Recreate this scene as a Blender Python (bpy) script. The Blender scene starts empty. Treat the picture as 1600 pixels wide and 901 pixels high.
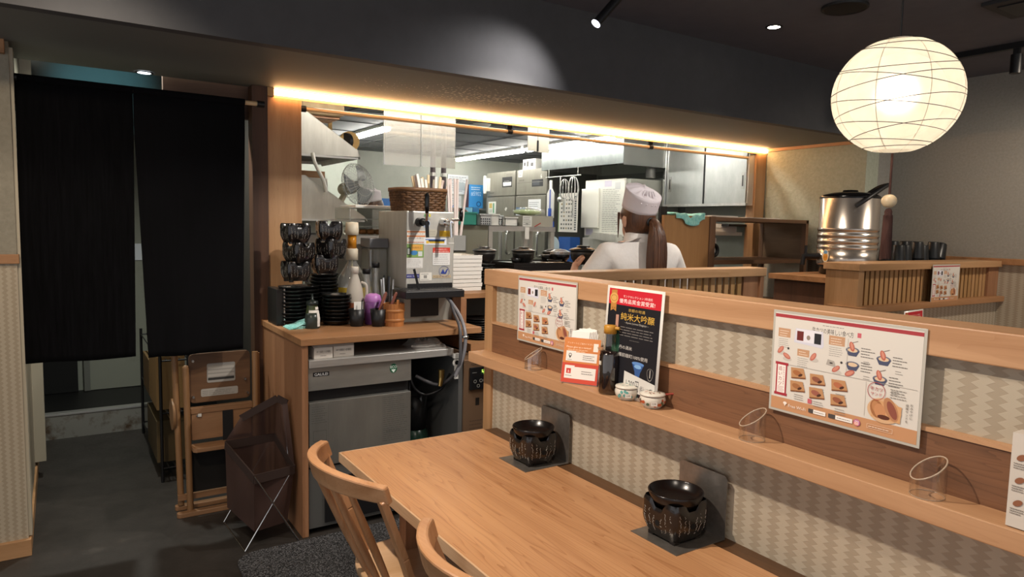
import bpy, math, random
from mathutils import Vector, Matrix
random.seed(7)
SC = bpy.context.scene
COL = SC.collection
PI = math.pi

# ------------------------------------------------------------------ camera, world, lights, exposure
cam = bpy.data.cameras.new('camera')
cam.sensor_width = 36.0
cam.lens = 24.39
cam.clip_start = 0.02
camo = bpy.data.objects.new('camera', cam)
COL.objects.link(camo)
camo.matrix_world = Matrix(((0.83790692, 0.03067459, -0.54495051, 0.0),
                            (-0.54538433, 0.08662227, -0.8336981, 0.0),
                            (0.0216315, 0.99576887, 0.08931084, 1.5),
                            (0, 0, 0, 1)))
SC.camera = camo

world = bpy.data.worlds.new('world')
SC.world = world
world.use_nodes = True
world.node_tree.nodes['Background'].inputs[0].default_value = (0.98, 0.97, 0.98, 1)
world.node_tree.nodes['Background'].inputs[1].default_value = 0.52

SC.view_settings.view_transform = 'Standard'
SC.view_settings.look = 'None'
SC.view_settings.gamma = 1.0
SC.view_settings.exposure = 0.8
SC.view_settings.use_curve_mapping = False


def spot(name, loc, target, power, color, size=60, blend=0.5, radius=0.03):
    l = bpy.data.lights.new(name, 'SPOT')
    l.energy = power
    l.color = color
    l.spot_size = math.radians(size)
    l.spot_blend = blend
    l.shadow_soft_size = radius
    o = bpy.data.objects.new(name, l)
    COL.objects.link(o)
    o.location = loc
    d = Vector(target) - Vector(loc)
    o.rotation_euler = d.to_track_quat('-Z', 'Y').to_euler()
    return o


WARM = (1.0, 0.86, 0.72)
NEUT = (1.0, 0.86, 0.70)
COOL = (0.86, 0.94, 1.0)
spot('table_spot_light', (0.12, 1.75, 2.6), (1.25, 1.15, 0.72), 105, WARM, 110, 0.8, 0.03)
spot('aisle_spot_light', (0.35, 0.2, 2.6), (1.0, 1.2, 0.7), 26, WARM, 90, 0.8, 0.04)
spot('entrance_spot_light', (-0.45, 1.6, 2.6), (-0.3, 3.64, 0.8), 44, (1.0, 0.8, 0.58), 80, 0.9, 0.05)
spot('track_spot_light', (2.12, 2.62, 2.46), (1.86, 3.02, 2.06), 15, (1, 0.95, 0.93), 100, 1.0, 0.02)
spot('counter_fill_spot', (2.25, 2.25, 2.6), (1.5, 3.5, 1.15), 62, (1, 0.93, 0.84), 52, 0.6, 0.02)  # added fill, brightens the counter for the track spotlight; has no fixture
spot('pass_spot_light', (2.75, 1.25, 2.6), (2.42, 2.5, 1.35), 42, (1, 0.94, 0.88), 44, 0.7, 0.02)
spot('floor_spot_light', (0.1, 2.5, 2.6), (0.25, 3.4, 0.0), 24, NEUT, 100, 1.0, 0.05)
spot('booth_downlight', (3.41, 2.58, 2.62), (3.41, 2.3, 0.0), 40, NEUT, 110, 0.8, 0.03)
spot('booth_far_light', (4.9, 1.2, 2.6), (5.0, 2.2, 1.1), 45, NEUT, 120, 0.9, 0.05)
spot('corridor_downlight', (0.37, 4.3, 2.5), (0.37, 4.4, 0.0), 60, (0.95, 0.97, 0.88), 140, 0.8, 0.04)
spot('corridor_blue_light', (0.27, 5.2, 2.35), (0.31, 6.2, 2.48), 10, (0.25, 0.75, 1.0), 45, 0.9, 0.02)


# ------------------------------------------------------------------ colour and materials
def lin(h):
    h = h.lstrip('#')
    c = [int(h[i:i + 2], 16) / 255 for i in (0, 2, 4)]
    return tuple(x / 12.92 if x <= 0.04045 else ((x + 0.055) / 1.055) ** 2.4 for x in c) + (1.0,)


MATS = {}


def mat(name, col='#808080', rough=0.5, metal=0.0, emit=0.0, ecol=None, alpha=None, trans=0.0, ior=1.45, coat=0.0, spec=0.5, bump=0.0, bscale=60.0):
    if name in MATS:
        return MATS[name]
    m = bpy.data.materials.new(name)
    m.use_nodes = True
    b = m.node_tree.nodes['Principled BSDF']
    b.inputs['Base Color'].default_value = lin(col)
    b.inputs['Roughness'].default_value = rough
    b.inputs['Metallic'].default_value = metal
    b.inputs['IOR'].default_value = ior
    b.inputs['Specular IOR Level'].default_value = spec
    b.inputs['Transmission Weight'].default_value = trans
    b.inputs['Coat Weight'].default_value = coat
    if emit:
        b.inputs['Emission Color'].default_value = lin(ecol or col)
        b.inputs['Emission Strength'].default_value = emit
    if bump:
        nt = m.node_tree
        n = nt.nodes.new('ShaderNodeTexNoise')
        n.inputs['Scale'].default_value = bscale
        n.inputs['Detail'].default_value = 5
        tc = nt.nodes.new('ShaderNodeTexCoord')
        nt.links.new(tc.outputs['Object'], n.inputs['Vector'])
        bp = nt.nodes.new('ShaderNodeBump')
        bp.inputs['Strength'].default_value = bump
        bp.inputs['Distance'].default_value = 0.01
        nt.links.new(n.outputs['Fac'], bp.inputs['Height'])
        nt.links.new(bp.outputs['Normal'], b.inputs['Normal'])
    MATS[name] = m
    return m


def nd(nt, typ, **kw):
    n = nt.nodes.new(typ)
    for k, v in kw.items():
        if k.startswith('i_'):
            n.inputs[k[2:].replace('_', ' ')].default_value = v
        else:
            setattr(n, k, v)
    return n


def math_(nt, op, a, b=None, c=None):
    n = nt.nodes.new('ShaderNodeMath')
    n.operation = op
    for i, x in enumerate((a, b, c)):
        if x is None:
            continue
        if isinstance(x, (int, float)):
            n.inputs[i].default_value = x
        else:
            nt.links.new(x, n.inputs[i])
    return n.outputs[0]


def ramp(nt, fac, stops):
    r = nt.nodes.new('ShaderNodeValToRGB')
    e = r.color_ramp.elements
    while len(e) < len(stops):
        e.new(0.5)
    for i, (p, c) in enumerate(stops):
        e[i].position = p
        e[i].color = lin(c)
    nt.links.new(fac, r.inputs[0])
    return r.outputs[0]


def wood(name, light, dark, axis='Y', rough=0.42, k=1.0, lines=0.5):
    """Plain sawn timber: long noise along the grain plus fine dark growth lines."""
    if name in MATS:
        return MATS[name]
    m = mat(name, light, rough)
    nt = m.node_tree
    b = nt.nodes['Principled BSDF']
    tc = nd(nt, 'ShaderNodeTexCoord')
    mp = nd(nt, 'ShaderNodeMapping')
    s = {'X': (0.55, 9, 9), 'Y': (9, 0.55, 9), 'Z': (9, 9, 0.55)}[axis]
    mp.inputs['Scale'].default_value = tuple(q * k for q in s)
    nt.links.new(tc.outputs['Object'], mp.inputs['Vector'])
    n1 = nd(nt, 'ShaderNodeTexNoise', i_Scale=1.1, i_Detail=7.0, i_Roughness=0.6, i_Distortion=0.5)
    nt.links.new(mp.outputs[0], n1.inputs['Vector'])
    n2 = nd(nt, 'ShaderNodeTexNoise', i_Scale=1.3, i_Detail=2.0)
    nt.links.new(mp.outputs[0], n2.inputs['Vector'])
    rings = math_(nt, 'FRACT', math_(nt, 'MULTIPLY', n2.outputs['Fac'], 22.0))
    sharp = math_(nt, 'POWER', rings, 5.0)
    f = math_(nt, 'SUBTRACT', n1.outputs['Fac'], math_(nt, 'MULTIPLY', sharp, 0.22 * lines))
    col = ramp(nt, f, [(0.25, dark), (0.62, light)])
    nt.links.new(col, b.inputs['Base Color'])
    bp = nd(nt, 'ShaderNodeBump')
    bp.inputs['Strength'].default_value = 0.08
    bp.inputs['Distance'].default_value = 0.004
    nt.links.new(f, bp.inputs['Height'])
    nt.links.new(bp.outputs['Normal'], b.inputs['Normal'])
    return m


def weave(name, light, dark, axis='Y', pu=0.05, pz=0.0165):
    """Wickerwork wallpaper: upright herringbone columns with saw-tooth edges."""
    if name in MATS:
        return MATS[name]
    m = mat(name, light, 0.55)
    nt = m.node_tree
    b = nt.nodes['Principled BSDF']
    g = nd(nt, 'ShaderNodeNewGeometry')
    sp = nd(nt, 'ShaderNodeSeparateXYZ')
    nt.links.new(g.outputs['Position'], sp.inputs[0])
    u = sp.outputs[axis]
    z = sp.outputs['Z']
    tri = math_(nt, 'PINGPONG', math_(nt, 'DIVIDE', z, pz), 0.5)
    s = math_(nt, 'FRACT', math_(nt, 'ADD', math_(nt, 'DIVIDE', u, pu), math_(nt, 'MULTIPLY', tri, 0.6)))
    band = math_(nt, 'ABSOLUTE', math_(nt, 'SUBTRACT', s, 0.5))
    ms = nd(nt, 'ShaderNodeMapRange', interpolation_type='SMOOTHSTEP')
    ms.inputs['From Min'].default_value = 0.20
    ms.inputs['From Max'].default_value = 0.27
    nt.links.new(band, ms.inputs['Value'])
    diag = math_(nt, 'PINGPONG', math_(nt, 'DIVIDE', math_(nt, 'ADD', u, math_(nt, 'MULTIPLY', tri, 0.03)), 0.0035), 0.5)
    nz = nd(nt, 'ShaderNodeTexNoise', i_Scale=9.0, i_Detail=3.0)
    nt.links.new(g.outputs['Position'], nz.inputs['Vector'])
    f = math_(nt, 'ADD', math_(nt, 'MULTIPLY', ms.outputs[0], 0.72), math_(nt, 'MULTIPLY', diag, 0.30))
    f = math_(nt, 'ADD', f, math_(nt, 'MULTIPLY', math_(nt, 'SUBTRACT', nz.outputs['Fac'], 0.5), 0.35))
    col = ramp(nt, f, [(0.1, dark), (0.95, light)])
    nt.links.new(col, b.inputs['Base Color'])
    bp = nd(nt, 'ShaderNodeBump')
    bp.inputs['Strength'].default_value = 0.25
    bp.inputs['Distance'].default_value = 0.002
    nt.links.new(f, bp.inputs['Height'])
    nt.links.new(bp.outputs['Normal'], b.inputs['Normal'])
    return m


def noisy(name, c1, c2, scale, rough=0.6, metal=0.0, stretch=(1, 1, 1), bump=0.0, lo=0.35, hi=0.65, rvar=0.0, detail=6.0):
    if name in MATS:
        return MATS[name]
    m = mat(name, c1, rough, metal)
    nt = m.node_tree
    b = nt.nodes['Principled BSDF']
    tc = nd(nt, 'ShaderNodeTexCoord')
    mp = nd(nt, 'ShaderNodeMapping')
    mp.inputs['Scale'].default_value = stretch
    nt.links.new(tc.outputs['Object'], mp.inputs['Vector'])
    n = nd(nt, 'ShaderNodeTexNoise', i_Scale=scale, i_Detail=detail, i_Roughness=0.65)
    nt.links.new(mp.outputs[0], n.inputs['Vector'])
    nt.links.new(ramp(nt, n.outputs['Fac'], [(lo, c1), (hi, c2)]), b.inputs['Base Color'])
    if rvar:
        r = math_(nt, 'ADD', rough - rvar / 2, math_(nt, 'MULTIPLY', n.outputs['Fac'], rvar))
        nt.links.new(r, b.inputs['Roughness'])
    if bump:
        bp = nd(nt, 'ShaderNodeBump')
        bp.inputs['Strength'].default_value = bump
        bp.inputs['Distance'].default_value = 0.01
        nt.links.new(n.outputs['Fac'], bp.inputs['Height'])
        nt.links.new(bp.outputs['Normal'], b.inputs['Normal'])
    return m


def clear(name, tint='#ffffff', rough=0.02, glossy=0.12, cloud=0.0):
    """Thin clear plastic or glass sheet: see-through with fresnel reflections."""
    if name in MATS:
        return MATS[name]
    m = bpy.data.materials.new(name)
    m.use_nodes = True
    nt = m.node_tree
    nt.nodes.clear()
    out = nd(nt, 'ShaderNodeOutputMaterial')
    tr = nd(nt, 'ShaderNodeBsdfTransparent')
    tr.inputs[0].default_value = lin(tint)
    gl = nd(nt, 'ShaderNodeBsdfGlossy')
    gl.inputs['Roughness'].default_value = rough
    lw = nd(nt, 'ShaderNodeLayerWeight')
    lw.inputs['Blend'].default_value = 0.35
    f = math_(nt, 'ADD', math_(nt, 'MULTIPLY', lw.outputs['Facing'], 0.55), glossy)
    f = math_(nt, 'MULTIPLY', f, 0.6)
    mx = nd(nt, 'ShaderNodeMixShader')
    nt.links.new(f, mx.inputs[0])
    nt.links.new(tr.outputs[0], mx.inputs[1])
    nt.links.new(gl.outputs[0], mx.inputs[2])
    last = mx
    if cloud:
        df = nd(nt, 'ShaderNodeBsdfDiffuse')
        df.inputs[0].default_value = lin('#e8e6e0')
        m2 = nd(nt, 'ShaderNodeMixShader')
        m2.inputs[0].default_value = cloud
        nt.links.new(mx.outputs[0], m2.inputs[1])
        nt.links.new(df.outputs[0], m2.inputs[2])
        last = m2
    nt.links.new(last.outputs[0], out.inputs[0])
    MATS[name] = m
    return m


ORD = ('lowest', 'second from the bottom', 'third from the bottom', 'fourth from the bottom', 'fifth from the bottom', 'sixth from the bottom', 'seventh from the bottom',
       'eighth from the bottom', 'ninth from the bottom', 'tenth from the bottom', 'eleventh from the bottom', 'twelfth from the bottom', 'thirteenth from the bottom')


def nth(i, n):
    return 'topmost' if i == n - 1 else ('second from the top' if i == n - 2 and n > 3 else ORD[i])


# ------------------------------------------------------------------ mesh helpers
def basis(d):
    d = Vector(d).normalized()
    a = Vector((0, 0, 1)) if abs(d.z) < 0.9 else Vector((1, 0, 0))
    u = d.cross(a).normalized()
    return u, d.cross(u).normalized(), d


class MB:
    def __init__(s):
        s.v, s.f, s.m, s.s = [], [], [], []

    def add(s, vs, fs, m=0, sm=False):
        o = len(s.v)
        s.v += [tuple(x) for x in vs]
        for f in fs:
            s.f.append([i + o for i in f])
            s.m.append(m)
            s.s.append(sm)
        return s

    def box(s, x0, x1, y0, y1, z0, z1, m=0):
        vs = [(x, y, z) for x in (x0, x1) for y in (y0, y1) for z in (z0, z1)]
        return s.add(vs, [(0, 1, 3, 2), (4, 6, 7, 5), (0, 4, 5, 1), (2, 3, 7, 6), (0, 2, 6, 4), (1, 5, 7, 3)], m)

    def obox(s, c, sx, sy, sz, R, m=0):
        """Box of the given size centred on c, turned by the matrix R."""
        vs = [Vector(c) + R @ Vector((x * sx / 2, y * sy / 2, z * sz / 2)) for x in (-1, 1) for y in (-1, 1) for z in (-1, 1)]
        return s.add(vs, [(0, 1, 3, 2), (4, 6, 7, 5), (0, 4, 5, 1), (2, 3, 7, 6), (0, 2, 6, 4), (1, 5, 7, 3)], m)

    def bar(s, p0, p1, w, t, side=(0, 0, 1), m=0, w1=None, t1=None):
        """Square bar from p0 to p1: width w across `side`, thickness t along it."""
        p0, p1 = Vector(p0), Vector(p1)
        d = (p1 - p0).normalized()
        n = Vector(side)
        n = (n - d * n.dot(d)).normalized()
        u = d.cross(n)
        w1 = w if w1 is None else w1
        t1 = t if t1 is None else t1
        vs = [p0 + u * a * w / 2 + n * b * t / 2 for a in (-1, 1) for b in (-1, 1)] + [p1 + u * a * w1 / 2 + n * b * t1 / 2 for a in (-1, 1) for b in (-1, 1)]
        return s.add(vs, [(0, 1, 3, 2), (4, 6, 7, 5), (0, 4, 5, 1), (2, 3, 7, 6), (0, 2, 6, 4), (1, 5, 7, 3)], m)

    def cyl(s, p0, p1, r0, r1=None, n=14, m=0, cap=True):
        r1 = r0 if r1 is None else r1
        p0, p1 = Vector(p0), Vector(p1)
        u, w, d = basis(p1 - p0)
        vs = []
        for p, r in ((p0, r0), (p1, r1)):
            vs += [p + (u * math.cos(a) + w * math.sin(a)) * r for a in [2 * PI * i / n for i in range(n)]]
        s.add(vs, [(i, (i + 1) % n, n + (i + 1) % n, n + i) for i in range(n)], m, True)
        if cap:
            s.add(vs[:n], [tuple(range(n))[::-1]], m)
            s.add(vs[n:], [tuple(range(n))], m)
        return s

    def lathe(s, prof, c=(0, 0, 0), n=24, m=0, sm=True, sx=1.0, sy=1.0):
        c = Vector(c)
        vs = []
        for r, z in prof:
            vs += [c + Vector((r * sx * math.cos(2 * PI * i / n), r * sy * math.sin(2 * PI * i / n), z)) for i in range(n)]
        fs = []
        for k in range(len(prof) - 1):
            for i in range(n):
                j = (i + 1) % n
                fs.append((k * n + i, k * n + j, (k + 1) * n + j, (k + 1) * n + i))
        return s.add(vs, fs, m, sm)

    def tube(s, pts, r, n=6, m=0, closed=False):
        pts = [Vector(p) for p in pts]
        N = len(pts)
        rs = r if isinstance(r, (list, tuple)) else [r] * N
        vs = []
        prev = None
        for i, p in enumerate(pts):
            a = pts[(i - 1) % N] if (closed or i > 0) else p
            b = pts[(i + 1) % N] if (closed or i < N - 1) else p
            d = (b - a).normalized() if (b - a).length > 1e-9 else Vector((0, 0, 1))
            if prev is None:
                u, w, d = basis(d)
            else:
                u = (prev - d * prev.dot(d)).normalized()
                w = d.cross(u)
            prev = u
            vs += [p + (u * math.cos(2 * PI * k / n) + w * math.sin(2 * PI * k / n)) * rs[i] for k in range(n)]
        fs = []
        for i in range(N if closed else N - 1):
            j = (i + 1) % N
            for k in range(n):
                fs.append((i * n + k, i * n + (k + 1) % n, j * n + (k + 1) % n, j * n + k))
        s.add(vs, fs, m, True)
        if not closed:
            s.add(vs[:n], [tuple(range(n))[::-1]], m)
            s.add(vs[-n:], [tuple(range(n))], m)
        return s

    def prism(s, poly, axis, a, b, m=0):
        """Outline in the two other axes (kept in x, y, z order), run from a to b on `axis`."""
        def p3(q, t):
            return {'x': (t, q[0], q[1]), 'y': (q[0], t, q[1]), 'z': (q[0], q[1], t)}[axis]
        n = len(poly)
        vs = [p3(q, a) for q in poly] + [p3(q, b) for q in poly]
        fs = [tuple(range(n)), tuple(range(2 * n - 1, n - 1, -1))] + [(i, i + n, (i + 1) % n + n, (i + 1) % n) for i in range(n)]
        return s.add(vs, fs, m)

    def grid(s, fn, nu, nv, m=0, wrap=False, sm=True):
        vs = [fn(i / (nu if wrap else nu - 1), j / (nv - 1)) for j in range(nv) for i in range(nu)]
        fs = []
        for j in range(nv - 1):
            for i in range(nu if wrap else nu - 1):
                k = (i + 1) % nu
                fs.append((j * nu + i, j * nu + k, (j + 1) * nu + k, (j + 1) * nu + i))
        return s.add(vs, fs, m, sm)

    def ball(s, c, rx, ry=None, rz=None, n=16, k=10, m=0):
        ry = rx if ry is None else ry
        rz = rx if rz is None else rz
        c = Vector(c)
        return s.grid(lambda u, v: c + Vector((rx * math.cos(2 * PI * u) * math.sin(PI * v), ry * math.sin(2 * PI * u) * math.sin(PI * v), -rz * math.cos(PI * v))), n, k, m, True)

    def build(s, name, mats, parent=None, at=None, bev=0.0, sub=0, solid=0.0, kind=None, label=None):
        off = Vector((0, 0, 0))
        if parent is not None:
            q = parent
            while q.parent is not None:
                q = q.parent
            off = Vector(q.location)
        elif at is not None:
            off = Vector(at)
        me = bpy.data.meshes.new(name)
        me.from_pydata([tuple(Vector(v) - off) for v in s.v], [], s.f)
        ms = mats if isinstance(mats, (list, tuple)) else [mats]
        for q in ms:
            me.materials.append(q)
        me.polygons.foreach_set('material_index', s.m)
        me.polygons.foreach_set('use_smooth', s.s)
        me.update()
        o = bpy.data.objects.new(name, me)
        COL.objects.link(o)
        if parent is not None:
            o.parent = parent
        elif at is not None:
            o.location = at
        if solid:
            q = o.modifiers.new('solid', 'SOLIDIFY')
            q.thickness = solid
            q.offset = 0
        if bev:
            q = o.modifiers.new('bevel', 'BEVEL')
            q.width = bev
            q.segments = 2
            q.limit_method = 'ANGLE'
        if sub:
            q = o.modifiers.new('sub', 'SUBSURF')
            q.levels = sub
            q.render_levels = sub
        if kind:
            o['kind'] = kind
        if label:
            o['label'] = label
        return o


def tag(o, label, cat, group=None):
    o['label'] = label
    o['category'] = cat
    if group:
        o['group'] = group
    return o


def thing(name, label, cat, loc=(0, 0, 0), group=None):
    o = bpy.data.objects.new(name, None)
    o.empty_display_size = 0.05
    COL.objects.link(o)
    o.location = loc
    return tag(o, label, cat, group)


def dup(root, loc, rz=None, label=None, group=None, scale=None):
    """Copy of a thing with copies of its parts and sub-parts."""
    r = root.copy()
    COL.objects.link(r)
    r.location = loc
    if rz is not None:
        r.rotation_euler = (0, 0, rz)
    if scale is not None:
        r.scale = (scale, scale, scale) if isinstance(scale, (int, float)) else scale
    if label:
        r['label'] = label
    if group:
        r['group'] = group
    for ch in list(root.children):
        c = ch.copy()
        COL.objects.link(c)
        c.parent = r
        for g in list(ch.children):
            d = g.copy()
            COL.objects.link(d)
            d.parent = c
    return r


def place(root, loc, rz=0.0):
    root.location = loc
    root.rotation_euler = (0, 0, rz)
    return root


def struct(mb, name, m, **kw):
    return mb.build(name, m, kind='structure', **kw)


# ------------------------------------------------------------------ flat print (paper, stickers, lettering)
GL = {}


def glyphs(t):
    if t not in GL:
        c = bpy.data.curves.new('t', 'FONT')
        c.body = t
        c.resolution_u = 2
        o = bpy.data.objects.new('t', c)
        me = bpy.data.meshes.new_from_object(o)
        vs = [v.co.copy() for v in me.vertices]
        fs = [tuple(p.vertices) for p in me.polygons]
        w = max((v.x for v in vs), default=1.0)
        bpy.data.objects.remove(o)
        bpy.data.curves.remove(c)
        bpy.data.meshes.remove(me)
        GL[t] = (vs, fs, w)
    return GL[t]


class Print:
    """Ink on a flat sheet: origin o, unit vectors u (reading direction), v (up), n (towards the reader)."""

    def __init__(s, o, u, v):
        s.o, s.u, s.v = Vector(o), Vector(u), Vector(v)
        s.n = s.u.cross(s.v)
        s.mb, s.ms, s.ix, s.h, s.vm = MB(), [], {}, 0.0004, None

    def _m(s, c):
        if c not in s.ix:
            s.ix[c] = len(s.ms)
            s.ms.append(mat('ink_' + c.lstrip('#'), c, 0.5))
        return s.ix[c]

    def p(s, a, b):
        b = s.vm(b) if s.vm else b
        return s.o + s.u * a + s.v * b + s.n * s.h

    def poly(s, pts, c):
        s.mb.add([s.p(*q) for q in pts], [tuple(range(len(pts)))], s._m(c))
        s.h += 0.000012
        return s

    def rect(s, a0, b0, a1, b1, c):
        return s.poly([(a0, b0), (a1, b0), (a1, b1), (a0, b1)], c)

    def ell(s, a, b, ra, rb, c, n=18, rot=0.0):
        ca, sa = math.cos(rot), math.sin(rot)
        return s.poly([(a + ra * math.cos(t) * ca - rb * math.sin(t) * sa, b + ra * math.cos(t) * sa + rb * math.sin(t) * ca) for t in [2 * PI * i / n for i in range(n)]], c)

    def frame(s, a0, b0, a1, b1, w, c):
        s.rect(a0, b0, a1, b0 + w, c).rect(a0, b1 - w, a1, b1, c)
        return s.rect(a0, b0, a0 + w, b1, c).rect(a1 - w, b0, a1, b1, c)

    def ring(s, a, b, r, w, c, n=24):
        pts = []
        for i in range(n):
            t0, t1 = 2 * PI * i / n, 2 * PI * (i + 1) / n
            s.mb.add([s.p(a + q * math.cos(t), b + q * math.sin(t)) for q, t in ((r, t0), (r, t1), (r - w, t1), (r - w, t0))], [(0, 1, 2, 3)], s._m(c))
        return s

    def txt(s, a, b, size, t, c, align='l', width=None):
        vs, fs, w = glyphs(t)
        k = size
        kx = size if width is None else width / w
        dx = 0 if align == 'l' else (-w * kx / 2 if align == 'c' else -w * kx)
        s.mb.add([s.p(a + dx + q.x * kx, b + q.y * k) for q in vs], fs, s._m(c))
        s.h += 0.000012
        return s

    def vtxt(s, a, b, size, t, c):
        for i, ch in enumerate(t):
            s.txt(a, b - (i + 0.9) * size * 1.08, size, ch, c, 'c')
        return s

    def lines(s, a0, a1, b, n, step, h, c, ragged=0.25):
        """Rows of print too small to read."""
        for i in range(n):
            e = a1 - (a1 - a0) * ragged * random.random()
            x = a0
            while x < e:
                x2 = min(e, x + (a1 - a0) * random.uniform(0.08, 0.2))
                s.mb.add([s.p(x, b - i * step), s.p(x2, b - i * step), s.p(x2, b - i * step + h), s.p(x, b - i * step + h)], [(0, 1, 2, 3)], s._m(c))
                x = x2 + (a1 - a0) * 0.025
        s.h += 0.000012
        return s

    def build(s, name, parent, label=None):
        return s.mb.build(name, s.ms, parent, label=label)

# ------------------------------------------------------------------ materials of the place
W_TABLE = wood('table_wood', '#c29267', '#9e6d47', 'Y', 0.36, 1.0, 1.1)
W_PALE = wood('pale_wood_along_y', '#c09670', '#a47955', 'Y', 0.45, 1.3, 0.35)
W_PALEX = wood('pale_wood_along_x', '#b68c64', '#987048', 'X', 0.45, 1.3, 0.35)
W_PALEZ = wood('pale_wood_upright', '#b68e66', '#987048', 'Z', 0.45, 1.3, 0.35)
W_MID = wood('mid_wood_along_x', '#a67a54', '#875f3c', 'X', 0.5, 1.2)
W_MIDZ = wood('mid_wood_upright', '#9e7252', '#80583b', 'Z', 0.5, 1.2)
W_DARK = wood('dark_wood_along_y', '#7f583d', '#5c3f2b', 'Y', 0.5, 1.5, 0.8)
W_DARKX = wood('dark_wood_along_x', '#5e4433', '#3f2c20', 'X', 0.55, 1.2)
W_DARKZ = wood('dark_wood_upright', '#5a3d2c', '#412b1f', 'Z', 0.55, 1.2)
W_CHAIR = wood('chair_wood', '#bd8d66', '#9c6c46', 'Z', 0.36, 1.4, 0.4)
W_CHAIRY = wood('chair_wood_along_y', '#c3946c', '#a5744c', 'Y', 0.36, 1.4, 0.4)
WEAVE_Y = weave('woven_wallpaper_along_y', '#b3a895', '#a0937f', 'Y')
WEAVE_X = weave('woven_wallpaper_along_x', '#b3a895', '#a0937f', 'X')
PLASTER = noisy('textured_plaster', '#a1a694', '#aeb2a1', 38, 0.85, bump=0.55)
PLASTER_G = noisy('grey_plaster', '#898780', '#94918a', 60, 0.85, bump=0.25)
BLACKP = noisy('black_paint', '#48484a', '#4d4d4f', 8, 0.7)
STEEL = noisy('brushed_steel', '#b9b9b6', '#cfcfcb', 26, 0.28, 1.0, (1, 1, 0.06), rvar=0.12)
STEELH = noisy('brushed_steel_along_x', '#b4b3b0', '#cbcac6', 30, 0.35, 0.65, (0.05, 1, 1), rvar=0.12)
STEELM = noisy('matt_steel', '#b5b3ab', '#c5c3bb', 18, 0.42, 0.42, (1, 1, 0.2))
CHROME = mat('chrome', '#d8d8d8', 0.12, 1.0)
BLACK = mat('black_plastic', '#141416', 0.45)
BLACKG = mat('black_gloss', '#0f0f10', 0.18)
GLAZE = mat('black_glaze', '#141111', 0.26, coat=0.4)
LACQ = mat('black_lacquer', '#121212', 0.28)
WHITE = mat('white_plastic', '#d9d8d2', 0.5)
PAPER = mat('white_paper', '#e6e3dc', 0.7)
GREYP = mat('grey_plastic', '#8b8b87', 0.5)
DGREY = mat('dark_grey', '#3a3a3a', 0.55)
TEAL = noisy('teal_cloth', '#7cc9c2', '#aee4de', 40, 0.9, bump=0.3)
ACRYL = clear('clear_acrylic')
KWALL = noisy('kitchen_wall', '#a4a79d', '#abaea4', 6, 0.6)
KWALLW = noisy('kitchen_wall_pale', '#cbd2c6', '#d2d8cd', 6, 0.6)
KCEIL = noisy('kitchen_ceiling', '#77797c', '#7e8083', 4, 0.65)

# floor: dark grey vinyl with scuffs
def floor_mat():
    m = mat('scuffed_vinyl', '#3c3834', 0.5)
    nt = m.node_tree
    b = nt.nodes['Principled BSDF']
    tc = nd(nt, 'ShaderNodeTexCoord')
    n1 = nd(nt, 'ShaderNodeTexNoise', i_Scale=2.2, i_Detail=8.0, i_Roughness=0.7)
    n2 = nd(nt, 'ShaderNodeTexNoise', i_Scale=26.0, i_Detail=6.0, i_Roughness=0.75, i_Distortion=2.0)
    for n in (n1, n2):
        nt.links.new(tc.outputs['Object'], n.inputs['Vector'])
    sc = math_(nt, 'GREATER_THAN', n2.outputs['Fac'], 0.66)
    f = math_(nt, 'ADD', n1.outputs['Fac'], math_(nt, 'MULTIPLY', sc, 0.16))
    nt.links.new(ramp(nt, f, [(0.3, '#25221f'), (0.62, '#393532'), (0.85, '#625d57')]), b.inputs['Base Color'])
    nt.links.new(math_(nt, 'ADD', 0.34, math_(nt, 'MULTIPLY', n2.outputs['Fac'], 0.3)), b.inputs['Roughness'])
    return m


def soffit_mat():
    """Black paint, greyed to carry the kitchen light, flaked off in pale specks near the middle of the opening."""
    m = mat('flaking_paint_lit', '#2b2b2d', 0.65)
    nt = m.node_tree
    b = nt.nodes['Principled BSDF']
    g = nd(nt, 'ShaderNodeNewGeometry')
    sp = nd(nt, 'ShaderNodeSeparateXYZ')
    nt.links.new(g.outputs['Position'], sp.inputs[0])
    v = nd(nt, 'ShaderNodeTexVoronoi', i_Scale=42.0, i_Randomness=1.0)
    nt.links.new(g.outputs['Position'], v.inputs['Vector'])
    n = nd(nt, 'ShaderNodeTexNoise', i_Scale=3.5, i_Detail=3.0)
    nt.links.new(g.outputs['Position'], n.inputs['Vector'])
    px = math_(nt, 'SUBTRACT', 1.0, math_(nt, 'ABSOLUTE', math_(nt, 'DIVIDE', math_(nt, 'SUBTRACT', sp.outputs['X'], 2.0), 0.95)))
    py = math_(nt, 'SUBTRACT', 1.0, math_(nt, 'ABSOLUTE', math_(nt, 'DIVIDE', math_(nt, 'SUBTRACT', sp.outputs['Y'], 3.42), 0.45)))
    area = math_(nt, 'MULTIPLY', math_(nt, 'MAXIMUM', px, 0.0), math_(nt, 'MAXIMUM', py, 0.0))
    r = math_(nt, 'MULTIPLY', math_(nt, 'MULTIPLY', area, n.outputs['Fac']), 0.75)
    fl = math_(nt, 'LESS_THAN', v.outputs['Distance'], r)
    nt.links.new(ramp(nt, fl, [(0.4, '#6c6e6b'), (0.6, '#cbc5b8')]), b.inputs['Base Color'])  # grey base holds the kitchen light, pale specks are bare flakes
    return m


FLOOR = floor_mat()
SOFFIT = soffit_mat()

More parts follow.
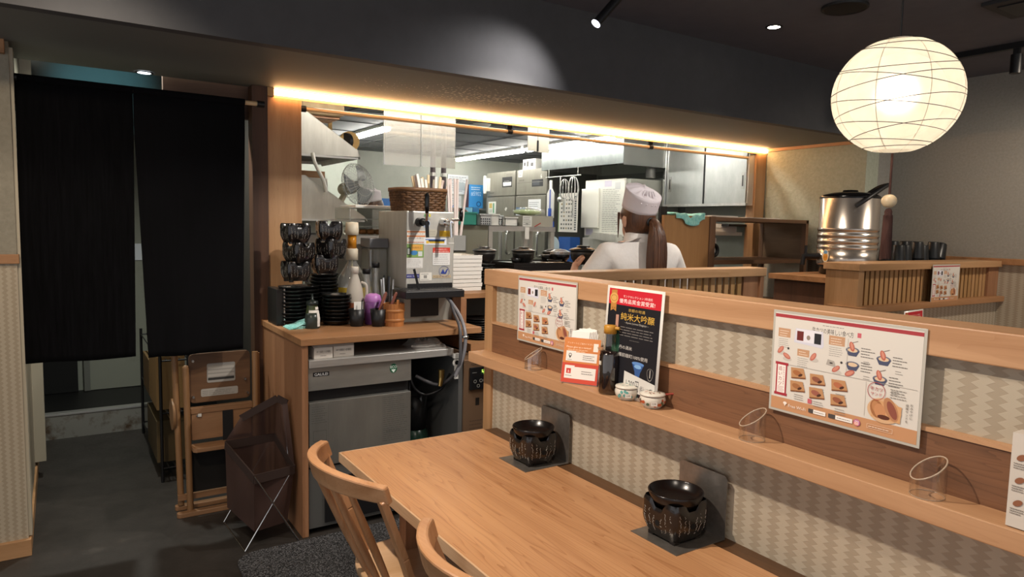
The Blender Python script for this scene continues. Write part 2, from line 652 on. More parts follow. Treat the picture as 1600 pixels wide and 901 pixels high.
# ------------------------------------------------------------------ the room
struct(MB().box(-3, 6.2, -2.5, 8.4, -0.06, 0.0), 'floor', FLOOR)
struct(MB().box(-3, 6.2, -2.5, 3.02, 2.65, 2.72), 'ceiling', noisy('ceiling_paint_lit', '#5c5d66', '#62636b', 8, 0.7))  # black paint lightened to carry the light thrown on the ceiling
bm = struct(MB().box(-3, 5.6, 3.0, 3.06, 2.22, 2.65), 'trim_1', BLACKP)                       # face of the dropped beam
struct(MB().box(-3, 5.25, 3.06, 4.0, 2.22, 2.262), 'trim_2', SOFFIT)                        # its underside

# entrance side wall: plaster above a rail, woven paper below
struct(MB().box(-3, -0.153, 3.64, 8.2, 1.33, 2.62), 'wall_left', noisy('entrance_plaster', '#857f70', '#8f897a', 40, 0.85, bump=0.4))
struct(MB().box(-3, -0.153, 3.645, 8.2, 0.07, 1.30), 'wall_left_lower', weave('woven_wallpaper_entrance', '#aea18c', '#9c8e78', 'X', 0.03, 0.02))
struct(MB().box(-3, -0.145, 3.628, 8.2, 1.295, 1.335), 'trim_3', W_MID, bev=0.002)
struct(MB().box(-3, -0.143, 3.625, 8.2, 0.0, 0.075), 'baseboard_left', W_PALEX, bev=0.002)
struct(MB().box(-3, -0.165, 3.60, 3.64, 2.165, 2.225), 'trim_4', W_MID, bev=0.002)
struct(MB().box(-0.153, -0.14, 3.66, 3.76, 0.08, 2.2).box(-0.153, -0.10, 4.7, 4.78, 0.1, 2.6), 'trim_5', mat('cream_trim', '#b3ab98', 0.5))

# corridor behind the curtain
struct(MB().box(-0.153, 1.06, 6.25, 6.32, 0.0, 2.75), 'wall_corridor_back', noisy('corridor_wall', '#83867c', '#8a8d82', 5, 0.6))
struct(MB().box(-0.153, 1.06, 4.0, 6.3, 2.70, 2.75), 'ceiling_corridor', BLACKP)
struct(MB().box(0.97, 1.06, 4.02, 8.0, 0.0, 2.75), 'wall_corridor_right', noisy('corridor_dark_wall', '#2b2824', '#322e29', 5, 0.7))
struct(MB().box(0.47, 0.97, 4.03, 4.07, 2.05, 2.262), 'trim_6', W_DARKX)
struct(MB().box(-0.153, 0.97, 5.56, 6.25, 0.0, 0.16), 'floor_corridor', mat('corridor_floor', '#111111', 0.5))
struct(MB().box(0.885, 0.966, 3.93, 4.02, 0.0, 2.22), 'trim_7', W_DARKZ)
st = thing('threshold_step', 'scratched stainless steel step kerb across the corridor floor', 'step', (0.19, 5.5, 0))
MB().box(-0.153, 0.545, 5.5, 5.505, 0.0, 0.16).build('riser', noisy('rusty_steel', '#98968e', '#5d4a38', 9, 0.4, 0.35, lo=0.5, hi=0.68), st)
MB().box(-0.153, 0.545, 5.495, 5.56, 0.16, 0.175).build('nosing', STEELH, st, bev=0.002)
dr = thing('corridor_door', 'scuffed grey green steel door behind the dark curtain', 'door', (0.36, 6.2, 0.16))
MB().box(0.17, 0.62, 6.2, 6.24, 0.165, 2.1).build('leaf', noisy('scuffed_door', '#8a8c80', '#6d6e64', 3, 0.55, lo=0.55, hi=0.8), dr)
MB().box(0.62, 0.66, 6.18, 6.25, 0.165, 2.14).box(0.13, 0.17, 6.18, 6.25, 0.165, 2.14).box(0.13, 0.66, 6.18, 6.25, 2.1, 2.14).build('frame', mat('door_frame', '#6b6c66', 0.5), dr)
MB().box(0.49, 0.55, 6.192, 6.2, 1.17, 1.3).build('notice', mat('notice_white', '#d8dde4', 0.5), dr)
struct(MB().box(-0.153, 0.09, 6.19, 6.25, 0.165, 0.75), 'recess_shade_box', mat('recess_shade', '#0c0c0c', 0.8))  # black box painting in the shade of the dark opening

# kitchen shell
struct(MB().box(1.0, 5.6, 4.0, 8.05, 0.0, 0.14), 'floor_kitchen', mat('kitchen_floor', '#565753', 0.4))
struct(MB().box(1.06, 5.6, 8.0, 8.08, 0.0, 2.4), 'wall_kitchen_back', KWALL)
struct(MB().box(1.06, 2.845, 7.6, 7.66, 0.0, 2.38), 'wall_kitchen_pale', KWALLW)
struct(MB().box(5.3, 5.4, 4.1, 8.0, 0.0, 2.4), 'wall_kitchen_right', KWALL)
struct(MB().box(1.06, 5.4, 4.0, 8.05, 2.36, 2.42), 'ceiling_kitchen', KCEIL)
struct(MB().box(1.055, 1.065, 4.03, 7.6, 0.0, 2.36), 'wall_kitchen_left', KWALLW)
cg = MB()
for y in (4.6, 5.2, 5.8, 6.4, 7.0, 7.6):
    cg.box(1.06, 5.3, y - 0.004, y + 0.004, 2.354, 2.361)
for x in (1.9, 2.8, 3.7, 4.6):
    cg.box(x - 0.004, x + 0.004, 4.0, 8.0, 2.354, 2.361)
struct(cg, 'trim_9', mat('ceiling_joint', '#4c4d4f', 0.7))

# side wall at the far end of the opening, then the set-back dining wall
struct(MB().box(5.23, 5.4, 3.05, 4.12, 1.30, 2.25), 'wall_right_inner', PLASTER)
struct(MB().box(5.233, 5.4, 3.055, 3.5, 0.0, 1.279), 'wall_right_inner_wainscot', weave('woven_wallpaper_brown', '#6f5c4a', '#5c4b3b', 'Y'))
struct(MB().box(5.235, 5.4, 3.5, 4.12, 0.0, 1.30), 'wall_right_inner_lower', noisy('pale_plaster_lower', '#b9b6a8', '#c3c0b2', 30, 0.85, bump=0.3))
struct(MB().box(5.215, 5.4, 3.045, 3.6, 1.275, 1.305), 'trim_10', W_MID)
struct(MB().box(5.21, 5.4, 3.04, 3.95, 2.195, 2.222), 'trim_11', W_PALE, bev=0.002)
struct(MB().box(5.6, 5.7, -2.5, 3.06, 1.345, 2.65), 'wall_right', PLASTER_G)
struct(MB().box(5.605, 5.7, -2.5, 3.06, 0.0, 1.31), 'wall_right_lower', WEAVE_Y)
struct(MB().box(5.575, 5.7, -2.5, 3.05, 1.305, 1.348), 'trim_12', W_MID, bev=0.002)
struct(MB().box(5.4, 5.7, 3.055, 3.12, 0.0, 2.65), 'wall_right_return', PLASTER_G)

# opening: posts, fascia, light strip
struct(MB().box(0.966, 1.154, 3.95, 4.04, 0.0, 2.2), 'trim_13', wood('post_wood', '#c69c72', '#ac8058', 'Z', 0.45, 1.2, 0.4), bev=0.002)
struct(MB().box(5.085, 5.215, 3.95, 4.04, 0.0, 2.2), 'trim_14', W_PALEZ, bev=0.002)
struct(MB().box(0.966, 5.215, 3.95, 3.966, 2.18, 2.222), 'trim_15', W_PALEX, bev=0.002)
ls = thing('strip_light', 'long warm LED strip glowing along the top of the kitchen opening', 'light', (3.08, 3.93, 2.2))
MB().box(1.0, 5.2, 3.928, 3.949, 2.184, 2.213).build('diffuser', mat('warm_led', '#ffdca8', 0.5, emit=17.0, ecol='#ffc182'), ls)
MB().box(0.97, 5.215, 3.949, 3.952, 2.17, 2.22).box(0.966, 1.0, 3.925, 3.95, 2.172, 2.218).build('channel', mat('strip_channel', '#c7a06c', 0.5), ls)

rod = thing('curtain_pole', 'long thin wooden pole under the LED strip of the kitchen opening', 'pole', (3.1, 4.0, 2.135))
MB().cyl((1.155, 3.99, 2.133), (5.085, 3.99, 2.133), 0.0125).build('pole', wood('pole_wood', '#d6b890', '#c3a176', 'X', 0.4, 1.2, 0.2), rod)
for x in (1.172, 2.56, 3.86, 5.068):
    q = MB().cyl((x - 0.018, 3.99, 2.133), (x + 0.018, 3.99, 2.133), 0.018)
    if 2 < x < 5:
        q.box(x - 0.02, x + 0.02, 3.985, 3.998, 2.145, 2.26)
    q.build('bracket', BLACK, rod)

# noren over the corridor
nr = thing('curtain_pole', 'wooden pole carrying the dark noren at the corridor', 'pole', (0.36, 3.69, 2.095))
MB().cyl((-0.15, 3.69, 2.085), (0.89, 3.69, 2.085), 0.011).build('pole', MATS['pole_wood'], nr)
MB().cyl((0.855, 3.69, 2.085), (0.89, 3.69, 2.085), 0.017).build('end_cap', BLACK, nr)
MB().cyl((-0.15, 3.69, 2.085), (-0.13, 3.69, 2.085), 0.017).build('end_cap', BLACK, nr)


def noren(name_label, t0, t1, b0, b1, z0, z1, col, seed, ph):
    rnd = random.Random(seed)
    fr = [(rnd.uniform(7, 16), rnd.uniform(0, 6), rnd.uniform(0.003, 0.008)) for _ in range(4)]

    def f(u, v):
        w = max(0.0, (v - 0.13) / 0.87)
        x = (t0 + (t1 - t0) * u) * (1 - w) + (b0 + (b1 - b0) * u) * w
        y = 3.69 + 0.012 * math.sin(u * 5 + ph) * v
        for a, p, h in fr:
            y += h * math.sin(a * u + p + v) * (0.15 + v)
        return (x, y, z0 + (z1 - z0) * v - 0.006 * math.sin(u * 3 + ph) * v)
    m = MB()
    m.grid(f, 60, 40)
    t = thing('noren_curtain', name_label, 'curtain', ((t0 + t1) / 2, 3.69, z1))
    m.build('cloth', noisy('noren_cloth_' + str(seed), col, '#0c0c0f', 3.5, 0.95, stretch=(18, 1, 1.2), lo=0.35, hi=0.8), t, solid=0.002)
    MATS['noren_cloth_' + str(seed)].node_tree.nodes['Principled BSDF'].inputs['Specular IOR Level'].default_value = 0.15
    MB().cyl((t0, 3.69, z0 - 0.004), (t1, 3.69, z0 - 0.004), 0.0165, n=16).build('rod_pocket', MATS['noren_cloth_' + str(seed)], t)
    return t


noren('near black noren panel beside the plastered entrance wall', -0.139, 0.3045, -0.143, 0.288, 2.09, 0.85, '#020203', 3, 0)
noren('dark charcoal noren panel beside the kitchen post', 0.3055, 0.796, 0.343, 0.776, 2.09, 0.838, '#08080a', 4, 2)

# ceiling fixtures
dl = thing('downlight', 'small bright recessed downlight in the black dining ceiling', 'light', (3.41, 2.58, 2.65))
MB().lathe([(0.034, -0.004), (0.046, -0.004), (0.046, 0.0)], (3.41, 2.58, 2.65)).build('rim', BLACK, dl)
MB().lathe([(0.0, -0.003), (0.034, -0.003)], (3.41, 2.58, 2.65)).build('lamp', mat('lamp_white', '#fff4e4', 0.5, emit=12), dl)
dl2 = thing('downlight', 'small bright downlight under the beam above the noren', 'light', (0.379, 3.958, 2.22))
MB().lathe([(0.03, -0.004), (0.042, -0.004), (0.042, 0.0)], (0.379, 3.95, 2.219)).build('rim', BLACK, dl2)
MB().lathe([(0.0, -0.003), (0.03, -0.003)], (0.379, 3.95, 2.219)).build('lamp', mat('lamp_cool', '#eef6ff', 0.5, emit=10), dl2)
cs = thing('ceiling_speaker', 'round dark speaker grille set in the black ceiling', 'speaker', (3.39, 2.145, 2.65))
MB().lathe([(0.112, 0.0), (0.112, -0.012), (0.104, -0.016), (0.1, -0.010)], (3.39, 2.145, 2.65), 40).build('ring', mat('speaker_ring', '#1b1b1c', 0.5), cs)
g = MB().lathe([(0.0, -0.009), (0.1, -0.010)], (3.39, 2.145, 2.65), 40)
for k in range(1, 9):
    g.lathe([(0.011 * k, -0.0115), (0.011 * k + 0.005, -0.0115)], (3.39, 2.145, 2.65), 40)
g.build('grille', mat('speaker_grille', '#242425', 0.6), cs)
ts = thing('spotlight', 'slim black ceiling spotlight tilted at the beam', 'light', (2.26, 2.6, 2.65))
MB().cyl((2.159, 2.63, 2.461), (2.275, 2.60, 2.60), 0.021).build('body', BLACK, ts)
MB().cyl((2.1585, 2.63, 2.4605), (2.162, 2.629, 2.465), 0.023).build('lens', mat('lamp_soft', '#e8ecff', 0.5, emit=3.0), ts)
MB().cyl((2.275, 2.60, 2.60), (2.275, 2.60, 2.65), 0.012).build('stem', BLACK, ts)
tr = thing('lighting_track', 'black lighting track with a spotlight above the grey dining wall', 'light', (4.8, 1.95, 2.65))
MB().box(4.78, 4.82, 1.0, 2.5, 2.615, 2.65).build('rail', BLACK, tr)
MB().cyl((4.8, 1.92, 2.47), (4.8, 1.92, 2.58), 0.03).build('spot_head', BLACK, tr)
MB().box(4.785, 4.815, 1.905, 1.935, 2.57, 2.62).build('adapter', BLACK, tr)
av = thing('ceiling_vent', 'square dark air outlet in the black ceiling', 'vent', (4.0, 1.6, 2.65))
MB().box(3.86, 4.2, 1.42, 1.72, 2.63, 2.65).build('panel', mat('vent_dark', '#2e2e30', 0.6), av, bev=0.004)
MB().box(3.92, 4.14, 1.47, 1.67, 2.624, 2.631).build('grille', BLACK, av)

# ------------------------------------------------------------------ booth partition with shelf
pt = thing('booth_partition', 'long wood framed booth partition with woven panels and a narrow shelf', 'partition', (1.48, 2.35, 0))
MB().box(1.43, 1.54, -1.2, 2.395, 1.264, 1.327).build('cap', W_PALE, pt, bev=0.003)
MB().box(1.433, 1.535, 2.335, 2.39, 0.0, 1.264).build('end_post', W_PALEZ, pt, bev=0.002)
MB().box(1.455, 1.53, -1.2, 2.335, 1.118, 1.264).build('upper_panel', WEAVE_Y, pt)
MB().box(1.437, 1.53, -1.2, 2.335, 0.99, 1.118).build('dark_board', W_DARK, pt, bev=0.002)
MB().box(1.434, 1.46, -1.2, 2.335, 1.112, 1.121).build('ledge', W_PALE, pt)
MB().box(1.445, 1.53, -1.2, 2.335, 0.0, 0.97).build('lower_panel', WEAVE_Y, pt)
MB().prism([(1.36, 0.99), (1.36, 0.958), (1.37, 0.955), (1.445, 0.955), (1.445, 0.998), (1.36, 0.998)], 'y', -1.2, 2.39).build('shelf', W_PALE, pt, bev=0.002)
MB().box(1.385, 1.446, -1.2, 2.30, 0.62, 0.697).build('kick_board', wood('kick_board_wood', '#5e4128', '#432d1b', 'Y', 0.5, 1.2), pt)  # dark brown board filling the gap behind the table

# ------------------------------------------------------------------ dining table
tb = thing('dining_table', 'long pale wooden table in front of the booth partition', 'table', (1.09, 1.0, 0))
MB().box(0.803, 1.384, -0.8, 2.30, 0.668, 0.70).build('tabletop', W_TABLE, tb, bev=0.0025)
MB().box(0.797, 0.803, -0.8, 2.302, 0.667, 0.6995).box(0.797, 1.384, 2.30, 2.305, 0.667, 0.6995).build('edge_band', wood('edge_wood', '#cfae8c', '#b48e6a', 'Y', 0.45, 1.2), tb)
MB().box(0.88, 0.90, -0.6, 2.12, 0.60, 0.668).box(1.30, 1.32, -0.6, 2.12, 0.60, 0.668).build('apron', W_MID, tb)
for x, y in ((1.25, 2.05), (1.25, -0.5), (0.95, 2.05), (0.95, -0.5)):
    MB().box(x - 0.025, x + 0.025, y - 0.025, y + 0.025, 0.0, 0.668).build('leg', W_MIDZ, tb, bev=0.003)


# ------------------------------------------------------------------ chairs
def chair(label):
    """Origin on the floor under the seat; the back is on the -x side."""
    t = thing('dining_chair', label, 'chair', (0, 0, 0), 'dining chairs at the long table')

    def top(k):                                            # k -1..1 along the crest (y)
        return Vector((-0.20 - 0.105 * (1 - k * k), 0.235 * k, 0.782 + 0.012 * (1 - k * k)))

    def foot(k):
        return Vector((-0.085 - 0.06 * (1 - k * k), 0.185 * k, 0.435))
    # crest: bent rail, flat-topped, deeper in the middle
    n = 15
    vs = []
    for i in range(n):
        k = -1 + 2 * i / (n - 1)
        p = top(k)
        d = (top(k + 0.01) - top(k - 0.01)).normalized()
        nx = Vector((d.y, -d.x, 0)).normalized()
        hw, hh = 0.0145, 0.031 - 0.006 * k * k
        for a, b in ((-1, -1), (1, -1), (1, 1), (-1, 1)):
            vs.append(p + nx * a * hw + Vector((b * -0.008, 0, b * hh)))
    fs = [(i * 4 + q, i * 4 + (q + 1) % 4, i * 4 + 4 + (q + 1) % 4, i * 4 + 4 + q) for i in range(n - 1) for q in range(4)]
    fs += [(3, 2, 1, 0), tuple(range(4 * n - 4, 4 * n))]
    MB().add(vs, fs).build('crest_rail', W_CHAIRY, t, bev=0.006)
    for s in (-1, 1):
        a, b = top(s * 0.93) - Vector((0, 0, 0.015)), foot(s * 1.02)
        m1 = a.lerp(b, 0.55)
        MB().bar(b - Vector((0, 0, 0.02)), m1, 0.034, 0.022, (1, 0, 0), w1=0.046, t1=0.02).bar(m1, a, 0.046, 0.02, (1, 0, 0), w1=0.04).build('stile', W_CHAIR, t, bev=0.004)
    for k in (-0.58, -0.29, 0.0, 0.29, 0.58):
        a, b = top(k) - Vector((0, 0, 0.015)), foot(k * 0.95)
        pts = [b + (a - b) * (i / 6) for i in range(7)]
        MB().tube(pts, [0.008, 0.0105, 0.0118, 0.0118, 0.011, 0.0095, 0.008], 8).build('spindle', W_CHAIR, t)
    # seat: softly dished, rounded outline
    pr = []
    for i in range(28):
        a = 2 * PI * i / 28
        c, s = math.cos(a), math.sin(a)
        pr.append((0.045 + 0.205 * math.copysign(abs(c) ** 0.6, c), (0.22 + 0.015 * c) * math.copysign(abs(s) ** 0.6, s)))
    m = MB()
    rings = [(1.0, 0.412), (1.0, 0.432), (0.93, 0.437), (0.6, 0.428), (0.25, 0.424)]
    vs = [((x - 0.045) * k + 0.045, y * k, z) for k, z in rings for x, y in pr]
    fs = [(r * 28 + i, r * 28 + (i + 1) % 28, r * 28 + 28 + (i + 1) % 28, r * 28 + 28 + i) for r in range(4) for i in range(28)]
    fs += [tuple(range(27, -1, -1)), tuple(range(112, 140))]
    m.add(vs, fs, 0, True)
    m.build('seat', wood('seat_wood', '#cda985', '#b59068', 'X', 0.36, 1.2, 0.3), t)
    for x, y in ((0.17, 0.16), (0.17, -0.16), (-0.09, 0.15), (-0.09, -0.15)):
        ex = x + (0.05 if x > 0 else -0.075)
        MB().cyl((x, y, 0.42), (ex, y * 1.18, 0.0), 0.018, 0.013).build('leg', W_CHAIR, t)
    for s in (-1, 1):
        MB().cyl((0.19, 0.17 * s, 0.2), (-0.125, 0.165 * s, 0.2), 0.009).build('stretcher', W_CHAIR, t)
    return t


CH = chair('wooden spindle back chair at the table end nearer the kitchen counter')
place(CH, (0.905, 1.905, 0), 0.03)
dup(CH, (0.935, 1.215, 0), 0.05, 'wooden spindle back chair at the near edge of the table')


# ------------------------------------------------------------------ tabletop charcoal stoves
def stove_surf(a, v):
    """Rounded-square wall; v 0..1 from foot to rim, rim swept up at the corners."""
    c, s = math.cos(a), math.sin(a)
    sq = (abs(c) ** 8 + abs(s) ** 8) ** (-1 / 8)
    r = 0.048 + 0.0155 * math.sin(min(1, v * 2.0) * PI / 2)
    if v > 0.82:
        r -= 0.004 * ((v - 0.82) / 0.18) ** 2
    k = max(0.0, min(1.0, (abs(math.sin(2 * a)) - 0.38) / 0.42))
    corner = k * k * (3 - 2 * k)
    z = 0.006 + v * (0.079 + 0.021 * corner)
    return Vector((r * sq * c, r * sq * s, z))


def stove(label, dish=True):
    t = thing('tabletop_stove', label, 'stove', (0, 0, 0))
    m = MB()
    n = 64
    m.grid(lambda u, v: stove_surf(2 * PI * u, v), n, 14, 0, True)
    m.grid(lambda u, v: stove_surf(2 * PI * u, 1 - 0.5 * v) * (1 - 0.16 * min(1, v * 4)) + Vector((0, 0, 0.16 * min(1, v * 4) * stove_surf(2 * PI * u, 1 - 0.5 * v).z)), n, 5, 0, True)
    m.grid(lambda u, v: Vector((stove_surf(2 * PI * u, 0).x * v, stove_surf(2 * PI * u, 0).y * v, 0.006)), n, 3, 0, True)
    m.grid(lambda u, v: Vector((stove_surf(2 * PI * u, 0.5).x * 0.84 * v, stove_surf(2 * PI * u, 0.5).y * 0.84 * v, 0.05)), n, 3, 0, True)
    for sx in (-1, 1):
        for sy in (-1, 1):
            m.box(sx * 0.038 - 0.009, sx * 0.038 + 0.009, sy * 0.038 - 0.009, sy * 0.038 + 0.009, 0.0, 0.01)
    m.build('body', GLAZE, t)
    # round air holes, one in each side
    h = MB()
    for q in range(4):
        a = q * PI / 2
        p = stove_surf(a, 0.52)
        d = Vector((math.cos(a), math.sin(a), 0))
        h.cyl(p - d * 0.01, p + d * 0.0006, 0.008, n=12)
    h.build('air_hole', mat('hole_black', '#020202', 0.9), t, kind='stuff')
    # columns of running script scratched pale into the glaze
    w = MB()
    rnd = random.Random(11)
    for q in range(4):
        for col in (-0.62, -0.42, -0.21, 0.2, 0.42, 0.62):
            a0 = q * PI / 2 + col
            v = 0.78 - rnd.uniform(0, 0.08)
            pts = []
            while v > 0.2:
                pts.append(stove_surf(a0 + rnd.uniform(-0.045, 0.045), v) * 1.004)
                v -= rnd.uniform(0.02, 0.05)
                if rnd.random() < 0.3 or v < 0.2:
                    if len(pts) > 1:
                        w.tube(pts, 0.0007, 3)
                    pts = []
    w.build('script', mat('script_pale', '#a9a298', 0.7), t, kind='stuff')
    if dish:
        MB().lathe([(0.0, 0.098), (0.045, 0.099), (0.061, 0.106), (0.068, 0.122), (0.07, 0.1245), (0.072, 0.122), (0.0665, 0.104), (0.055, 0.09), (0.0, 0.086)], n=40).build('dish', mat('dish_black', '#15100f', 0.25), t)
    return t


def heat_plate(label):
    t = thing('heat_plate', label, 'tray', (0, 0, 0), 'heat plates under the stoves')
    MB().box(-0.085, 0.094, -0.082, 0.082, 0.0, 0.0016).build('base', noisy('dull_steel', '#8d8882', '#75706a', 20, 0.3, 0.7), t)
    q = MB()
    q.prism([(-0.082, 0.0), (0.082, 0.0), (0.082, 0.158), (0.074, 0.168), (-0.074, 0.168), (-0.082, 0.158)], 'x', 0.092, 0.0936)
    q.build('splash_back', MATS['dull_steel'], t)
    return t


HP = place(heat_plate('bent steel plate under the stove at the middle of the table'), (1.334, 1.228, 0.70))
dup(HP, (1.338, 1.895, 0.70), 0, 'bent steel plate under the stove at the kitchen end of the table')
SV = place(stove('black square charcoal stove with dish at the middle of the table'), (1.33, 1.232, 0.7016))
dup(SV, (1.336, 1.892, 0.7016), 0, 'black square charcoal stove with dish at the kitchen end of the table')


# ------------------------------------------------------------------ slanted clear tubes on the shelf
def cup(label):
    t = thing('bill_holder', label, 'holder', (0, 0, 0), 'clear slanted tubes on the shelf')
    n = 32
    zt = lambda a: 0.055 + 0.021 * math.cos(a + 0.577)
    m = MB()
    vs = []
    for r in (0.031, 0.0285):
        vs += [(r * math.cos(2 * PI * i / n), r * math.sin(2 * PI * i / n), 0.0) for i in range(n)]
        vs += [(r * math.cos(2 * PI * i / n), r * math.sin(2 * PI * i / n), zt(2 * PI * i / n)) for i in range(n)]
    fs = []
    for i in range(n):
        j = (i + 1) % n
        fs += [(i, j, n + j, n + i), (2 * n + j, 2 * n + i, 3 * n + i, 3 * n + j)]
    m.add(vs, fs, 0, True)
    m.build('tube', ACRYL, t)
    r = MB()
    r.tube([(0.0298 * math.cos(2 * PI * i / n), 0.0298 * math.sin(2 * PI * i / n), zt(2 * PI * i / n)) for i in range(n)], 0.0016, 6, closed=True)
    r.tube([(0.0298 * math.cos(2 * PI * i / n), 0.0298 * math.sin(2 * PI * i / n), 0.001) for i in range(n)], 0.0009, 5, closed=True)
    r.build('rim', mat('acrylic_rim', '#cdb9a2', 0.2, trans=0.35), t)
    return t


CU = place(cup('clear slanted acrylic tube between the sauce pots and the wide menu sheet'), (1.394, 1.055, 0.998))
dup(CU, (1.394, 0.648, 0.998), 0, 'clear slanted acrylic tube under the edge of the wide menu sheet')
dup(CU, (1.394, 1.985, 0.998), 0, 'clear slanted acrylic tube below the menu sheet at the partition end')


# ------------------------------------------------------------------ menu sheets
def menu(label):
    """Laminated sheet, lower corner at the origin, reading along +x, facing -y."""
    W, H = 0.352, 0.245
    t = thing('menu_sheet', label, 'menu', (0, 0, 0), 'laminated how-to-eat menus')
    m = MB()
    m.box(0, W, 0.0, 0.0012, 0, H)
    m.build('laminate', mat('laminate', '#b7b3a8', 0.22), t, bev=0.0004)
    P = Print((0.006, 0.0, 0.006), (1, 0, 0), (0, 0, 1))
    w, h = W - 0.012, H - 0.012
    X = lambda a: a * w
    Y = lambda a: a * h
    R = lambda a0, b0, a1, b1, c: P.rect(X(a0), Y(b0), X(a1), Y(b1), c)
    E_ = lambda a, b, ra, rb, c, rot=0: P.ell(X(a), Y(b), X(ra), Y(rb), c, rot=rot)
    R(0, 0, 1, 1, '#d6d1c8')
    R(0.0, 0.955, 1, 0.99, '#a33a40')
    R(0, 0, 1, 0.125, '#c18f67')
    P.txt(X(0.43), Y(0.855), 0.0135, '牛カツの美味しい食べ方', '#2b2523', 'c', X(0.29))
    P.lines(X(0.36), X(0.52), Y(0.925), 1, 0.002, 0.0012, '#77706a')
    R(0.60, 0.86, 0.625, 0.905, '#c4606a')
    # tan caption boxes and their rows of print
    for a0, b0, a1, b1 in ((0.03, 0.755, 0.125, 0.845), (0.41, 0.755, 0.52, 0.845), (0.185, 0.59, 0.275, 0.66)):
        R(a0, b0, a1, b1, '#bf9472')
        P.lines(X(a0 + 0.012), X(a1 - 0.012), Y(b1 - 0.03), 3, Y(0.024), 0.0013, '#eadccc')
        P.lines(X(a0 + 0.005), X(a1 - 0.003), Y(b0 - 0.025), 5, Y(0.02), 0.0011, '#8f8a84')
    # dipping dish with red and black sauces
    P.poly([(X(0.155), Y(0.72)), (X(0.365), Y(0.70)), (X(0.375), Y(0.725)), (X(0.365), Y(0.865)), (X(0.165), Y(0.865))], '#cfcfdb')
    R(0.17, 0.735, 0.355, 0.86, '#e0dfe6')
    R(0.175, 0.745, 0.225, 0.84, '#6b2a26')
    R(0.305, 0.735, 0.355, 0.84, '#26262a')
    E_(0.262, 0.785, 0.014, 0.024, '#8f8478')
    # slices of cutlet on small plates
    for a, b, q in ((0.055, 0.62, 0.9), (0.105, 0.565, -0.5), (0.305, 0.605, 1.0), (0.47, 0.53, 0.7)):
        E_(a + 0.005, b - 0.03, 0.035, 0.022, '#c3bdb4')
        P.ell(X(a), Y(b), 0.011, 0.0055, '#b8685a', rot=q)
        P.ell(X(a), Y(b) + 0.0008, 0.0085, 0.0032, '#cc8874', rot=q)
    E_(0.115, 0.645, 0.008, 0.012, '#34302e')
    E_(0.505, 0.60, 0.008, 0.012, '#34302e')
    P.poly([(X(0.40), Y(0.555)), (X(0.47), Y(0.545)), (X(0.455), Y(0.60)), (X(0.41), Y(0.61))], '#a9a39b')
    R(0.425, 0.57, 0.445, 0.585, '#4a4542')
    # bowls with a slice held above
    for a, b in ((0.575, 0.735), (0.775, 0.70), (0.58, 0.60), (0.76, 0.515)):
        P.ell(X(a), Y(b), 0.0155, 0.0070, '#6d6e7c')
        P.poly([(X(a) - 0.0155, Y(b)), (X(a) - 0.009, Y(b) - 0.0125), (X(a) + 0.009, Y(b) - 0.0125), (X(a) + 0.0155, Y(b))], '#4b5068')
        P.ell(X(a), Y(b), 0.011, 0.0045, '#d8bd9d')
        if b != 0.60:
            P.ell(X(a) - 0.002, Y(b) + 0.008, 0.011, 0.0055, '#b86552', rot=1.9)
            P.ell(X(a) - 0.002, Y(b) + 0.009, 0.008, 0.0028, '#cf8d78', rot=1.9)
            P.poly([(X(a) - 0.001, Y(b) + 0.016), (X(a) + 0.011, Y(b) + 0.021), (X(a) + 0.011, Y(b) + 0.0222), (X(a) - 0.001, Y(b) + 0.0175)], '#8d8178')
        P.lines(X(a + 0.055), X(a + 0.145), Y(b + 0.03), 4, Y(0.026), 0.0016, '#6f6a66', 0.4)
        P.lines(X(a + 0.075), X(a + 0.125), Y(b - 0.09), 2, Y(0.022), 0.0011, '#8f8a84', 0.4)
    P.ell(X(0.565), Y(0.515), 0.012, 0.006, '#b8685a', rot=0.5)
    P.ell(X(0.565), Y(0.515), 0.009, 0.0035, '#cc8874', rot=0.5)
    R(0.545, 0.595, 0.552, 0.615, '#34302e')
    # rules
    R(0.13, 0.478, 0.985, 0.4815, '#a9a39b')
    R(0.54, 0.52, 0.5425, 0.84, '#c2bcb3')
    R(0.675, 0.15, 0.6775, 0.47, '#c2bcb3')
    # red framed upright title
    R(0.025, 0.155, 0.115, 0.49, '#efe9e2')
    P.frame(X(0.03), Y(0.155), X(0.115), Y(0.485), X(0.011), '#a5313c')
    R(0.022, 0.465, 0.123, 0.492, '#a5313c')
    R(0.022, 0.15, 0.123, 0.177, '#a5313c')
    P.vtxt(X(0.062), Y(0.455), 0.0112, '追いカツ', '#a5313c')
    P.vtxt(X(0.09), Y(0.452), 0.0052, 'おかわりできます', '#b5525a')
    P.lines(X(0.047), X(0.1), Y(0.235), 4, Y(0.015), 0.0009, '#b5525a')
    # six trays of seconds
    for i, (a, b) in enumerate(((0.145, 0.36), (0.29, 0.335), (0.445, 0.325), (0.145, 0.225), (0.29, 0.20), (0.445, 0.18))):
        P.poly([(X(a), Y(b + 0.10)), (X(a + 0.095), Y(b + 0.108)), (X(a + 0.115), Y(b + 0.02)), (X(a + 0.006), Y(b))], '#b98a60')
        P.poly([(X(a + 0.006), Y(b)), (X(a + 0.115), Y(b + 0.02)), (X(a + 0.115), Y(b + 0.008)), (X(a + 0.006), Y(b - 0.012))], '#7c4a2a')
        P.ell(X(a + 0.05), Y(b + 0.052), 0.0115, 0.0062, ('#a4683f', '#8b5540', '#b06a48', '#9f6a43', '#9a5c4c', '#93583f')[i], rot=-0.2)
        P.ell(X(a + 0.075), Y(b + 0.035), 0.006, 0.003, '#4a2b1f', rot=0.5)
        P.lines(X(a + 0.035), X(a + 0.11), Y(b - 0.035), 3, Y(0.022), 0.0011, '#8d867f', 0.15)
    R(0.285, 0.135, 0.315, 0.18, '#c4606a')
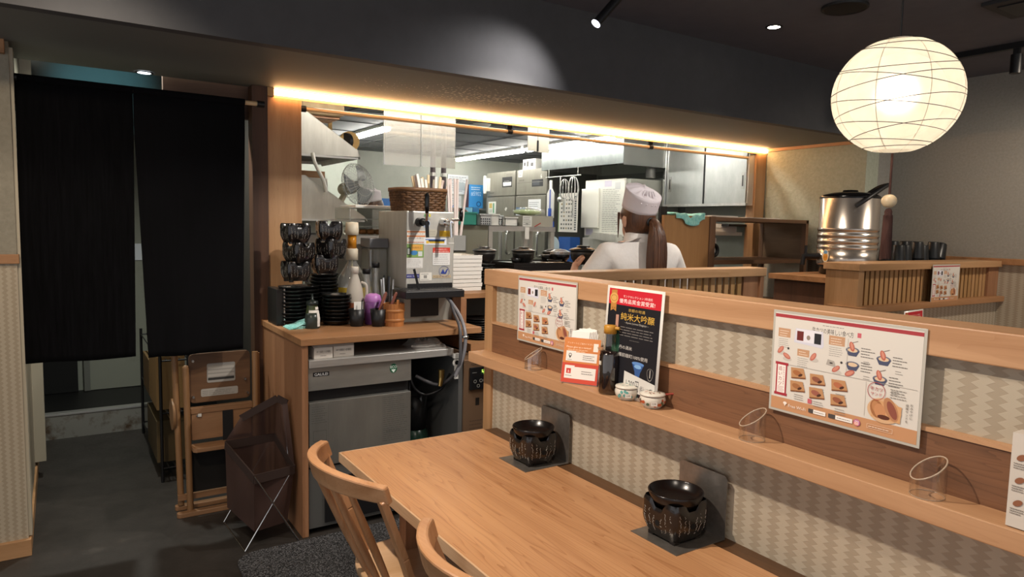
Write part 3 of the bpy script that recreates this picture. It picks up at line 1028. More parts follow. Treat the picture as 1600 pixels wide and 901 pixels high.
    # sandwich picture and stamp
    P.ell(X(0.80), Y(0.235), X(0.105), Y(0.115), '#d2ab84', n=26)
    P.poly([(X(0.72), Y(0.16)), (X(0.90), Y(0.15)), (X(0.905), Y(0.30)), (X(0.73), Y(0.33))], '#cf9f70')
    P.ell(X(0.755), Y(0.24), 0.014, 0.020, '#a06a42', rot=0.3)
    P.ell(X(0.748), Y(0.255), 0.008, 0.013, '#b98357', rot=0.3)
    P.ell(X(0.775), Y(0.225), 0.012, 0.016, '#c48b60', rot=0.3)
    P.ell(X(0.842), Y(0.26), 0.013, 0.026, '#b5825c', rot=0.45)
    P.ell(X(0.848), Y(0.255), 0.008, 0.020, '#8c4f40', rot=0.45)
    P.ell(X(0.80), Y(0.175), 0.013, 0.005, '#5a2f20')
    P.ring(X(0.745), Y(0.40), Y(0.082), 0.0011, '#a5313c', 30)
    P.txt(X(0.745), Y(0.405), 0.0095, '牛カツ', '#a5313c', 'c')
    P.txt(X(0.745), Y(0.36), 0.0085, 'サンド', '#b5525a', 'c')
    P.lines(X(0.83), X(0.96), Y(0.44), 4, Y(0.024), 0.0013, '#7b756f', 0.35)
    P.vtxt(X(0.935), Y(0.345), 0.0062, '極厚サンドを', '#5d5752')
    P.vtxt(X(0.96), Y(0.355), 0.0062, 'おみやげに', '#5d5752')
    # foot band
    P.ell(X(0.115), Y(0.078), 0.005, 0.0035, '#f0e6da')
    P.poly([(X(0.108), Y(0.066)), (X(0.122), Y(0.066)), (X(0.115), Y(0.045))], '#f0e6da')
    P.txt(X(0.14), Y(0.045), 0.0105, 'Free Wi-Fi', '#f0e6da')
    R(0.295, 0.045, 0.42, 0.085, '#eee9e2')
    R(0.295, 0.045, 0.332, 0.085, '#4a4543')
    R(0.44, 0.045, 0.605, 0.085, '#eee9e2')
    R(0.44, 0.045, 0.49, 0.085, '#4a4543')
    P.lines(X(0.338), X(0.415), Y(0.06), 1, 0.002, 0.0015, '#7b756f', 0.1)
    P.lines(X(0.5), X(0.6), Y(0.06), 1, 0.002, 0.0015, '#7b756f', 0.1)
    P.ell(X(0.635), Y(0.066), 0.0076, 0.0076, '#b8628e')
    P.ell(X(0.632), Y(0.056), 0.0055, 0.0045, '#dd8a72')
    P.frame(X(0.635) - 0.0042, Y(0.066) - 0.0042, X(0.635) + 0.0042, Y(0.066) + 0.0042, 0.0009, '#f3e6ea')
    P.ring(X(0.635), Y(0.066), 0.0024, 0.0008, '#f3e6ea', 14)
    P.frame(X(0.70), Y(0.045), X(0.86), Y(0.085), 0.0006, '#e2cdb8')
    P.lines(X(0.71), X(0.85), Y(0.06), 1, 0.002, 0.0014, '#e9d9c8', 0.1)
    P.build('print', t)
    return t


ME = place(menu('widest looking laminated menu sheet, hung on the partition above the slanted tubes'), (1.4265, 1.036, 1.075), -PI / 2)
ME.scale = (1.0, 1.0, 0.985)
dup(ME, (1.4265, 2.140, 1.078), -PI / 2, 'laminated menu sheet hung at the kitchen end of the partition, partly behind the orange card')
dup(ME, (4.60, 2.205, 1.075), 0.0, 'small looking laminated menu sheet on the far slatted partition by the urn')


# ------------------------------------------------------------------ sake advert
def sake(label):
    W, H = 0.212, 0.30
    t = thing('sake_poster', label, 'poster', (0, 0, 0), 'black sake adverts with a red heading')
    bend = lambda u: -0.012 * math.sin(u * PI) - 0.01 * u
    m = MB()
    m.grid(lambda u, v: (u * W, 0.018 * v, v * H), 2, 2)
    m.build('sheet', mat('poster_white', '#dedbd4', 0.3), t, solid=0.0012)
    n = Vector((0, -H, 0.018)).normalized()
    P = Print(Vector((0, 0, 0)) + n * 0.0008, (1, 0, 0), Vector((0, 0.018, H)).normalized())
    P.vm = lambda b: 0.226 + (b - 0.2) * 0.74 if b > 0.2 else (0.085 + (b - 0.04) * 0.881 if b > 0.04 else b * 2.125)
    k = 0.009
    P.rect(k, k * 0.5, W - k, H - k, '#15141a')
    P.rect(k, 0.232, W - k, H - k, '#c3202f')
    P.txt(0.118, 0.262, 0.0105, 'モンドセレクション 3年連続', '#f3dcd8', 'c', 0.108)
    P.txt(0.116, 0.241, 0.018, '優秀品質金賞受賞!', '#fbf1ec', 'c', 0.132)
    P.poly([(0.018, 0.285), (0.04, 0.287), (0.04, 0.205), (0.029, 0.212), (0.018, 0.205)], '#b9813f')
    P.ell(0.029, 0.255, 0.016, 0.02, '#d2a35a')
    P.ring(0.029, 0.255, 0.012, 0.0015, '#8f5f28')
    P.txt(0.029, 0.214, 0.008, '金賞', '#6f4519', 'c')
    P.txt(0.118, 0.212, 0.0125, '京都の地酒', '#c8a24e', 'c')
    P.txt(0.122, 0.183, 0.026, '純米大吟醸', '#d9ad48', 'c', 0.125)
    P.txt(0.12, 0.172, 0.0085, '- Kyoto Junmai Daiginjo -', '#b9b4aa', 'c')
    for i in range(4):
        P.lines(0.062 - 0.004 * i, 0.185, 0.158 - 0.0085 * i, 1, 0.002, 0.0022, '#77736f', 0.1)
    P.lines(0.1, 0.14, 0.121, 1, 0.002, 0.002, '#5d5a58', 0.1)
    P.txt(0.062, 0.092, 0.0125, '丹の酒米', '#c9c5bf')
    P.txt(0.062, 0.068, 0.0135, '備前雄町100%使用', '#c9c5bf', 'l', 0.108)
    P.poly([(0.116, 0.056), (0.160, 0.056), (0.148, 0.036), (0.143, 0.024), (0.132, 0.024), (0.128, 0.036)], '#33568f')
    P.ell(0.138, 0.056, 0.022, 0.0055, '#5d86bf')
    P.ell(0.138, 0.047, 0.013, 0.006, '#7ea9d6')
    P.ell(0.1375, 0.022, 0.007, 0.003, '#8db2d8')
    # bottle picture
    P.poly([(0.033, 0.012), (0.062, 0.012), (0.062, 0.125), (0.053, 0.155), (0.053, 0.172), (0.042, 0.172), (0.042, 0.155), (0.033, 0.125)], '#1f4a39')
    P.rect(0.042, 0.155, 0.053, 0.195, '#b58a79')
    P.rect(0.034, 0.05, 0.061, 0.10, '#2c5a46')
    P.ring(0.183, 0.04, 0.011, 0.001, '#8f8b86')
    P.rect(0.1815, 0.033, 0.1845, 0.047, '#aaa6a0')
    P.poly([(0.09, 0.009), (0.203, 0.009), (0.203, 0.026), (0.09, 0.034)], '#cfccc5')
    P.txt(0.096, 0.0125, 0.0155, '1,200円', '#2b2930', 'l', 0.05)
    P.txt(0.15, 0.0125, 0.009, '(税込1,320円)', '#2b2930', 'l', 0.048)
    P.build('print', t)
    return t


SP = place(sake('black sake poster with red heading standing behind the soy sauce bottle'), (1.405, 1.632, 0.999), -PI / 2 - 0.02)
SP.scale = (1.17, 1, 1.09)
dup(SP, (4.05, 2.06, 0.72), 0.1, 'black sake poster beyond the partition, only its red heading in sight', scale=(1.25, 1, 1.14))
bt = thing('booth_table', 'wooden booth table before the far slatted partition', 'table', (4.7, 1.75, 0))
MB().box(3.95, 5.55, 1.35, 2.17, 0.69, 0.72).build('tabletop', W_PALEX, bt, bev=0.002)
for x, y in ((4.05, 1.45), (5.45, 1.45), (4.05, 2.05), (5.45, 2.05)):
    MB().box(x - 0.025, x + 0.025, y - 0.025, y + 0.025, 0, 0.69).build('leg', W_MIDZ, bt)

# ------------------------------------------------------------------ orange card stand with napkins
u = Vector((1.418 - 1.352, 1.660 - 1.772, 0)).normalized()
nrm = Vector((u.y, -u.x, 0))                                     # towards the reader
nrm = nrm if nrm.dot(Vector((-0.5, -0.8, 0))) > 0 else -nrm
up = (Vector((0, 0, 1)) - nrm * 0.22).normalized()


def card_stand(label, o, u, up, side):
    t = thing('card_stand', label, 'card stand', o)
    o = Vector(o)
    n = u.cross(up)
    W, H = 0.128, 0.15
    f = lambda a, b, c: o + u * a + up * b + n * c
    m = MB()
    for a0, a1, b0, b1, c0, c1 in ((0, W, 0, H, -0.003, -0.001), (0, W, 0, H * 0.8, -0.045, -0.043), (0, W, 0, 0.003, -0.045, -0.001), (0, 0.002, 0, H * 0.8, -0.045, -0.001), (W - 0.002, W, 0, H * 0.8, -0.045, -0.001)):
        vs = [f(a, b, c) for a in (a0, a1) for b in (b0, b1) for c in (c0, c1)]
        m.add(vs, [(0, 1, 3, 2), (4, 6, 7, 5), (0, 4, 5, 1), (2, 3, 7, 6), (0, 2, 6, 4), (1, 5, 7, 3)])
    m.build('acrylic_holder', ACRYL, t)
    P = Print(o - n * 0.0005, u, up)
    P.rect(0.002, 0.002, W - 0.002, H - 0.002, '#c97a3d')
    P.rect(0.002, 0.002, W - 0.002, 0.066, '#c4452f')
    P.txt(0.012, 0.128, 0.0062, 'アンケートにご協力ください', '#f0d3b4', 'l', 0.09)
    P.txt(0.01, 0.115, 0.0085, 'Please give us a review!', '#f3ddc4', 'l', 0.085)
    P.lines(0.016, 0.09, 0.108, 2, 0.005, 0.0018, '#e8c6a2', 0.2)
    P.rect(0.103, 0.108, 0.119, 0.134, '#e6dcd0')
    P.rect(0.012, 0.072, 0.118, 0.101, '#e2dcd4')
    P.rect(0.012, 0.101, 0.045, 0.105, '#e2dcd4')
    P.rect(0.012, 0.016, 0.118, 0.054, '#e2dcd4')
    P.rect(0.012, 0.054, 0.045, 0.058, '#e2dcd4')
    P.ring(0.026, 0.092, 0.0055, 0.002, '#3f3a38', 14)
    P.poly([(0.0212, 0.089), (0.0308, 0.089), (0.026, 0.080)], '#3f3a38')
    P.lines(0.018, 0.034, 0.0755, 1, 0.003, 0.0014, '#57514d', 0.1)
    P.rect(0.018, 0.032, 0.034, 0.048, '#c4372f')
    P.txt(0.026, 0.035, 0.011, '&', '#f0e2da', 'c')
    P.lines(0.016, 0.038, 0.024, 1, 0.003, 0.0016, '#57514d', 0.1)
    P.lines(0.07, 0.112, 0.091, 3, 0.006, 0.002, '#6d6661', 0.25)
    P.lines(0.07, 0.112, 0.040, 2, 0.007, 0.0022, '#6d6661', 0.25)
    P.build('card', t)
    return t, f


CS, cf = card_stand('orange review card in a clear stand beside the soy sauce bottle', (1.352, 1.772, 0.999), u, up, 1)
nk = thing('napkin_stack', 'white folded napkins standing in the orange card stand', 'napkins', (1.39, 1.74, 0.999))
for i in range(11):
    c0 = -0.006 - i * 0.0033
    a0 = 0.022 + 0.0045 * i
    jit = random.uniform(-0.004, 0.004)
    m = MB()
    vs = [cf(a, b, c) for a in (a0, a0 + 0.062) for b in (0.006, 0.172 + 0.0012 * i + jit) for c in (c0, c0 - 0.0024)]
    m.add(vs, [(0, 1, 3, 2), (4, 6, 7, 5), (0, 4, 5, 1), (2, 3, 7, 6), (0, 2, 6, 4), (1, 5, 7, 3)])
    m.build('napkin', PAPER, nk, bev=0.0008)
u2 = Vector((0.35, -0.94, 0)).normalized()
CS2, cf2 = card_stand('clear card stand with red card at the near end of the partition shelf', (1.366, 0.468, 0.999), u2, Vector((0, 0, 1)), 1)
P = Print(cf2(0, 0, -0.0455) , -Vector((-u2.y, u2.x, 0)), (0, 0, 1))
MB().box(1.37, 1.405, 0.475, 0.505, 1.0, 1.165).build('side_leaflet', mat('leaflet', '#cbc3b8', 0.5), CS2)
Q = Print((1.3692, 0.504, 1.004), (0, -1, 0), (0, 0, 1))
for b in (0.02, 0.06, 0.10):
    Q.ell(0.015, b + 0.02, 0.008, 0.005, '#8c5a3f', rot=0.6)
    Q.lines(0.004, 0.026, b + 0.008, 3, 0.004, 0.0014, '#7d756d')
Q.build('leaflet_print', CS2)
nk2 = thing('napkin_stack', 'white folded napkins in the card stand at the near end of the shelf', 'napkins', (1.39, 0.45, 0.999))
for i in range(6):
    m = MB()
    vs = [cf2(a, b, c) for a in (0.03 + 0.004 * i, 0.095 + 0.004 * i) for b in (0.006, 0.19) for c in (-0.006 - i * 0.004, -0.009 - i * 0.004)]
    m.add(vs, [(0, 1, 3, 2), (4, 6, 7, 5), (0, 4, 5, 1), (2, 3, 7, 6), (0, 2, 6, 4), (1, 5, 7, 3)])
    m.build('napkin', PAPER, nk2)

# ------------------------------------------------------------------ soy sauce bottle
sb = thing('soy_sauce_bottle', 'glass soy sauce bottle with mustard yellow cap on the partition shelf', 'bottle', (1.394, 1.582, 0.998))
bc = (1.394, 1.582, 0.998)
MB().lathe([(0, 0.001), (0.029, 0.001), (0.031, 0.006), (0.031, 0.118), (0.027, 0.133), (0.0195, 0.142), (0.0175, 0.15), (0.0165, 0.19)], bc, 28).build('glass', clear('bottle_glass', '#f4efe6', glossy=0.15), sb)
MB().lathe([(0, 0.003), (0.0285, 0.003), (0.0298, 0.008), (0.0298, 0.117), (0.025, 0.131), (0.0, 0.131)], bc, 28).build('soy_sauce', mat('soy', '#1d0d08', 0.12), sb)
MB().lathe([(0.0, 0.185), (0.0195, 0.185), (0.0195, 0.205), (0.017, 0.210), (0.0, 0.211)], bc, 24).cyl((1.394, 1.582, 1.2), (1.374 + 0.03, 1.582 - 0.03, 1.2), 0.005).build('cap', mat('mustard_cap', '#b8852f', 0.4), sb)
Q = Print((1.3625, 1.592, 1.088), Vector((0.3, -0.95, 0)).normalized(), (0, 0, 1))
Q.rect(0, 0, 0.02, 0.012, '#d8d2c6').lines(0.003, 0.017, 0.003, 2, 0.004, 0.0012, '#8a847b')
Q.build('sticker', sb)


# ------------------------------------------------------------------ lidded pots
def pot(label, c, hue, hue2, seed):
    t = thing('condiment_pot', label, 'pot', c)
    MB().lathe([(0, 0.0), (0.024, 0.0), (0.026, 0.004), (0.035, 0.014), (0.037, 0.024), (0.034, 0.034), (0.033, 0.036)], c, 28).build('bowl', mat('porcelain', '#d7d0c2', 0.22), t)
    MB().lathe([(0.035, 0.0355), (0.0362, 0.038), (0.035, 0.041), (0.024, 0.0435), (0.0, 0.0445)], c, 28).build('lid', MATS['porcelain'], t)
    MB().lathe([(0.0345, 0.034), (0.0357, 0.0355), (0.035, 0.0365)], c, 28).build('rim_line', mat('rim_brown', '#4b3426', 0.5), t)
    rnd = random.Random(seed)
    P = Print((c[0], c[1], c[2] + 0.0445), (1, 0, 0), (0, 1, 0))
    for _ in range(16):
        a, r = rnd.uniform(0, 6.28), rnd.uniform(0.004, 0.026)
        P.ell(r * math.cos(a), r * math.sin(a), rnd.uniform(0.002, 0.0045), rnd.uniform(0.001, 0.0022), rnd.choice((hue, hue, hue2)), 10, rnd.uniform(0, 3))
    P.build('lid_pattern', t)
    m = MB()
    for _ in range(16):
        a, z = rnd.uniform(2.2, 5.9), rnd.uniform(0.012, 0.03)
        pts = []
        for k in range(9):
            q = 2 * PI * k / 9
            aa, zz = a + 0.13 * math.cos(q) * rnd.uniform(0.7, 1.1), z + 0.0045 * math.sin(q)
            r = 0.0378 - abs(zz - 0.023) * 0.17
            pts.append((c[0] + r * math.cos(aa), c[1] + r * math.sin(aa), c[2] + zz))
        m.add(pts, [tuple(range(9))], rnd.choice((0, 0, 1)))
    m.build('painted_flowers', [mat('paint_' + hue[1:], hue, 0.4), mat('paint_' + hue2[1:], hue2, 0.4)], t, kind='stuff')
    d = Vector((-0.6, -0.8, 0))
    sd = Vector((0.8, -0.6, 0))
    Q = Print(Vector(c) + d * 0.0388 - sd * 0.010 + Vector((0, 0, 0.012)), sd, (0, 0, 1))
    Q.rect(0, 0, 0.018, 0.012, '#d9d4ca').txt(0.009, 0.004, 0.006, '山椒' if seed == 5 else '七味', '#4a4540', 'c')
    Q.build('sticker', t)
    MB().cyl((c[0] + 0.01, c[1] - 0.012, c[2] + 0.036), (c[0] + 0.045, c[1] - 0.04, c[2] + 0.042), 0.003).build('spoon_handle', mat('spoon_red', '#8d3326', 0.4), t)
    return t


pot('white lidded pot with green painted leaves beside the soy sauce bottle', (1.396, 1.50, 0.998), '#5d9c94', '#8fa8a6', 5)
pot('white lidded pot with orange painted flowers in front of the sake poster', (1.396, 1.395, 0.998), '#b5552f', '#54604a', 6)

# ------------------------------------------------------------------ slatted partitions
W_SLAT = wood('slat_wood', '#b68d62', '#94703f', 'Z', 0.5, 1.2)
sp = thing('slatted_partition', 'low slatted wooden partition behind the booth, before the cook with the ponytail', 'partition', (2.2, 2.16, 0))
MB().box(1.54, 2.842, 2.115, 2.225, 1.288, 1.328).build('cap', wood('cap_wood', '#b58d66', '#99734c', 'X', 0.45, 1.3, 0.35), sp, bev=0.003)
MB().box(2.805, 2.83, 2.12, 2.21, 0.0, 1.288).build('end_post', W_MIDZ, sp, bev=0.002)
MB().box(2.70, 2.805, 2.135, 2.16, 0.9, 1.288).build('end_board', W_MIDZ, sp)
MB().box(1.54, 2.805, 2.125, 2.20, 0.86, 0.9).build('lower_rail', W_MID, sp)
MB().box(1.54, 2.805, 2.135, 2.19, 0.0, 0.86).build('lower_panel', WEAVE_X, sp)
for i in range(25):
    x = 1.56 + i * 0.046
    MB().box(x, x + 0.027, 2.14, 2.152, 0.9, 1.288).build('slat', W_SLAT, sp)
rp = thing('slatted_partition', 'far slatted wooden partition with a menu sheet, beside the steel urn', 'partition', (4.7, 2.3, 0))
MB().box(3.80, 5.6, 2.215, 2.44, 1.288, 1.33).build('cap', MATS['cap_wood'], rp, bev=0.003)
MB().box(3.815, 3.87, 2.225, 2.43, 0.0, 1.288).build('end_post', W_PALEZ, rp, bev=0.002)
MB().box(3.79, 5.6, 2.19, 2.40, 1.045, 1.082).build('lower_rail', W_MID, rp, bev=0.002)
MB().box(3.87, 5.6, 2.33, 2.36, 1.08, 1.288).build('back_board', wood('back_board_wood', '#a98246', '#8d6a36', 'Z', 0.5, 1.2), rp)
MB().box(3.87, 5.6, 2.24, 2.40, 0.0, 1.05).build('lower_panel', WEAVE_X, rp)
MB().box(5.45, 5.6, 2.24, 2.33, 1.08, 1.288).build('end_board', W_MIDZ, rp)
for i in range(30):
    x = 3.885 + i * 0.0525
    MB().box(x, x + 0.035, 2.255, 2.285, 1.08, 1.288).build('slat', W_SLAT, rp)

# ------------------------------------------------------------------ paper lantern
LC = Vector((2.345, 1.28, 1.957))
ln = thing('paper_lantern', 'round white paper lantern glowing on a cord above the booths', 'lantern', (LC.x, LC.y, 1.4))
lm = bpy.data.materials.new('lantern_paper')
lm.use_nodes = True
nt = lm.node_tree
nt.nodes.clear()
out = nd(nt, 'ShaderNodeOutputMaterial')
tl = nd(nt, 'ShaderNodeBsdfTranslucent')
tl.inputs[0].default_value = lin('#f2e8d6')
df = nd(nt, 'ShaderNodeBsdfDiffuse')
df.inputs[0].default_value = lin('#efe6d6')
rf = nd(nt, 'ShaderNodeBsdfRefraction')
rf.inputs['IOR'].default_value = 1.35
rf.inputs['Roughness'].default_value = 0.9
rf.inputs[0].default_value = lin('#f6ecd8')
nz = nd(nt, 'ShaderNodeTexNoise', i_Scale=26.0, i_Detail=4.0)
tcn = nd(nt, 'ShaderNodeTexCoord')
nt.links.new(tcn.outputs['Object'], nz.inputs['Vector'])
nt.links.new(ramp(nt, nz.outputs['Fac'], [(0.3, '#e9dfcd'), (0.7, '#f8f0e0')]), tl.inputs[0])
m1 = nd(nt, 'ShaderNodeMixShader')
m1.inputs[0].default_value = 0.40
m2 = nd(nt, 'ShaderNodeMixShader')
m2.inputs[0].default_value = 0.24
nt.links.new(tl.outputs[0], m1.inputs[1])
nt.links.new(df.outputs[0], m1.inputs[2])
nt.links.new(m1.outputs[0], m2.inputs[1])
nt.links.new(rf.outputs[0], m2.inputs[2])
nt.links.new(m2.outputs[0], out.inputs[0])
LR, LZ = 0.198, 0.188


def lan(a, ph):
    """Point on the lantern skin: slightly flattened ball, open at both ends."""
    return LC + Vector((LR * math.cos(a) * math.sin(ph), LR * math.sin(a) * math.sin(ph), LZ * math.cos(ph)))


MB().grid(lambda u, v: lan(2 * PI * u, 0.32 + (PI - 0.64) * v), 40, 24, 0, True).build('paper_shade', lm, ln)
bw = mat('bamboo_rib', '#221d18', 0.6)
for k, (h, tilt, ph) in enumerate(((0.78, 0.0, 0), (0.62, 0.16, 2.2), (0.50, 0.17, 0.4), (0.2, 0.2, 2.0), (0.16, 0.15, 5.2), (-0.22, 0.13, 1.9), (-0.24, 0.16, 5.0), (-0.56, 0.10, 2.0), (-0.62, 0.14, 5.1), (-0.78, 0.05, 1.5), (-0.88, 0.02, 0), (0.89, 0.0, 0))):
    pts = []
    for i in range(48):
        a = 2 * PI * i / 48
        c = max(-0.945, min(0.945, h + tilt * math.cos(a - ph)))
        pts.append(LC + (lan(a, math.acos(c)) - LC) * 1.010)
    MB().tube(pts, 0.0011, 4, closed=True).build('rib', bw, ln)
for k in range(8):
    a = 2 * PI * k / 8 + 0.2
    MB().tube([LC + (lan(a, 0.33 + (PI - 0.66) * i / 20) - LC) * 0.998 for i in range(21)], 0.0011, 4).build('paper_seam', mat('seam', '#c9bda8', 0.7), ln)
MB().tube([LC + Vector((0.063 * math.cos(2 * PI * i / 24), 0.063 * math.sin(2 * PI * i / 24), s)) for i in range(24) for s in (0.178,)], 0.003, 6, closed=True).build('top_ring', bw, ln)
MB().ball(LC + Vector((0, 0, 0.01)), 0.04).build('bulb', mat('bulb_glow', '#fff0d8', 0.5, emit=27, ecol='#fff3e2'), ln)
MB().cyl(LC + Vector((0, 0, 0.04)), LC + Vector((0, 0, 0.19)), 0.012).build('socket', WHITE, ln)
MB().cyl(LC + Vector((0, 0, 0.17)), (LC.x, LC.y, 2.65), 0.003).build('cord', BLACK, ln)
tcx = Vector((LC.x, LC.y, 0))
MB().tube([tcx + Vector((0, 0, z)) for z in (1.77, 1.7, 1.63)], 0.004, 8).build('tassel_cord', noisy('brown_thread', '#5a3b33', '#3d2722', 40, 0.9, stretch=(1, 1, 0.1)), ln)
MB().ball(tcx + Vector((0, 0, 1.612)), 0.0245, 0.0245, 0.0225, 20, 14).build('bead', mat('cream_bead', '#e4cba4', 0.3), ln)
m = MB()
m.lathe([(0.0, 0.0), (0.008, -0.002), (0.0125, -0.012), (0.0115, -0.02), (0.0135, -0.024), (0.0155, -0.06), (0.017, -0.165), (0.0, -0.167)], tcx + Vector((0, 0, 1.588)), 20)
for i in range(40):
    a = 2 * PI * i / 40
    m.tube([tcx + Vector((0.0135 * math.cos(a), 0.0135 * math.sin(a), 1.564)), tcx + Vector((0.0175 * math.cos(a + 0.05), 0.0175 * math.sin(a + 0.05), 1.42 - 0.006 * random.random()))], 0.0012, 4)
m.build('tassel', MATS['brown_thread'], ln)

# ------------------------------------------------------------------ service counter
ct = thing('service_counter', 'wooden service counter holding the beer dispenser and stacked black dishes', 'counter', (1.4, 3.5, 0))
MB().box(0.922, 1.892, 3.184, 3.94, 0.925, 0.957).build('countertop', W_MID, ct, bev=0.002)
MB().box(0.928, 0.958, 3.192, 3.94, 0.0, 0.925).build('side_panel', W_MIDZ, ct, bev=0.002)
MB().box(0.958, 1.9, 3.90, 3.94, 0.0, 0.925).build('back_panel', mat('dark_board', '#17130f', 0.7), ct)
MB().box(1.893, 1.93, 3.42, 3.94, 0.845, 1.085).build('divider_panel', W_MIDZ, ct, bev=0.002)
MB().box(1.893, 3.3, 3.42, 3.95, 1.085, 1.115).build('raised_shelf', W_MID, ct, bev=0.002)
MB().box(1.893, 3.3, 3.30, 3.95, 0.80, 0.845).build('lower_shelf', W_MID, ct)
MB().box(1.93, 3.3, 3.90, 3.95, 0.0, 1.085).build('shelf_back', mat('shelf_back', '#4f5450', 0.6), ct)
MB().box(3.27, 3.3, 3.42, 3.95, 0.0, 1.085).build('end_panel', W_MIDZ, ct)

im = thing('ice_maker', 'stainless steel ice machine under the service counter', 'ice machine', (1.22, 3.2, 0))
MB().box(0.962, 1.728, 3.19, 3.86, 0.815, 0.853).build('worktop', STEELH, im, bev=0.003)
MB().box(0.962, 1.489, 3.205, 3.86, 0.705, 0.815).build('upper_panel', noisy('ice_panel_steel', '#9b9a95', '#b0afa9', 6, 0.34, 0.7, (0.3, 1, 1), rvar=0.1), im)
MB().box(0.962, 1.489, 3.24, 3.86, 0.645, 0.705).build('vent_gap', BLACK, im)
MB().box(0.965, 1.487, 3.2, 3.86, 0.335, 0.648).build('door', noisy('ice_door_steel', '#8e8d88', '#a5a49e', 5, 0.34, 0.72, (1, 1, 0.25), rvar=0.1), im, bev=0.002)
MB().box(0.965, 1.487, 3.21, 3.86, 0.03, 0.325).build('lower_panel', mat('grey_steel', '#7f807e', 0.4, 0.7), im)
MB().prism([(1.04, 0.05), (1.44, 0.05), (1.44, 0.25), (1.42, 0.27), (1.06, 0.27), (1.04, 0.25)], 'y', 3.2, 3.212).build('grille', BLACK, im)
P = Print((0.962, 3.2045, 0.70), (1, 0, 0), (0, 0, 1))
P.rect(0.022, 0.072, 0.10, 0.092, '#17171a').txt(0.028, 0.0755, 0.018, 'GALILEI', '#d8d8d8', 'l', 0.065)
P.build('brand_badge', im)
P = Print((0.962, 3.2045, 0.70), (1, 0, 0), (0, 0, 1))
P.ell(0.43, 0.075, 0.020, 0.024, '#1d5a3e').txt(0.43, 0.076, 0.019, 'ECO', '#e9efe9', 'c', 0.036)
P.poly([(0.418, 0.07), (0.442, 0.07), (0.437, 0.061), (0.423, 0.061)], '#dfe8df').rect(0.426, 0.055, 0.434, 0.065, '#dfe8df')
P.build('eco_badge', im)
P = Print((0.965, 3.1995, 0.335), (1, 0, 0), (0, 0, 1))
P.lines(0.37, 0.51, 0.295, 22, 0.0105, 0.0022, '#5c5d5a', 0.35)
P.frame(0.365, 0.04, 0.515, 0.30, 0.001, '#6d6e6b')
P.frame(0.365, 0.115, 0.515, 0.135, 0.001, '#6d6e6b')
P.txt(0.385, 0.119, 0.013, 'お手入れ方法', '#4d4e4c')
P.build('instruction_print', im)
P = Print((0.965, 3.1995, 0.335), (1, 0, 0), (0, 0, 1))
P.lines(0.01, 0.085, 0.29, 8, 0.011, 0.0022, '#5c5d5a', 0.3)
P.frame(0.018, 0.125, 0.082, 0.175, 0.0015, '#5c5d5a')
P.frame(0.005, 0.115, 0.092, 0.30, 0.0008, '#6d6e6b')
P.build('rating_print', im)


def small_box(label, x0, x1, y, text, tilt):
    t = thing('toothpick_box', label, 'box', ((x0 + x1) / 2, y, 0.853))
    MB().box(x0, x1, y, y + 0.09, 0.854, 0.905).build('carton', mat('carton_white', '#cfc9c1', 0.6), t)
    MB().add([(x0, y, 0.905), (x1, y, 0.905), (x1 + 0.006, y + 0.02, 0.918), (x0 - 0.006, y + 0.02, 0.918)], [(0, 1, 2, 3)]).build('flap', MATS['carton_white'], t, solid=0.001)
    P = Print((x0, y - 0.0005, 0.854), (1, 0, 0), (0, 0, 1))
    P.txt((x1 - x0) / 2, 0.028, 0.013, text, '#3a3633', 'c', (x1 - x0) * 0.75)
    P.lines(0.03, 0.06, 0.012, 1, 0.004, 0.0025, '#7a746f')
    P.build('print', t)


small_box('white carton beside the counter side panel on the ice machine', 0.993, 1.083, 3.215, '半り個包つま楊枝', 0)
small_box('white carton second along on top of the ice machine', 1.09, 1.192, 3.225, '半り個包つま楊枝', 0)
bg = thing('plastic_bag', 'crumpled clear bag of white packets on the ice machine', 'bag', (1.62, 3.3, 0.853))
m = MB()
rnd = random.Random(3)
gridz = {}


def bagf(u, v):
    k = (round(u, 3), round(v, 3))
    if k not in gridz:
        gridz[k] = rnd.uniform(0.0, 0.03)
    e = min(u, 1 - u, v, 1 - v)
    return (1.52 + 0.19 * u, 3.215 + 0.2 * v, 0.8535 + min(1, e * 5) * 0.022 + gridz[k] * min(1, e * 4))


m.grid(bagf, 14, 12, 0, False, False)
m.build('film', clear('bag_film', glossy=0.3, cloud=0.25), bg)
for i in range(4):
    MB().obox((1.57 + 0.035 * i, 3.27 + 0.02 * (i % 2), 0.8635), 0.09, 0.02, 0.008, Matrix.Rotation(0.4 * i - 0.5, 3, 'Z')).build('packet', PAPER, bg)

ub = thing('under_counter_fridge', 'narrow under-counter fridge with a digital display beside the table', 'fridge', (1.95, 3.15, 0))
MB().box(1.762, 2.4, 3.14, 3.85, 0.03, 0.795).build('cabinet', mat('wood_reflection_steel', '#8a6f58', 0.32, 0.55), ub, bev=0.003)  # stainless front tinted brown to paint in the table wood's reflection
MB().box(1.735, 1.762, 3.15, 3.86, 0.0, 0.80).build('side', mat('grey_steel_side', '#6f706f', 0.45, 0.5), ub)
P = Print((1.77, 3.1395, 0.33), (1, 0, 0), (0, 0, 1))
P.txt(0.035, 0.432, 0.017, 'GALILEI', '#2c2724', 'l', 0.09)
P.lines(0.03, 0.12, 0.13, 4, 0.02, 0.004, '#5f4a3b')
P.frame(0.055, 0.0, 0.125, 0.06, 0.002, '#5f4a3b')
P.rect(0.065, 0.215, 0.088, 0.255, '#1c1815')
P.build('print', ub)
MB().box(1.795, 1.905, 3.13, 3.14, 0.632, 0.752).build('control_panel', mat('panel_black', '#17181b', 0.3), ub, bev=0.002)
P = Print((1.795, 3.1295, 0.632), (1, 0, 0), (0, 0, 1))
P.rect(0.062, 0.078, 0.092, 0.108, '#22301f')
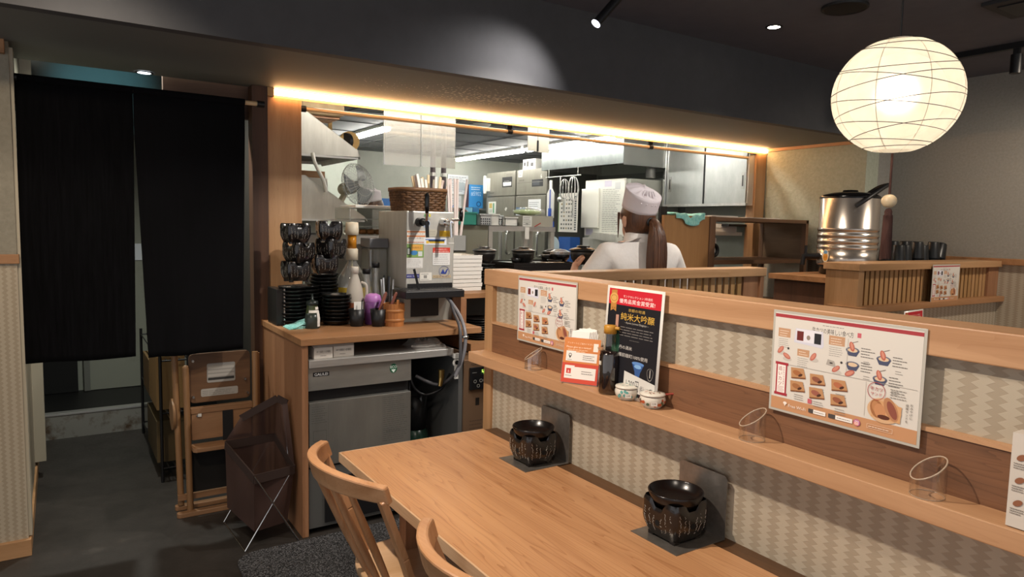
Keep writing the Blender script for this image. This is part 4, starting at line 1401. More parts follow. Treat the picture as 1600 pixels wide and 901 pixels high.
for a, b in ((0.03, 0.045), (0.066, 0.047), (0.088, 0.047), (0.05, 0.02)):
    P.ring(a, b, 0.009, 0.0018, '#b9b9b2', 14)
P.lines(0.012, 0.045, 0.09, 1, 0.01, 0.004, '#6f6f6c')
P.build('panel_print', ub)
P = Print((1.795, 3.1288, 0.632), (1, 0, 0), (0, 0, 1))
for r in ((0.071, 0.094, 0.0735, 0.106), (0.071, 0.0915, 0.086, 0.094), (0.0815, 0.081, 0.084, 0.106)):
    P.rect(*r, '#00ff00')
dg_ = P.build('display_digit', ub)
dg_.data.materials[0] = mat('green_digit', '#9be24a', 0.5, emit=3.0)
op = thing('bottle_opener', 'white plastic opener hanging beside the hoses', 'opener', (1.715, 3.14, 0.75))
MB().box(1.705, 1.727, 3.135, 3.143, 0.70, 0.77).cyl((1.716, 3.134, 0.785), (1.716, 3.144, 0.785), 0.021).build('body', WHITE, op, bev=0.002)
MB().cyl((1.716, 3.132, 0.788), (1.716, 3.1342, 0.788), 0.0115).build('hook_hole', BLACK, op)
MB().box(1.70, 1.735, 3.132, 3.15, 0.81, 0.835).build('clip', WHITE, op)

# gas cylinder, regulator and hoses under the dispenser
co = thing('gas_cylinder', 'dark green gas cylinder under the dispenser hoses', 'cylinder', (1.625, 3.42, 0))
MB().lathe([(0, 0), (0.075, 0), (0.078, 0.02), (0.078, 0.33), (0.06, 0.385), (0.03, 0.41), (0.03, 0.44), (0, 0.44)], (1.615, 3.42, 0), 28).build('bottle', mat('gas_green', '#1d4034', 0.25), co)
m = MB()
for a0 in (0.4, 3.5):
    m.grid(lambda u, v: (1.615 + 0.062 * math.cos(a0 + u * 2.4), 3.42 + 0.062 * math.sin(a0 + u * 2.4), 0.385 + 0.19 * v), 12, 3)
m.build('guard', mat('guard_dark', '#2a2b2c', 0.4, 0.6), co, solid=0.006)
MB().cyl((1.615, 3.42, 0.44), (1.615, 3.42, 0.52), 0.015).cyl((1.585, 3.38, 0.49), (1.65, 3.45, 0.49), 0.012).ball((1.615, 3.38, 0.48), 0.022).build('valve', mat('brass', '#a98c55', 0.3, 1.0), co)


def bez(p, n=24):
    """Smooth run through the points."""
    p = [Vector(q) for q in p]
    out = []
    N = len(p)
    for i in range(N - 1):
        a, b, c, d = p[max(i - 1, 0)], p[i], p[i + 1], p[min(i + 2, N - 1)]
        k = n // (N - 1) + 1
        for j in range(k):
            t = j / k
            out.append(0.5 * ((2 * b) + (c - a) * t + (2 * a - 5 * b + 4 * c - d) * t * t + (3 * b - a - 3 * c + d) * t ** 3))
    out.append(p[-1])
    return out


hs = thing('drain_hose', 'ribbed grey hoses hanging from the drip tray of the beer dispenser', 'hose', (1.80, 3.3, 0.9))
MB().tube(bez([(1.79, 3.40, 1.105), (1.785, 3.31, 1.065), (1.772, 3.20, 1.01), (1.76, 3.13, 0.94), (1.75, 3.115, 0.86), (1.73, 3.115, 0.79), (1.70, 3.12, 0.72)], 36), 0.010, 10).build('hose', mat('hose_grey', '#77767a', 0.35), hs)
MB().tube(bez([(1.81, 3.40, 1.105), (1.765, 3.27, 1.04), (1.74, 3.16, 0.98), (1.728, 3.12, 0.90), (1.715, 3.12, 0.76), (1.66, 3.22, 0.66), (1.56, 3.3, 0.70)], 36), 0.009, 8).build('hose', mat('hose_dark', '#4b4a4d', 0.4), hs)
MB().tube(bez([(1.53, 3.33, 0.80), (1.54, 3.3, 0.66), (1.60, 3.28, 0.60), (1.68, 3.24, 0.63), (1.70, 3.18, 0.72)], 30), 0.008, 8).build('hose', BLACK, hs)
MB().tube(bez([(1.55, 3.4, 0.80), (1.56, 3.38, 0.65), (1.555, 3.36, 0.55), (1.59, 3.38, 0.49)], 24), 0.007, 8).build('hose', BLACK, hs)
MB().cyl((1.655, 3.19, 0.705), (1.655, 3.19, 0.745), 0.017).cyl((1.645, 3.185, 0.66), (1.655, 3.19, 0.705), 0.011, 0.015).build('fitting', mat('brass', '#a98c55', 0.3, 1.0), hs)
MB().lathe([(0.017, 0), (0.019, 0.002), (0.019, 0.01), (0.017, 0.012)], (1.757, 3.125, 0.915), 16).build('collar', STEEL, hs)

# ------------------------------------------------------------------ beer dispenser
bd = thing('beer_dispenser', 'stainless steel beer dispenser plastered with stickers on the counter', 'dispenser', (1.74, 3.5, 0.957))
MB().box(1.592, 1.886, 3.5, 3.9, 1.145, 1.572).build('body', STEELM, bd, bev=0.006)
MB().box(1.588, 1.888, 3.52, 3.9, 0.9575, 1.145).build('base', mat('base_steel', '#a3a299', 0.4, 0.5), bd)
MB().box(1.63, 1.80, 3.514, 3.52, 0.985, 1.12).build('base_opening', BLACK, bd)
MB().box(1.515, 1.868, 3.335, 3.515, 1.105, 1.145).build('drip_tray', mat('tray_black', '#19191b', 0.4), bd, bev=0.004)
g = MB()
for i in range(17):
    g.box(1.53 + i * 0.0195, 1.538 + i * 0.0195, 3.35, 3.5, 1.145, 1.149)
g.box(1.525, 1.86, 3.345, 3.352, 1.145, 1.150).box(1.525, 1.86, 3.495, 3.502, 1.145, 1.150)
g.build('drip_grate', mat('grate_steel', '#7d7d7d', 0.35, 0.9), bd)
MB().box(1.60, 1.875, 3.492, 3.505, 1.145, 1.172).build('tray_backing', BLACK, bd)
for x, handle_dir in ((1.667, (0.0, -0.02, 1)), (1.815, (0.05, -0.15, 0.2))):
    tp = MB()
    tp.cyl((x, 3.5, 1.512), (x, 3.455, 1.512), 0.026, 0.022, 18)
    tp.cyl((x, 3.455, 1.512), (x, 3.40, 1.505), 0.015, 0.014, 14).cyl((x, 3.405, 1.51), (x, 3.395, 1.43), 0.011, 0.009, 12)
    if x < 1.7:
        o = tp.build('tap', mat('tap_black', '#171719', 0.25), bd)
        MB().cyl((x, 3.41, 1.52), (x, 3.405, 1.56), 0.007).build('tap_stem', mat('copper', '#8d6a58', 0.3, 1.0), o)
        MB().lathe([(0.0, 1.56), (0.009, 1.56), (0.0135, 1.60), (0.0125, 1.655), (0.010, 1.668), (0.0, 1.67)], (x, 3.405, 0), 14).build('tap_handle', BLACKG, o)
    else:
        o = tp.build('tap', CHROME, bd)
        MB().cyl((x, 3.41, 1.525), (x + 0.055, 3.41, 1.53), 0.008).build('tap_stem', CHROME, o)
        MB().lathe([(0.0, 1.53), (0.009, 1.53), (0.0125, 1.565), (0.010, 1.60), (0.0, 1.602)], (x + 0.062, 3.405, -0.01), 14).build('tap_handle', BLACKG, o)
        Q = Print((x - 0.012, 3.398, 1.50), (1, 0, 0), (0, 0, 1))
        Q.ell(0.012, 0.012, 0.011, 0.011, '#d7d9e0').poly([(0.005, 0.008), (0.011, 0.018), (0.013, 0.010), (0.019, 0.018), (0.015, 0.006)], '#2b4a8f')
        Q.build('tap_badge', o)
MB().bar((1.622, 3.40, 1.147), (1.592, 3.40, 1.26), 0.012, 0.006, (0, 1, 0)).build('drip_lever', BLACK, bd)
P = Print((1.592, 3.4988, 1.13), (1, 0, 0), (0, 0, 1))      # front 0.294 x 0.442
P.vm = lambda b: 0.04 + b * 0.949 if b < 0.235 else (0.263 + (b - 0.235) * 0.74 if b < 0.335 else b + 0.002)
P.rect(0.002, 0.235, 0.112, 0.335, '#d9d4cc').rect(0.002, 0.318, 0.112, 0.328, '#cf7f4a').rect(0.002, 0.285, 0.112, 0.296, '#cf7f4a').rect(0.002, 0.243, 0.112, 0.248, '#cf7f4a')
for i, s in enumerate(('洗浄しましたか', '毎日の水通し', '週一回スポンジ')):
    P.txt(0.008, 0.304 - i * 0.032, 0.011, s, '#5b4a52', 'l', 0.095)
P.rect(0.002, 0.155, 0.104, 0.232, '#7fa15a').rect(0.028, 0.195, 0.098, 0.23, '#d8a24a').ell(0.045, 0.182, 0.022, 0.014, '#3f7fb5').rect(0.07, 0.162, 0.095, 0.19, '#cfd2cf')
P.txt(0.034, 0.208, 0.01, '品質向上', '#7a4a22', 'l', 0.055).rect(0.003, 0.17, 0.024, 0.212, '#20241f').rect(0.007, 0.174, 0.020, 0.207, '#cfd8d2')
P.rect(0.001, 0.093, 0.098, 0.152, '#dcd9d4').lines(0.006, 0.09, 0.14, 6, 0.0085, 0.002, '#8d8a86')
P.rect(0.0, 0.035, 0.078, 0.058, '#383a78').txt(0.004, 0.042, 0.011, 'BEER TASTE', '#cfd0e2', 'l', 0.07)
P.rect(0.082, 0.018, 0.155, 0.066, '#dad6cc').lines(0.09, 0.148, 0.055, 1, 0.01, 0.003, '#6d6a66').lines(0.09, 0.148, 0.024, 1, 0.01, 0.002, '#6d6a66').rect(0.105, 0.032, 0.125, 0.05, '#8b8882')
P.rect(0.16, 0.032, 0.275, 0.05, '#bca98a').txt(0.166, 0.0345, 0.0155, 'PS2E1B·35·1019', '#4a4136', 'l', 0.10)
P.rect(0.112, 0.29, 0.19, 0.34, '#b9b3a2').lines(0.13, 0.185, 0.325, 3, 0.011, 0.0025, '#7d786c').poly([(0.118, 0.31), (0.123, 0.322), (0.125, 0.313), (0.131, 0.322), (0.127, 0.308)], '#39393f')
P.rect(0.20, 0.29, 0.268, 0.334, '#e0b52f').txt(0.21, 0.316, 0.011, 'ご注意', '#6b4f10', 'l', 0.03).lines(0.208, 0.262, 0.308, 2, 0.009, 0.002, '#8d6d1c')
P.rect(0.105, 0.228, 0.245, 0.28, '#dedfe4').rect(0.113, 0.262, 0.237, 0.27, '#4c6fae').rect(0.118, 0.236, 0.135, 0.258, '#d7b13a').rect(0.132, 0.252, 0.232, 0.262, '#222226').rect(0.137, 0.238, 0.232, 0.252, '#c7a53a')
P.rect(0.16, 0.108, 0.268, 0.21, '#dcdad6').rect(0.16, 0.182, 0.268, 0.212, '#c8402f').txt(0.214, 0.197, 0.011, '酒類を飲まれる方へ', '#f1ddd6', 'c', 0.075).txt(0.214, 0.185, 0.009, '飲酒運転は法律で禁止', '#f1ddd6', 'c', 0.095)
P.lines(0.166, 0.262, 0.168, 5, 0.0125, 0.0022, '#8a8886', 0.1)
P.ring(0.233, 0.07, 0.033, 0.002, '#3b4a86', 30).poly([(0.21, 0.058), (0.226, 0.085), (0.236, 0.062), (0.250, 0.085), (0.258, 0.085), (0.243, 0.055), (0.234, 0.056)], '#2b3f8f')
P.ell(0.118, 0.372, 0.022, 0.024, '#b9c6d8').txt(0.118, 0.362, 0.012, '生', '#3b5a8f', 'c').ring(0.118, 0.372, 0.021, 0.002, '#6d86ad')
P.rect(0.105, 0.41, 0.116, 0.425, '#5f9a5a').rect(0.118, 0.41, 0.13, 0.425, '#3b6f86').rect(0.132, 0.41, 0.144, 0.425, '#d3c44a').lines(0.105, 0.147, 0.403, 3, 0.006, 0.002, '#8a8f93')
P.rect(0.258, 0.235, 0.293, 0.245, '#cfccc4')
P.build('stickers', bd)

# basket with chopstick sleeves on top of the dispenser
bk = thing('wicker_basket', 'brown woven wicker basket on top of the beer dispenser', 'basket', (1.742, 3.68, 1.572))
rw, hw_ = 0.152, 0.125
for r in range(9):
    z0 = 1.574 + r * 0.0135
    k = 1.0 + 0.012 * r

    def bf(u, v, r=r, z0=z0, k=k):
        a = 2 * PI * u
        c, s = math.cos(a), math.sin(a)
        q = (abs(c) ** 4 + abs(s) ** 4) ** (-0.25)
        w = 0.0045 * math.sin(20 * a + (PI if r % 2 else 0))
        return (1.742 + (rw * k * 0.9 * q * c) + c * w, 3.68 + (hw_ * k * 0.9 * q * s) + s * w, z0 + 0.0132 * v)
    MB().grid(bf, 80, 2, 0, True).build('weave_strip', noisy('wicker', '#6b4a2c', '#4a3019', 30, 0.6), bk, solid=0.002)
m = MB()
for i in range(40):
    a = 2 * PI * (i + 0.5) / 40
    c, s = math.cos(a), math.sin(a)
    q = (abs(c) ** 4 + abs(s) ** 4) ** (-0.25)
    m.bar((1.742 + rw * 0.9 * q * c, 3.68 + hw_ * 0.9 * q * s, 1.574), (1.742 + rw * 0.99 * q * c, 3.68 + hw_ * 0.99 * q * s, 1.69), 0.006, 0.002, (c, s, 0))
m.build('stakes', MATS['wicker'], bk, kind='stuff')
m = MB()


def rim_f(u, v):
    a = 2 * PI * u
    c, s = math.cos(a), math.sin(a)
    q = (abs(c) ** 4 + abs(s) ** 4) ** (-0.25)
    return (1.742 + rw * q * c, 3.68 + hw_ * q * s, 1.683 + 0.021 * v)


m.grid(rim_f, 60, 2, 0, True)
m.build('rim', noisy('wicker_rim', '#7a5635', '#5b3d22', 20, 0.55, stretch=(1, 1, 4)), bk, solid=0.008)
rnd = random.Random(9)
for i in range(17):
    x, y = 1.755 + rnd.uniform(-0.02, 0.10), 3.66 + rnd.uniform(-0.07, 0.06)
    lean = -0.05 + 0.11 * (x - 1.73) / 0.13 + rnd.uniform(-0.02, 0.02)
    t = thing('chopstick_sleeve', 'paper chopstick sleeve standing in the wicker basket', 'chopsticks', (x, y, 1.58), 'chopstick sleeves in the wicker basket')
    MB().bar((x, y, 1.578), (x + lean, y + rnd.uniform(-0.02, 0.02), 1.755 + rnd.uniform(0, 0.03)), 0.019, 0.005, (0.4, -0.9, 0)).build('sleeve', (PAPER, mat('sleeve_cream', '#d9c9a4', 0.7), mat('sleeve_pink', '#d8cbc6', 0.7))[i % 3], t)
for i in range(5):
    x, y = 1.915 + 0.016 * i, 3.60 + 0.01 * (i % 2)
    t = thing('straw', 'long wrapped straw ' + ('first', 'second', 'third', 'fourth', 'fifth and most tilted')[i] + ' from the wicker basket', 'straw', (x, y, 1.46), 'wrapped straws beside the basket')
    lean = (-0.012, -0.004, 0.004, 0.012, 0.055)[i]
    MB().bar((x, y, 1.40), (x + lean, y + 0.02, 1.768), 0.017, 0.006, (0.4, -0.9, 0)).build('wrapper', mat('sleeve_pink', '#d8cbc6', 0.7), t)
sh = thing('straw_caddy', 'grey holder for straws behind the dispenser', 'holder', (1.95, 3.62, 1.115))
MB().box(1.895, 2.005, 3.57, 3.65, 1.345, 1.352).box(1.895, 2.005, 3.57, 3.573, 1.345, 1.44).box(1.895, 2.005, 3.647, 3.65, 1.345, 1.44).box(1.895, 1.898, 3.57, 3.65, 1.345, 1.44).box(2.002, 2.005, 3.57, 3.65, 1.345, 1.44).build('caddy', GREYP, sh)


# ------------------------------------------------------------------ stacked stoves and bowls on the counter
SV0 = place(stove('black script-covered stove at the top of the stack beside the wooden post', False), (1.035, 3.66, 1.385), 0.12)
G = 'spare stoves stacked on the counter'
SV0['group'] = G
for x, y, z, r, l in ((1.05, 3.655, 1.286, 0.42, 'black script-covered stove in the middle of the stack beside the wooden post'),
                      (1.035, 3.66, 1.187, 0.08, 'black script-covered stove lowest of the stack beside the wooden post'),
                      (1.215, 3.665, 1.40, -0.12, 'black script-covered stove at the top of the stack above the twin bowl piles'),
                      (1.225, 3.66, 1.306, 0.5, 'black script-covered stove in the middle of the stack above the twin bowl piles'),
                      (1.19, 3.665, 1.222, -0.05, 'black script-covered stove lowest of the stack above the twin bowl piles')):
    dup(SV0, (x, y, z), r, l, G)


def bowl(label):
    t = thing('black_bowl', label, 'bowl', (0, 0, 0), 'black bowls stacked on the counter')
    MB().lathe([(0, 0.0), (0.042, 0.0), (0.045, 0.003), (0.068, 0.012), (0.076, 0.024), (0.0775, 0.027), (0.0755, 0.0275), (0.066, 0.0155), (0.045, 0.007), (0.0, 0.005)], n=30).build('bowl', LACQ, t)
    return t


BW = place(bowl('black bowl topmost of the low pile in front beside the green bottle'), (1.232, 3.60, 0.957 + 0.0195 * 7))
for (cx, cy, n, where) in ((1.232, 3.60, 8, 'the front pile by the green bottle'), (1.225, 3.775, 13, 'the tall pile behind the front one'), (1.108, 3.73, 10, 'the pile under the post-side stoves'), (1.03, 3.70, 10, 'the pile beside the dark metal box')):
    for i in range(n):
        if (cx, i) == (1.232, 7):
            continue
        dup(BW, (cx + random.uniform(-0.004, 0.004), cy + random.uniform(-0.004, 0.004), 0.957 + 0.0195 * i), random.random(), 'black bowl ' + nth(i, n) + ' in ' + where, 'black bowls in ' + where)
BW['group'] = 'black bowls in the front pile by the green bottle'
BW['label'] = 'black bowl topmost in the front pile by the green bottle'
hb = thing('tray_box', 'dark metal box standing at the counter edge beside the wooden post', 'box', (0.953, 3.7, 0.957))
MB().box(0.934, 0.976, 3.66, 3.84, 0.9575, 1.148).build('shell', mat('dark_metal', '#2c2b2b', 0.35, 0.6), hb, bev=0.003)
MB().box(0.972, 0.978, 3.655, 3.662, 0.958, 1.15).build('edge', STEEL, hb)

tw = thing('folded_cloth', 'pale turquoise cloth folded on the counter corner', 'cloth', (1.0, 3.56, 0.957))
m = MB()
for k in range(4):
    def cf_(u, v, k=k):
        w = 0.5 - abs(u - 0.5)
        return (0.955 + 0.13 * u + 0.01 * k, 3.50 + 0.115 * v + 0.02 * u, 0.959 + 0.0072 * k * min(1, 2.2 * u + 0.15) + 0.004 * math.sin(6 * u + k) * v + 0.012 * u * (k > 1))
    m.grid(cf_, 14, 10)
m.build('cloth', TEAL, tw, solid=0.006)

gb = thing('sauce_bottle', 'green squeeze bottle with dark nozzle on the counter front', 'bottle', (1.077, 3.515, 0.957))
bc = (1.077, 3.515, 0.957)
MB().lathe([(0, 0), (0.036, 0), (0.0375, 0.004), (0.0365, 0.05), (0.028, 0.105), (0.026, 0.125)], bc, 26).build('body', noisy('green_sauce', '#46502a', '#2b3423', 4, 0.3), gb)
MB().lathe([(0.0365, 0.0), (0.038, 0.003), (0.037, 0.05), (0.0325, 0.078), (0, 0.078)], bc, 26).build('dark_fill', mat('fill_dark', '#2e3530', 0.3), gb)
MB().lathe([(0.0, 0.12), (0.03, 0.12), (0.031, 0.128), (0.029, 0.14), (0.012, 0.145), (0.006, 0.15), (0.0045, 0.178), (0, 0.178)], bc, 22).build('nozzle_cap', mat('cap_green', '#1c2523', 0.35), gb)
m = MB()
for a0, a1, z0, z1 in ((-1.15, -0.35, 0.01, 0.092), (-2.4, -0.7, 0.082, 0.095), (-1.35, -0.55, 0.098, 0.112)):
    m.grid(lambda u, v: (bc[0] + (0.0385 - max(0, (z0 + (z1 - z0) * v) - 0.05) * 0.145) * math.cos(a0 + (a1 - a0) * u), bc[1] + (0.0385 - max(0, (z0 + (z1 - z0) * v) - 0.05) * 0.145) * math.sin(a0 + (a1 - a0) * u), bc[2] + z0 + (z1 - z0) * v), 8, 5)
m.build('paper_tape', PAPER, gb)

# bottles and jars in front of the clear screen
pj = thing('pump_jug', 'large clear jug with a cream pump on the counter', 'jug', (1.378, 3.76, 0.957))
bc = (1.378, 3.76, 0.957)
MB().lathe([(0, 0), (0.082, 0), (0.088, 0.01), (0.088, 0.19), (0.075, 0.24), (0.04, 0.30), (0.028, 0.32), (0.026, 0.345)], bc, 30).build('jug', clear('pet_plastic', '#f3f5f2', glossy=0.2, cloud=0.14), pj)
MB().lathe([(0, 0.004), (0.084, 0.006), (0.085, 0.12), (0, 0.12)], bc, 30).build('amber_syrup', mat('amber', '#8a5a1e', 0.2), pj)
MB().grid(lambda u, v: (bc[0] + 0.0892 * math.cos(-2.9 + 2.6 * u), bc[1] + 0.0892 * math.sin(-2.9 + 2.6 * u), bc[2] + 0.10 + 0.085 * v), 16, 3).build('label', mat('label_yellow', '#b99a2e', 0.5), pj)
MB().cyl((1.378, 3.76, 1.08), (1.378, 3.76, 1.31), 0.006).build('dip_tube', mat('tube_cream', '#c9bb86', 0.4), pj)
MB().lathe([(0, 0.335), (0.033, 0.335), (0.033, 0.395), (0.027, 0.40), (0, 0.40)], bc, 22).lathe([(0, 0.475), (0.036, 0.475), (0.037, 0.50), (0.034, 0.545), (0, 0.547)], bc, 22).build('pump', mat('pump_cream', '#cfc4ae', 0.45), pj)
MB().lathe([(0, 0.40), (0.025, 0.40), (0.025, 0.475), (0, 0.475)], bc, 22).build('pump_chamber', mat('pump_amber', '#b8791f', 0.2), pj)
mj = thing('syrup_jug', 'cloudy white plastic jug with red brown label on the counter', 'jug', (1.335, 3.56, 0.957))
bc = (1.335, 3.60, 0.957)
MB().lathe([(0, 0), (0.042, 0), (0.046, 0.006), (0.046, 0.15), (0.041, 0.19), (0.022, 0.25), (0.018, 0.265), (0.018, 0.275)], bc, 26).build('bottle', mat('cloudy_plastic', '#cfc7ba', 0.35, trans=0.25), mj)
MB().grid(lambda u, v: (bc[0] + 0.0475 * math.cos(2 * PI * u), bc[1] + 0.0475 * math.sin(2 * PI * u), bc[2] + 0.02 + 0.095 * v), 24, 3, 0, True).build('label', mat('label_rust', '#8a4a2a', 0.5), mj)
MB().lathe([(0, 0.27), (0.0205, 0.27), (0.0205, 0.303), (0.018, 0.307), (0, 0.307)], bc, 20).build('cap', mat('cap_cream', '#cfc7ba', 0.4), mj)
MB().tube(bez([(1.365, 3.585, 1.18), (1.39, 3.575, 1.165), (1.392, 3.575, 1.11), (1.378, 3.585, 1.085)], 14), 0.007, 8).build('handle', MATS['cloudy_plastic'], mj)


def slim_bottle(label, x, y, lc, h, glassmat, nm):
    t = thing('tall_bottle', label, 'bottle', (x, y, 0.957))
    MB().lathe([(0, 0), (0.034, 0), (0.036, 0.005), (0.036, h * 0.52), (0.022, h * 0.72), (0.018, h * 0.92), (0.018, h)], (x, y, 0.957), 22).build('bottle', glassmat, t)
    MB().lathe([(0, h - 0.002), (0.0225, h - 0.002), (0.0225, h + 0.024), (0.02, h + 0.028), (0, h + 0.028)], (x, y, 0.957), 18).build('cap', BLACK, t)
    MB().grid(lambda u, v: (x + 0.0372 * math.cos(2 * PI * u), y + 0.0372 * math.sin(2 * PI * u), 0.957 + 0.02 + h * 0.4 * v), 20, 3, 0, True).build('label', mat(nm, lc, 0.5), t)


slim_bottle('slim clear bottle with black cap behind the purple jar', 1.425, 3.66, '#8a7a6a', 0.265, clear('pet_plastic'), 'label_beige')
slim_bottle('slim bottle with black cap and teal band beside the straws', 1.495, 3.70, '#2f5a63', 0.295, clear('pet_plastic'), 'label_teal')
pp = thing('purple_jar', 'purple lidded drink bottle behind the black cups', 'bottle', (1.413, 3.52, 0.957))
MB().lathe([(0, 0), (0.042, 0), (0.044, 0.005), (0.044, 0.125), (0, 0.13)], (1.413, 3.535, 0.957), 24).build('jar', noisy('plum_label', '#5b2a62', '#7d4f86', 14, 0.4), pp)
MB().lathe([(0.044, 0.122), (0.046, 0.128), (0.040, 0.155), (0.02, 0.165), (0, 0.166)], (1.413, 3.535, 0.957), 24).build('lid', mat('lilac', '#b074b8', 0.35), pp)
jt = thing('straw_jar', 'clear jar of straws between the bottles and the wooden bucket', 'jar', (1.53, 3.60, 0.957))
MB().lathe([(0, 0), (0.04, 0), (0.042, 0.004), (0.042, 0.16)], (1.53, 3.61, 0.957), 22).build('jar', clear('jar_glass', glossy=0.15), jt)
for i in range(7):
    a = i * 0.9
    s_ = thing('straw', 'thin pale straw in the clear jar on the counter', 'straw', (1.53, 3.61, 0.962), 'straws in the clear jar')
    MB().cyl((1.53 + 0.02 * math.cos(a), 3.61 + 0.02 * math.sin(a), 0.962), (1.53 + 0.036 * math.cos(a), 3.61 + 0.034 * math.sin(a), 1.19 + 0.01 * (i % 3)), 0.005, n=8).build('tube', (mat('straw_white', '#c5c9cc', 0.4), mat('straw_dark', '#2c2f33', 0.4))[i % 3 == 2], s_)


def black_cup(label, x, y):
    t = thing('black_cup', label, 'cup', (x, y, 0.957))
    MB().lathe([(0, 0.0), (0.03, 0.0), (0.033, 0.003), (0.043, 0.092), (0.0415, 0.092), (0.032, 0.006), (0, 0.006)], (x, y, 0.957), 26).build('cup', mat('cup_black', '#171718', 0.4), t)


black_cup('black tapered cup nearer the bowl piles, holding a white card', 1.305, 3.49)
black_cup('black tapered cup nearer the wooden bucket, holding a red spoon', 1.405, 3.44)
for (x, y, dx, l) in ((1.425, 3.445, 0.045, 'reddish brown wooden spoon in the black cup'), (1.47, 3.42, 0.05, 'reddish brown wooden spoon leaning on the bucket')):
    t = thing('wooden_spoon', l, 'spoon', (x - 0.03, y, 0.965))
    MB().bar((x - 0.035, y, 0.975), (x + dx * 0.6, y + 0.01, 1.125), 0.013, 0.007, (0, 1, 0), w1=0.016).ball((x + dx * 0.6 + 0.002, y + 0.01, 1.127), 0.008, 0.004, 0.01).build('handle', mat('spoon_wood', '#7d4a3c', 0.45), t)
wc = thing('paper_card', 'small white card standing in the black cup', 'card', (1.318, 3.49, 0.965))
MB().box(1.293, 1.342, 3.496, 3.499, 0.968, 1.085).build('card', PAPER, wc)
MB().cyl((1.325, 3.475, 0.968), (1.327, 3.47, 1.095), 0.003).build('black_pick', BLACK, wc)
wb = thing('wooden_bucket', 'small hooped wooden bucket in front of the dispenser', 'bucket', (1.49, 3.425, 0.957))
MB().lathe([(0, 0.002), (0.052, 0.002), (0.053, 0.0), (0.057, 0.12), (0.051, 0.12), (0.047, 0.01), (0, 0.01)], (1.49, 3.43, 0.957), 20, sm=False).build('staves', wood('bucket_wood', '#b3743f', '#8d5527', 'Z', 0.5, 1.6), wb)
for z in (0.025, 0.075):
    MB().lathe([(0.0535 + z * 0.035, z), (0.0565 + z * 0.035, z + 0.003), (0.0565 + z * 0.035, z + 0.012), (0.0535 + z * 0.035, z + 0.015)], (1.49, 3.43, 0.957), 28).build('hoop', mat('hoop', '#a8703f', 0.45), wb)
MB().box(1.483, 1.497, 3.375, 3.381, 1.07, 1.10).build('stave_lug', MATS['bucket_wood'], wb)
gl = thing('clear_canister', 'tall clear plastic canister behind the bottles, half full', 'canister', (1.53, 3.8, 0.957))
MB().box(1.474, 1.585, 3.74, 3.88, 0.958, 1.36).build('shell', clear('smoky_plastic', '#c9c8c0', glossy=0.2, cloud=0.12), gl, bev=0.012)
MB().box(1.479, 1.58, 3.745, 3.875, 0.962, 1.18).build('contents', mat('tea_brown', '#6a5c44', 0.2, trans=0.3), gl)
MB().box(1.472, 1.587, 3.735, 3.88, 1.36, 1.415).build('lid', mat('lid_grey', '#67686a', 0.4), gl, bev=0.004)
gc = thing('food_case', 'clear acrylic case with brown fried food on a shelf behind the dispenser', 'case', (1.54, 3.86, 1.42))
q = MB()
for z in (1.425, 1.475, 1.52, 1.585):
    q.box(1.43, 1.72, 3.94, 4.2, z, z + 0.006)
q.box(1.43, 1.436, 3.94, 4.2, 1.43, 1.585).box(1.714, 1.72, 3.94, 4.2, 1.43, 1.585)
q.build('case', clear('case_acrylic', '#eef0ec', glossy=0.2, cloud=0.15), gc)
MB().box(1.46, 1.70, 3.93, 4.2, 1.588, 1.606).build('lid', WHITE, gc, bev=0.004)
rnd = random.Random(4)
for i in range(9):
    t = thing('fried_cutlet', 'brown fried piece inside the clear acrylic case', 'food', (1.5 + 0.02 * i, 4.0, 1.431), 'fried pieces in the acrylic case')
    x, y = 1.47 + (i % 5) * 0.052, 3.99 + (i // 5) * 0.09
    MB().ball((x, y, 1.448), 0.026, 0.03, 0.0165, 10, 7).build('piece', noisy('fried_brown', '#a0703c', '#7a4c22', 60, 0.8, bump=0.6), t)

# ------------------------------------------------------------------ folded high chair, laundry bag, rack, mat
hc = thing('folded_high_chair', 'folded wooden baby high chair leaning beside the corridor', 'high chair', (0.66, 3.78, 0))
W_HC = wood('beech', '#8f6b48', '#6f5033', 'Z', 0.45, 1.2, 0.4)
W_HCX = wood('beech_x', '#967050', '#77563a', 'X', 0.45, 1.2, 0.4)
MB().cyl((0.521, 3.755, 0.012), (0.513, 3.765, 0.755), 0.0155).ball((0.513, 3.765, 0.755), 0.0155).build('leg', W_HC, hc)
MB().cyl((0.488, 3.83, 0.03), (0.472, 3.84, 0.815), 0.0155).build('leg', W_HC, hc)
MB().cyl((0.845, 3.755, 0.012), (0.852, 3.78, 0.81), 0.0155).build('leg', W_HC, hc)
MB().cyl((0.873, 3.83, 0.03), (0.875, 3.85, 0.79), 0.0155).build('leg', W_HC, hc)


def rrect(x0, x1, z0, z1, r, n=5):
    pts = []
    for cx, cz, a in ((x1 - r, z1 - r, 0), (x0 + r, z1 - r, PI / 2), (x0 + r, z0 + r, PI), (x1 - r, z0 + r, 1.5 * PI)):
        pts += [(cx + r * math.cos(a + PI / 2 * i / n), cz + r * math.sin(a + PI / 2 * i / n)) for i in range(n + 1)]
    return pts


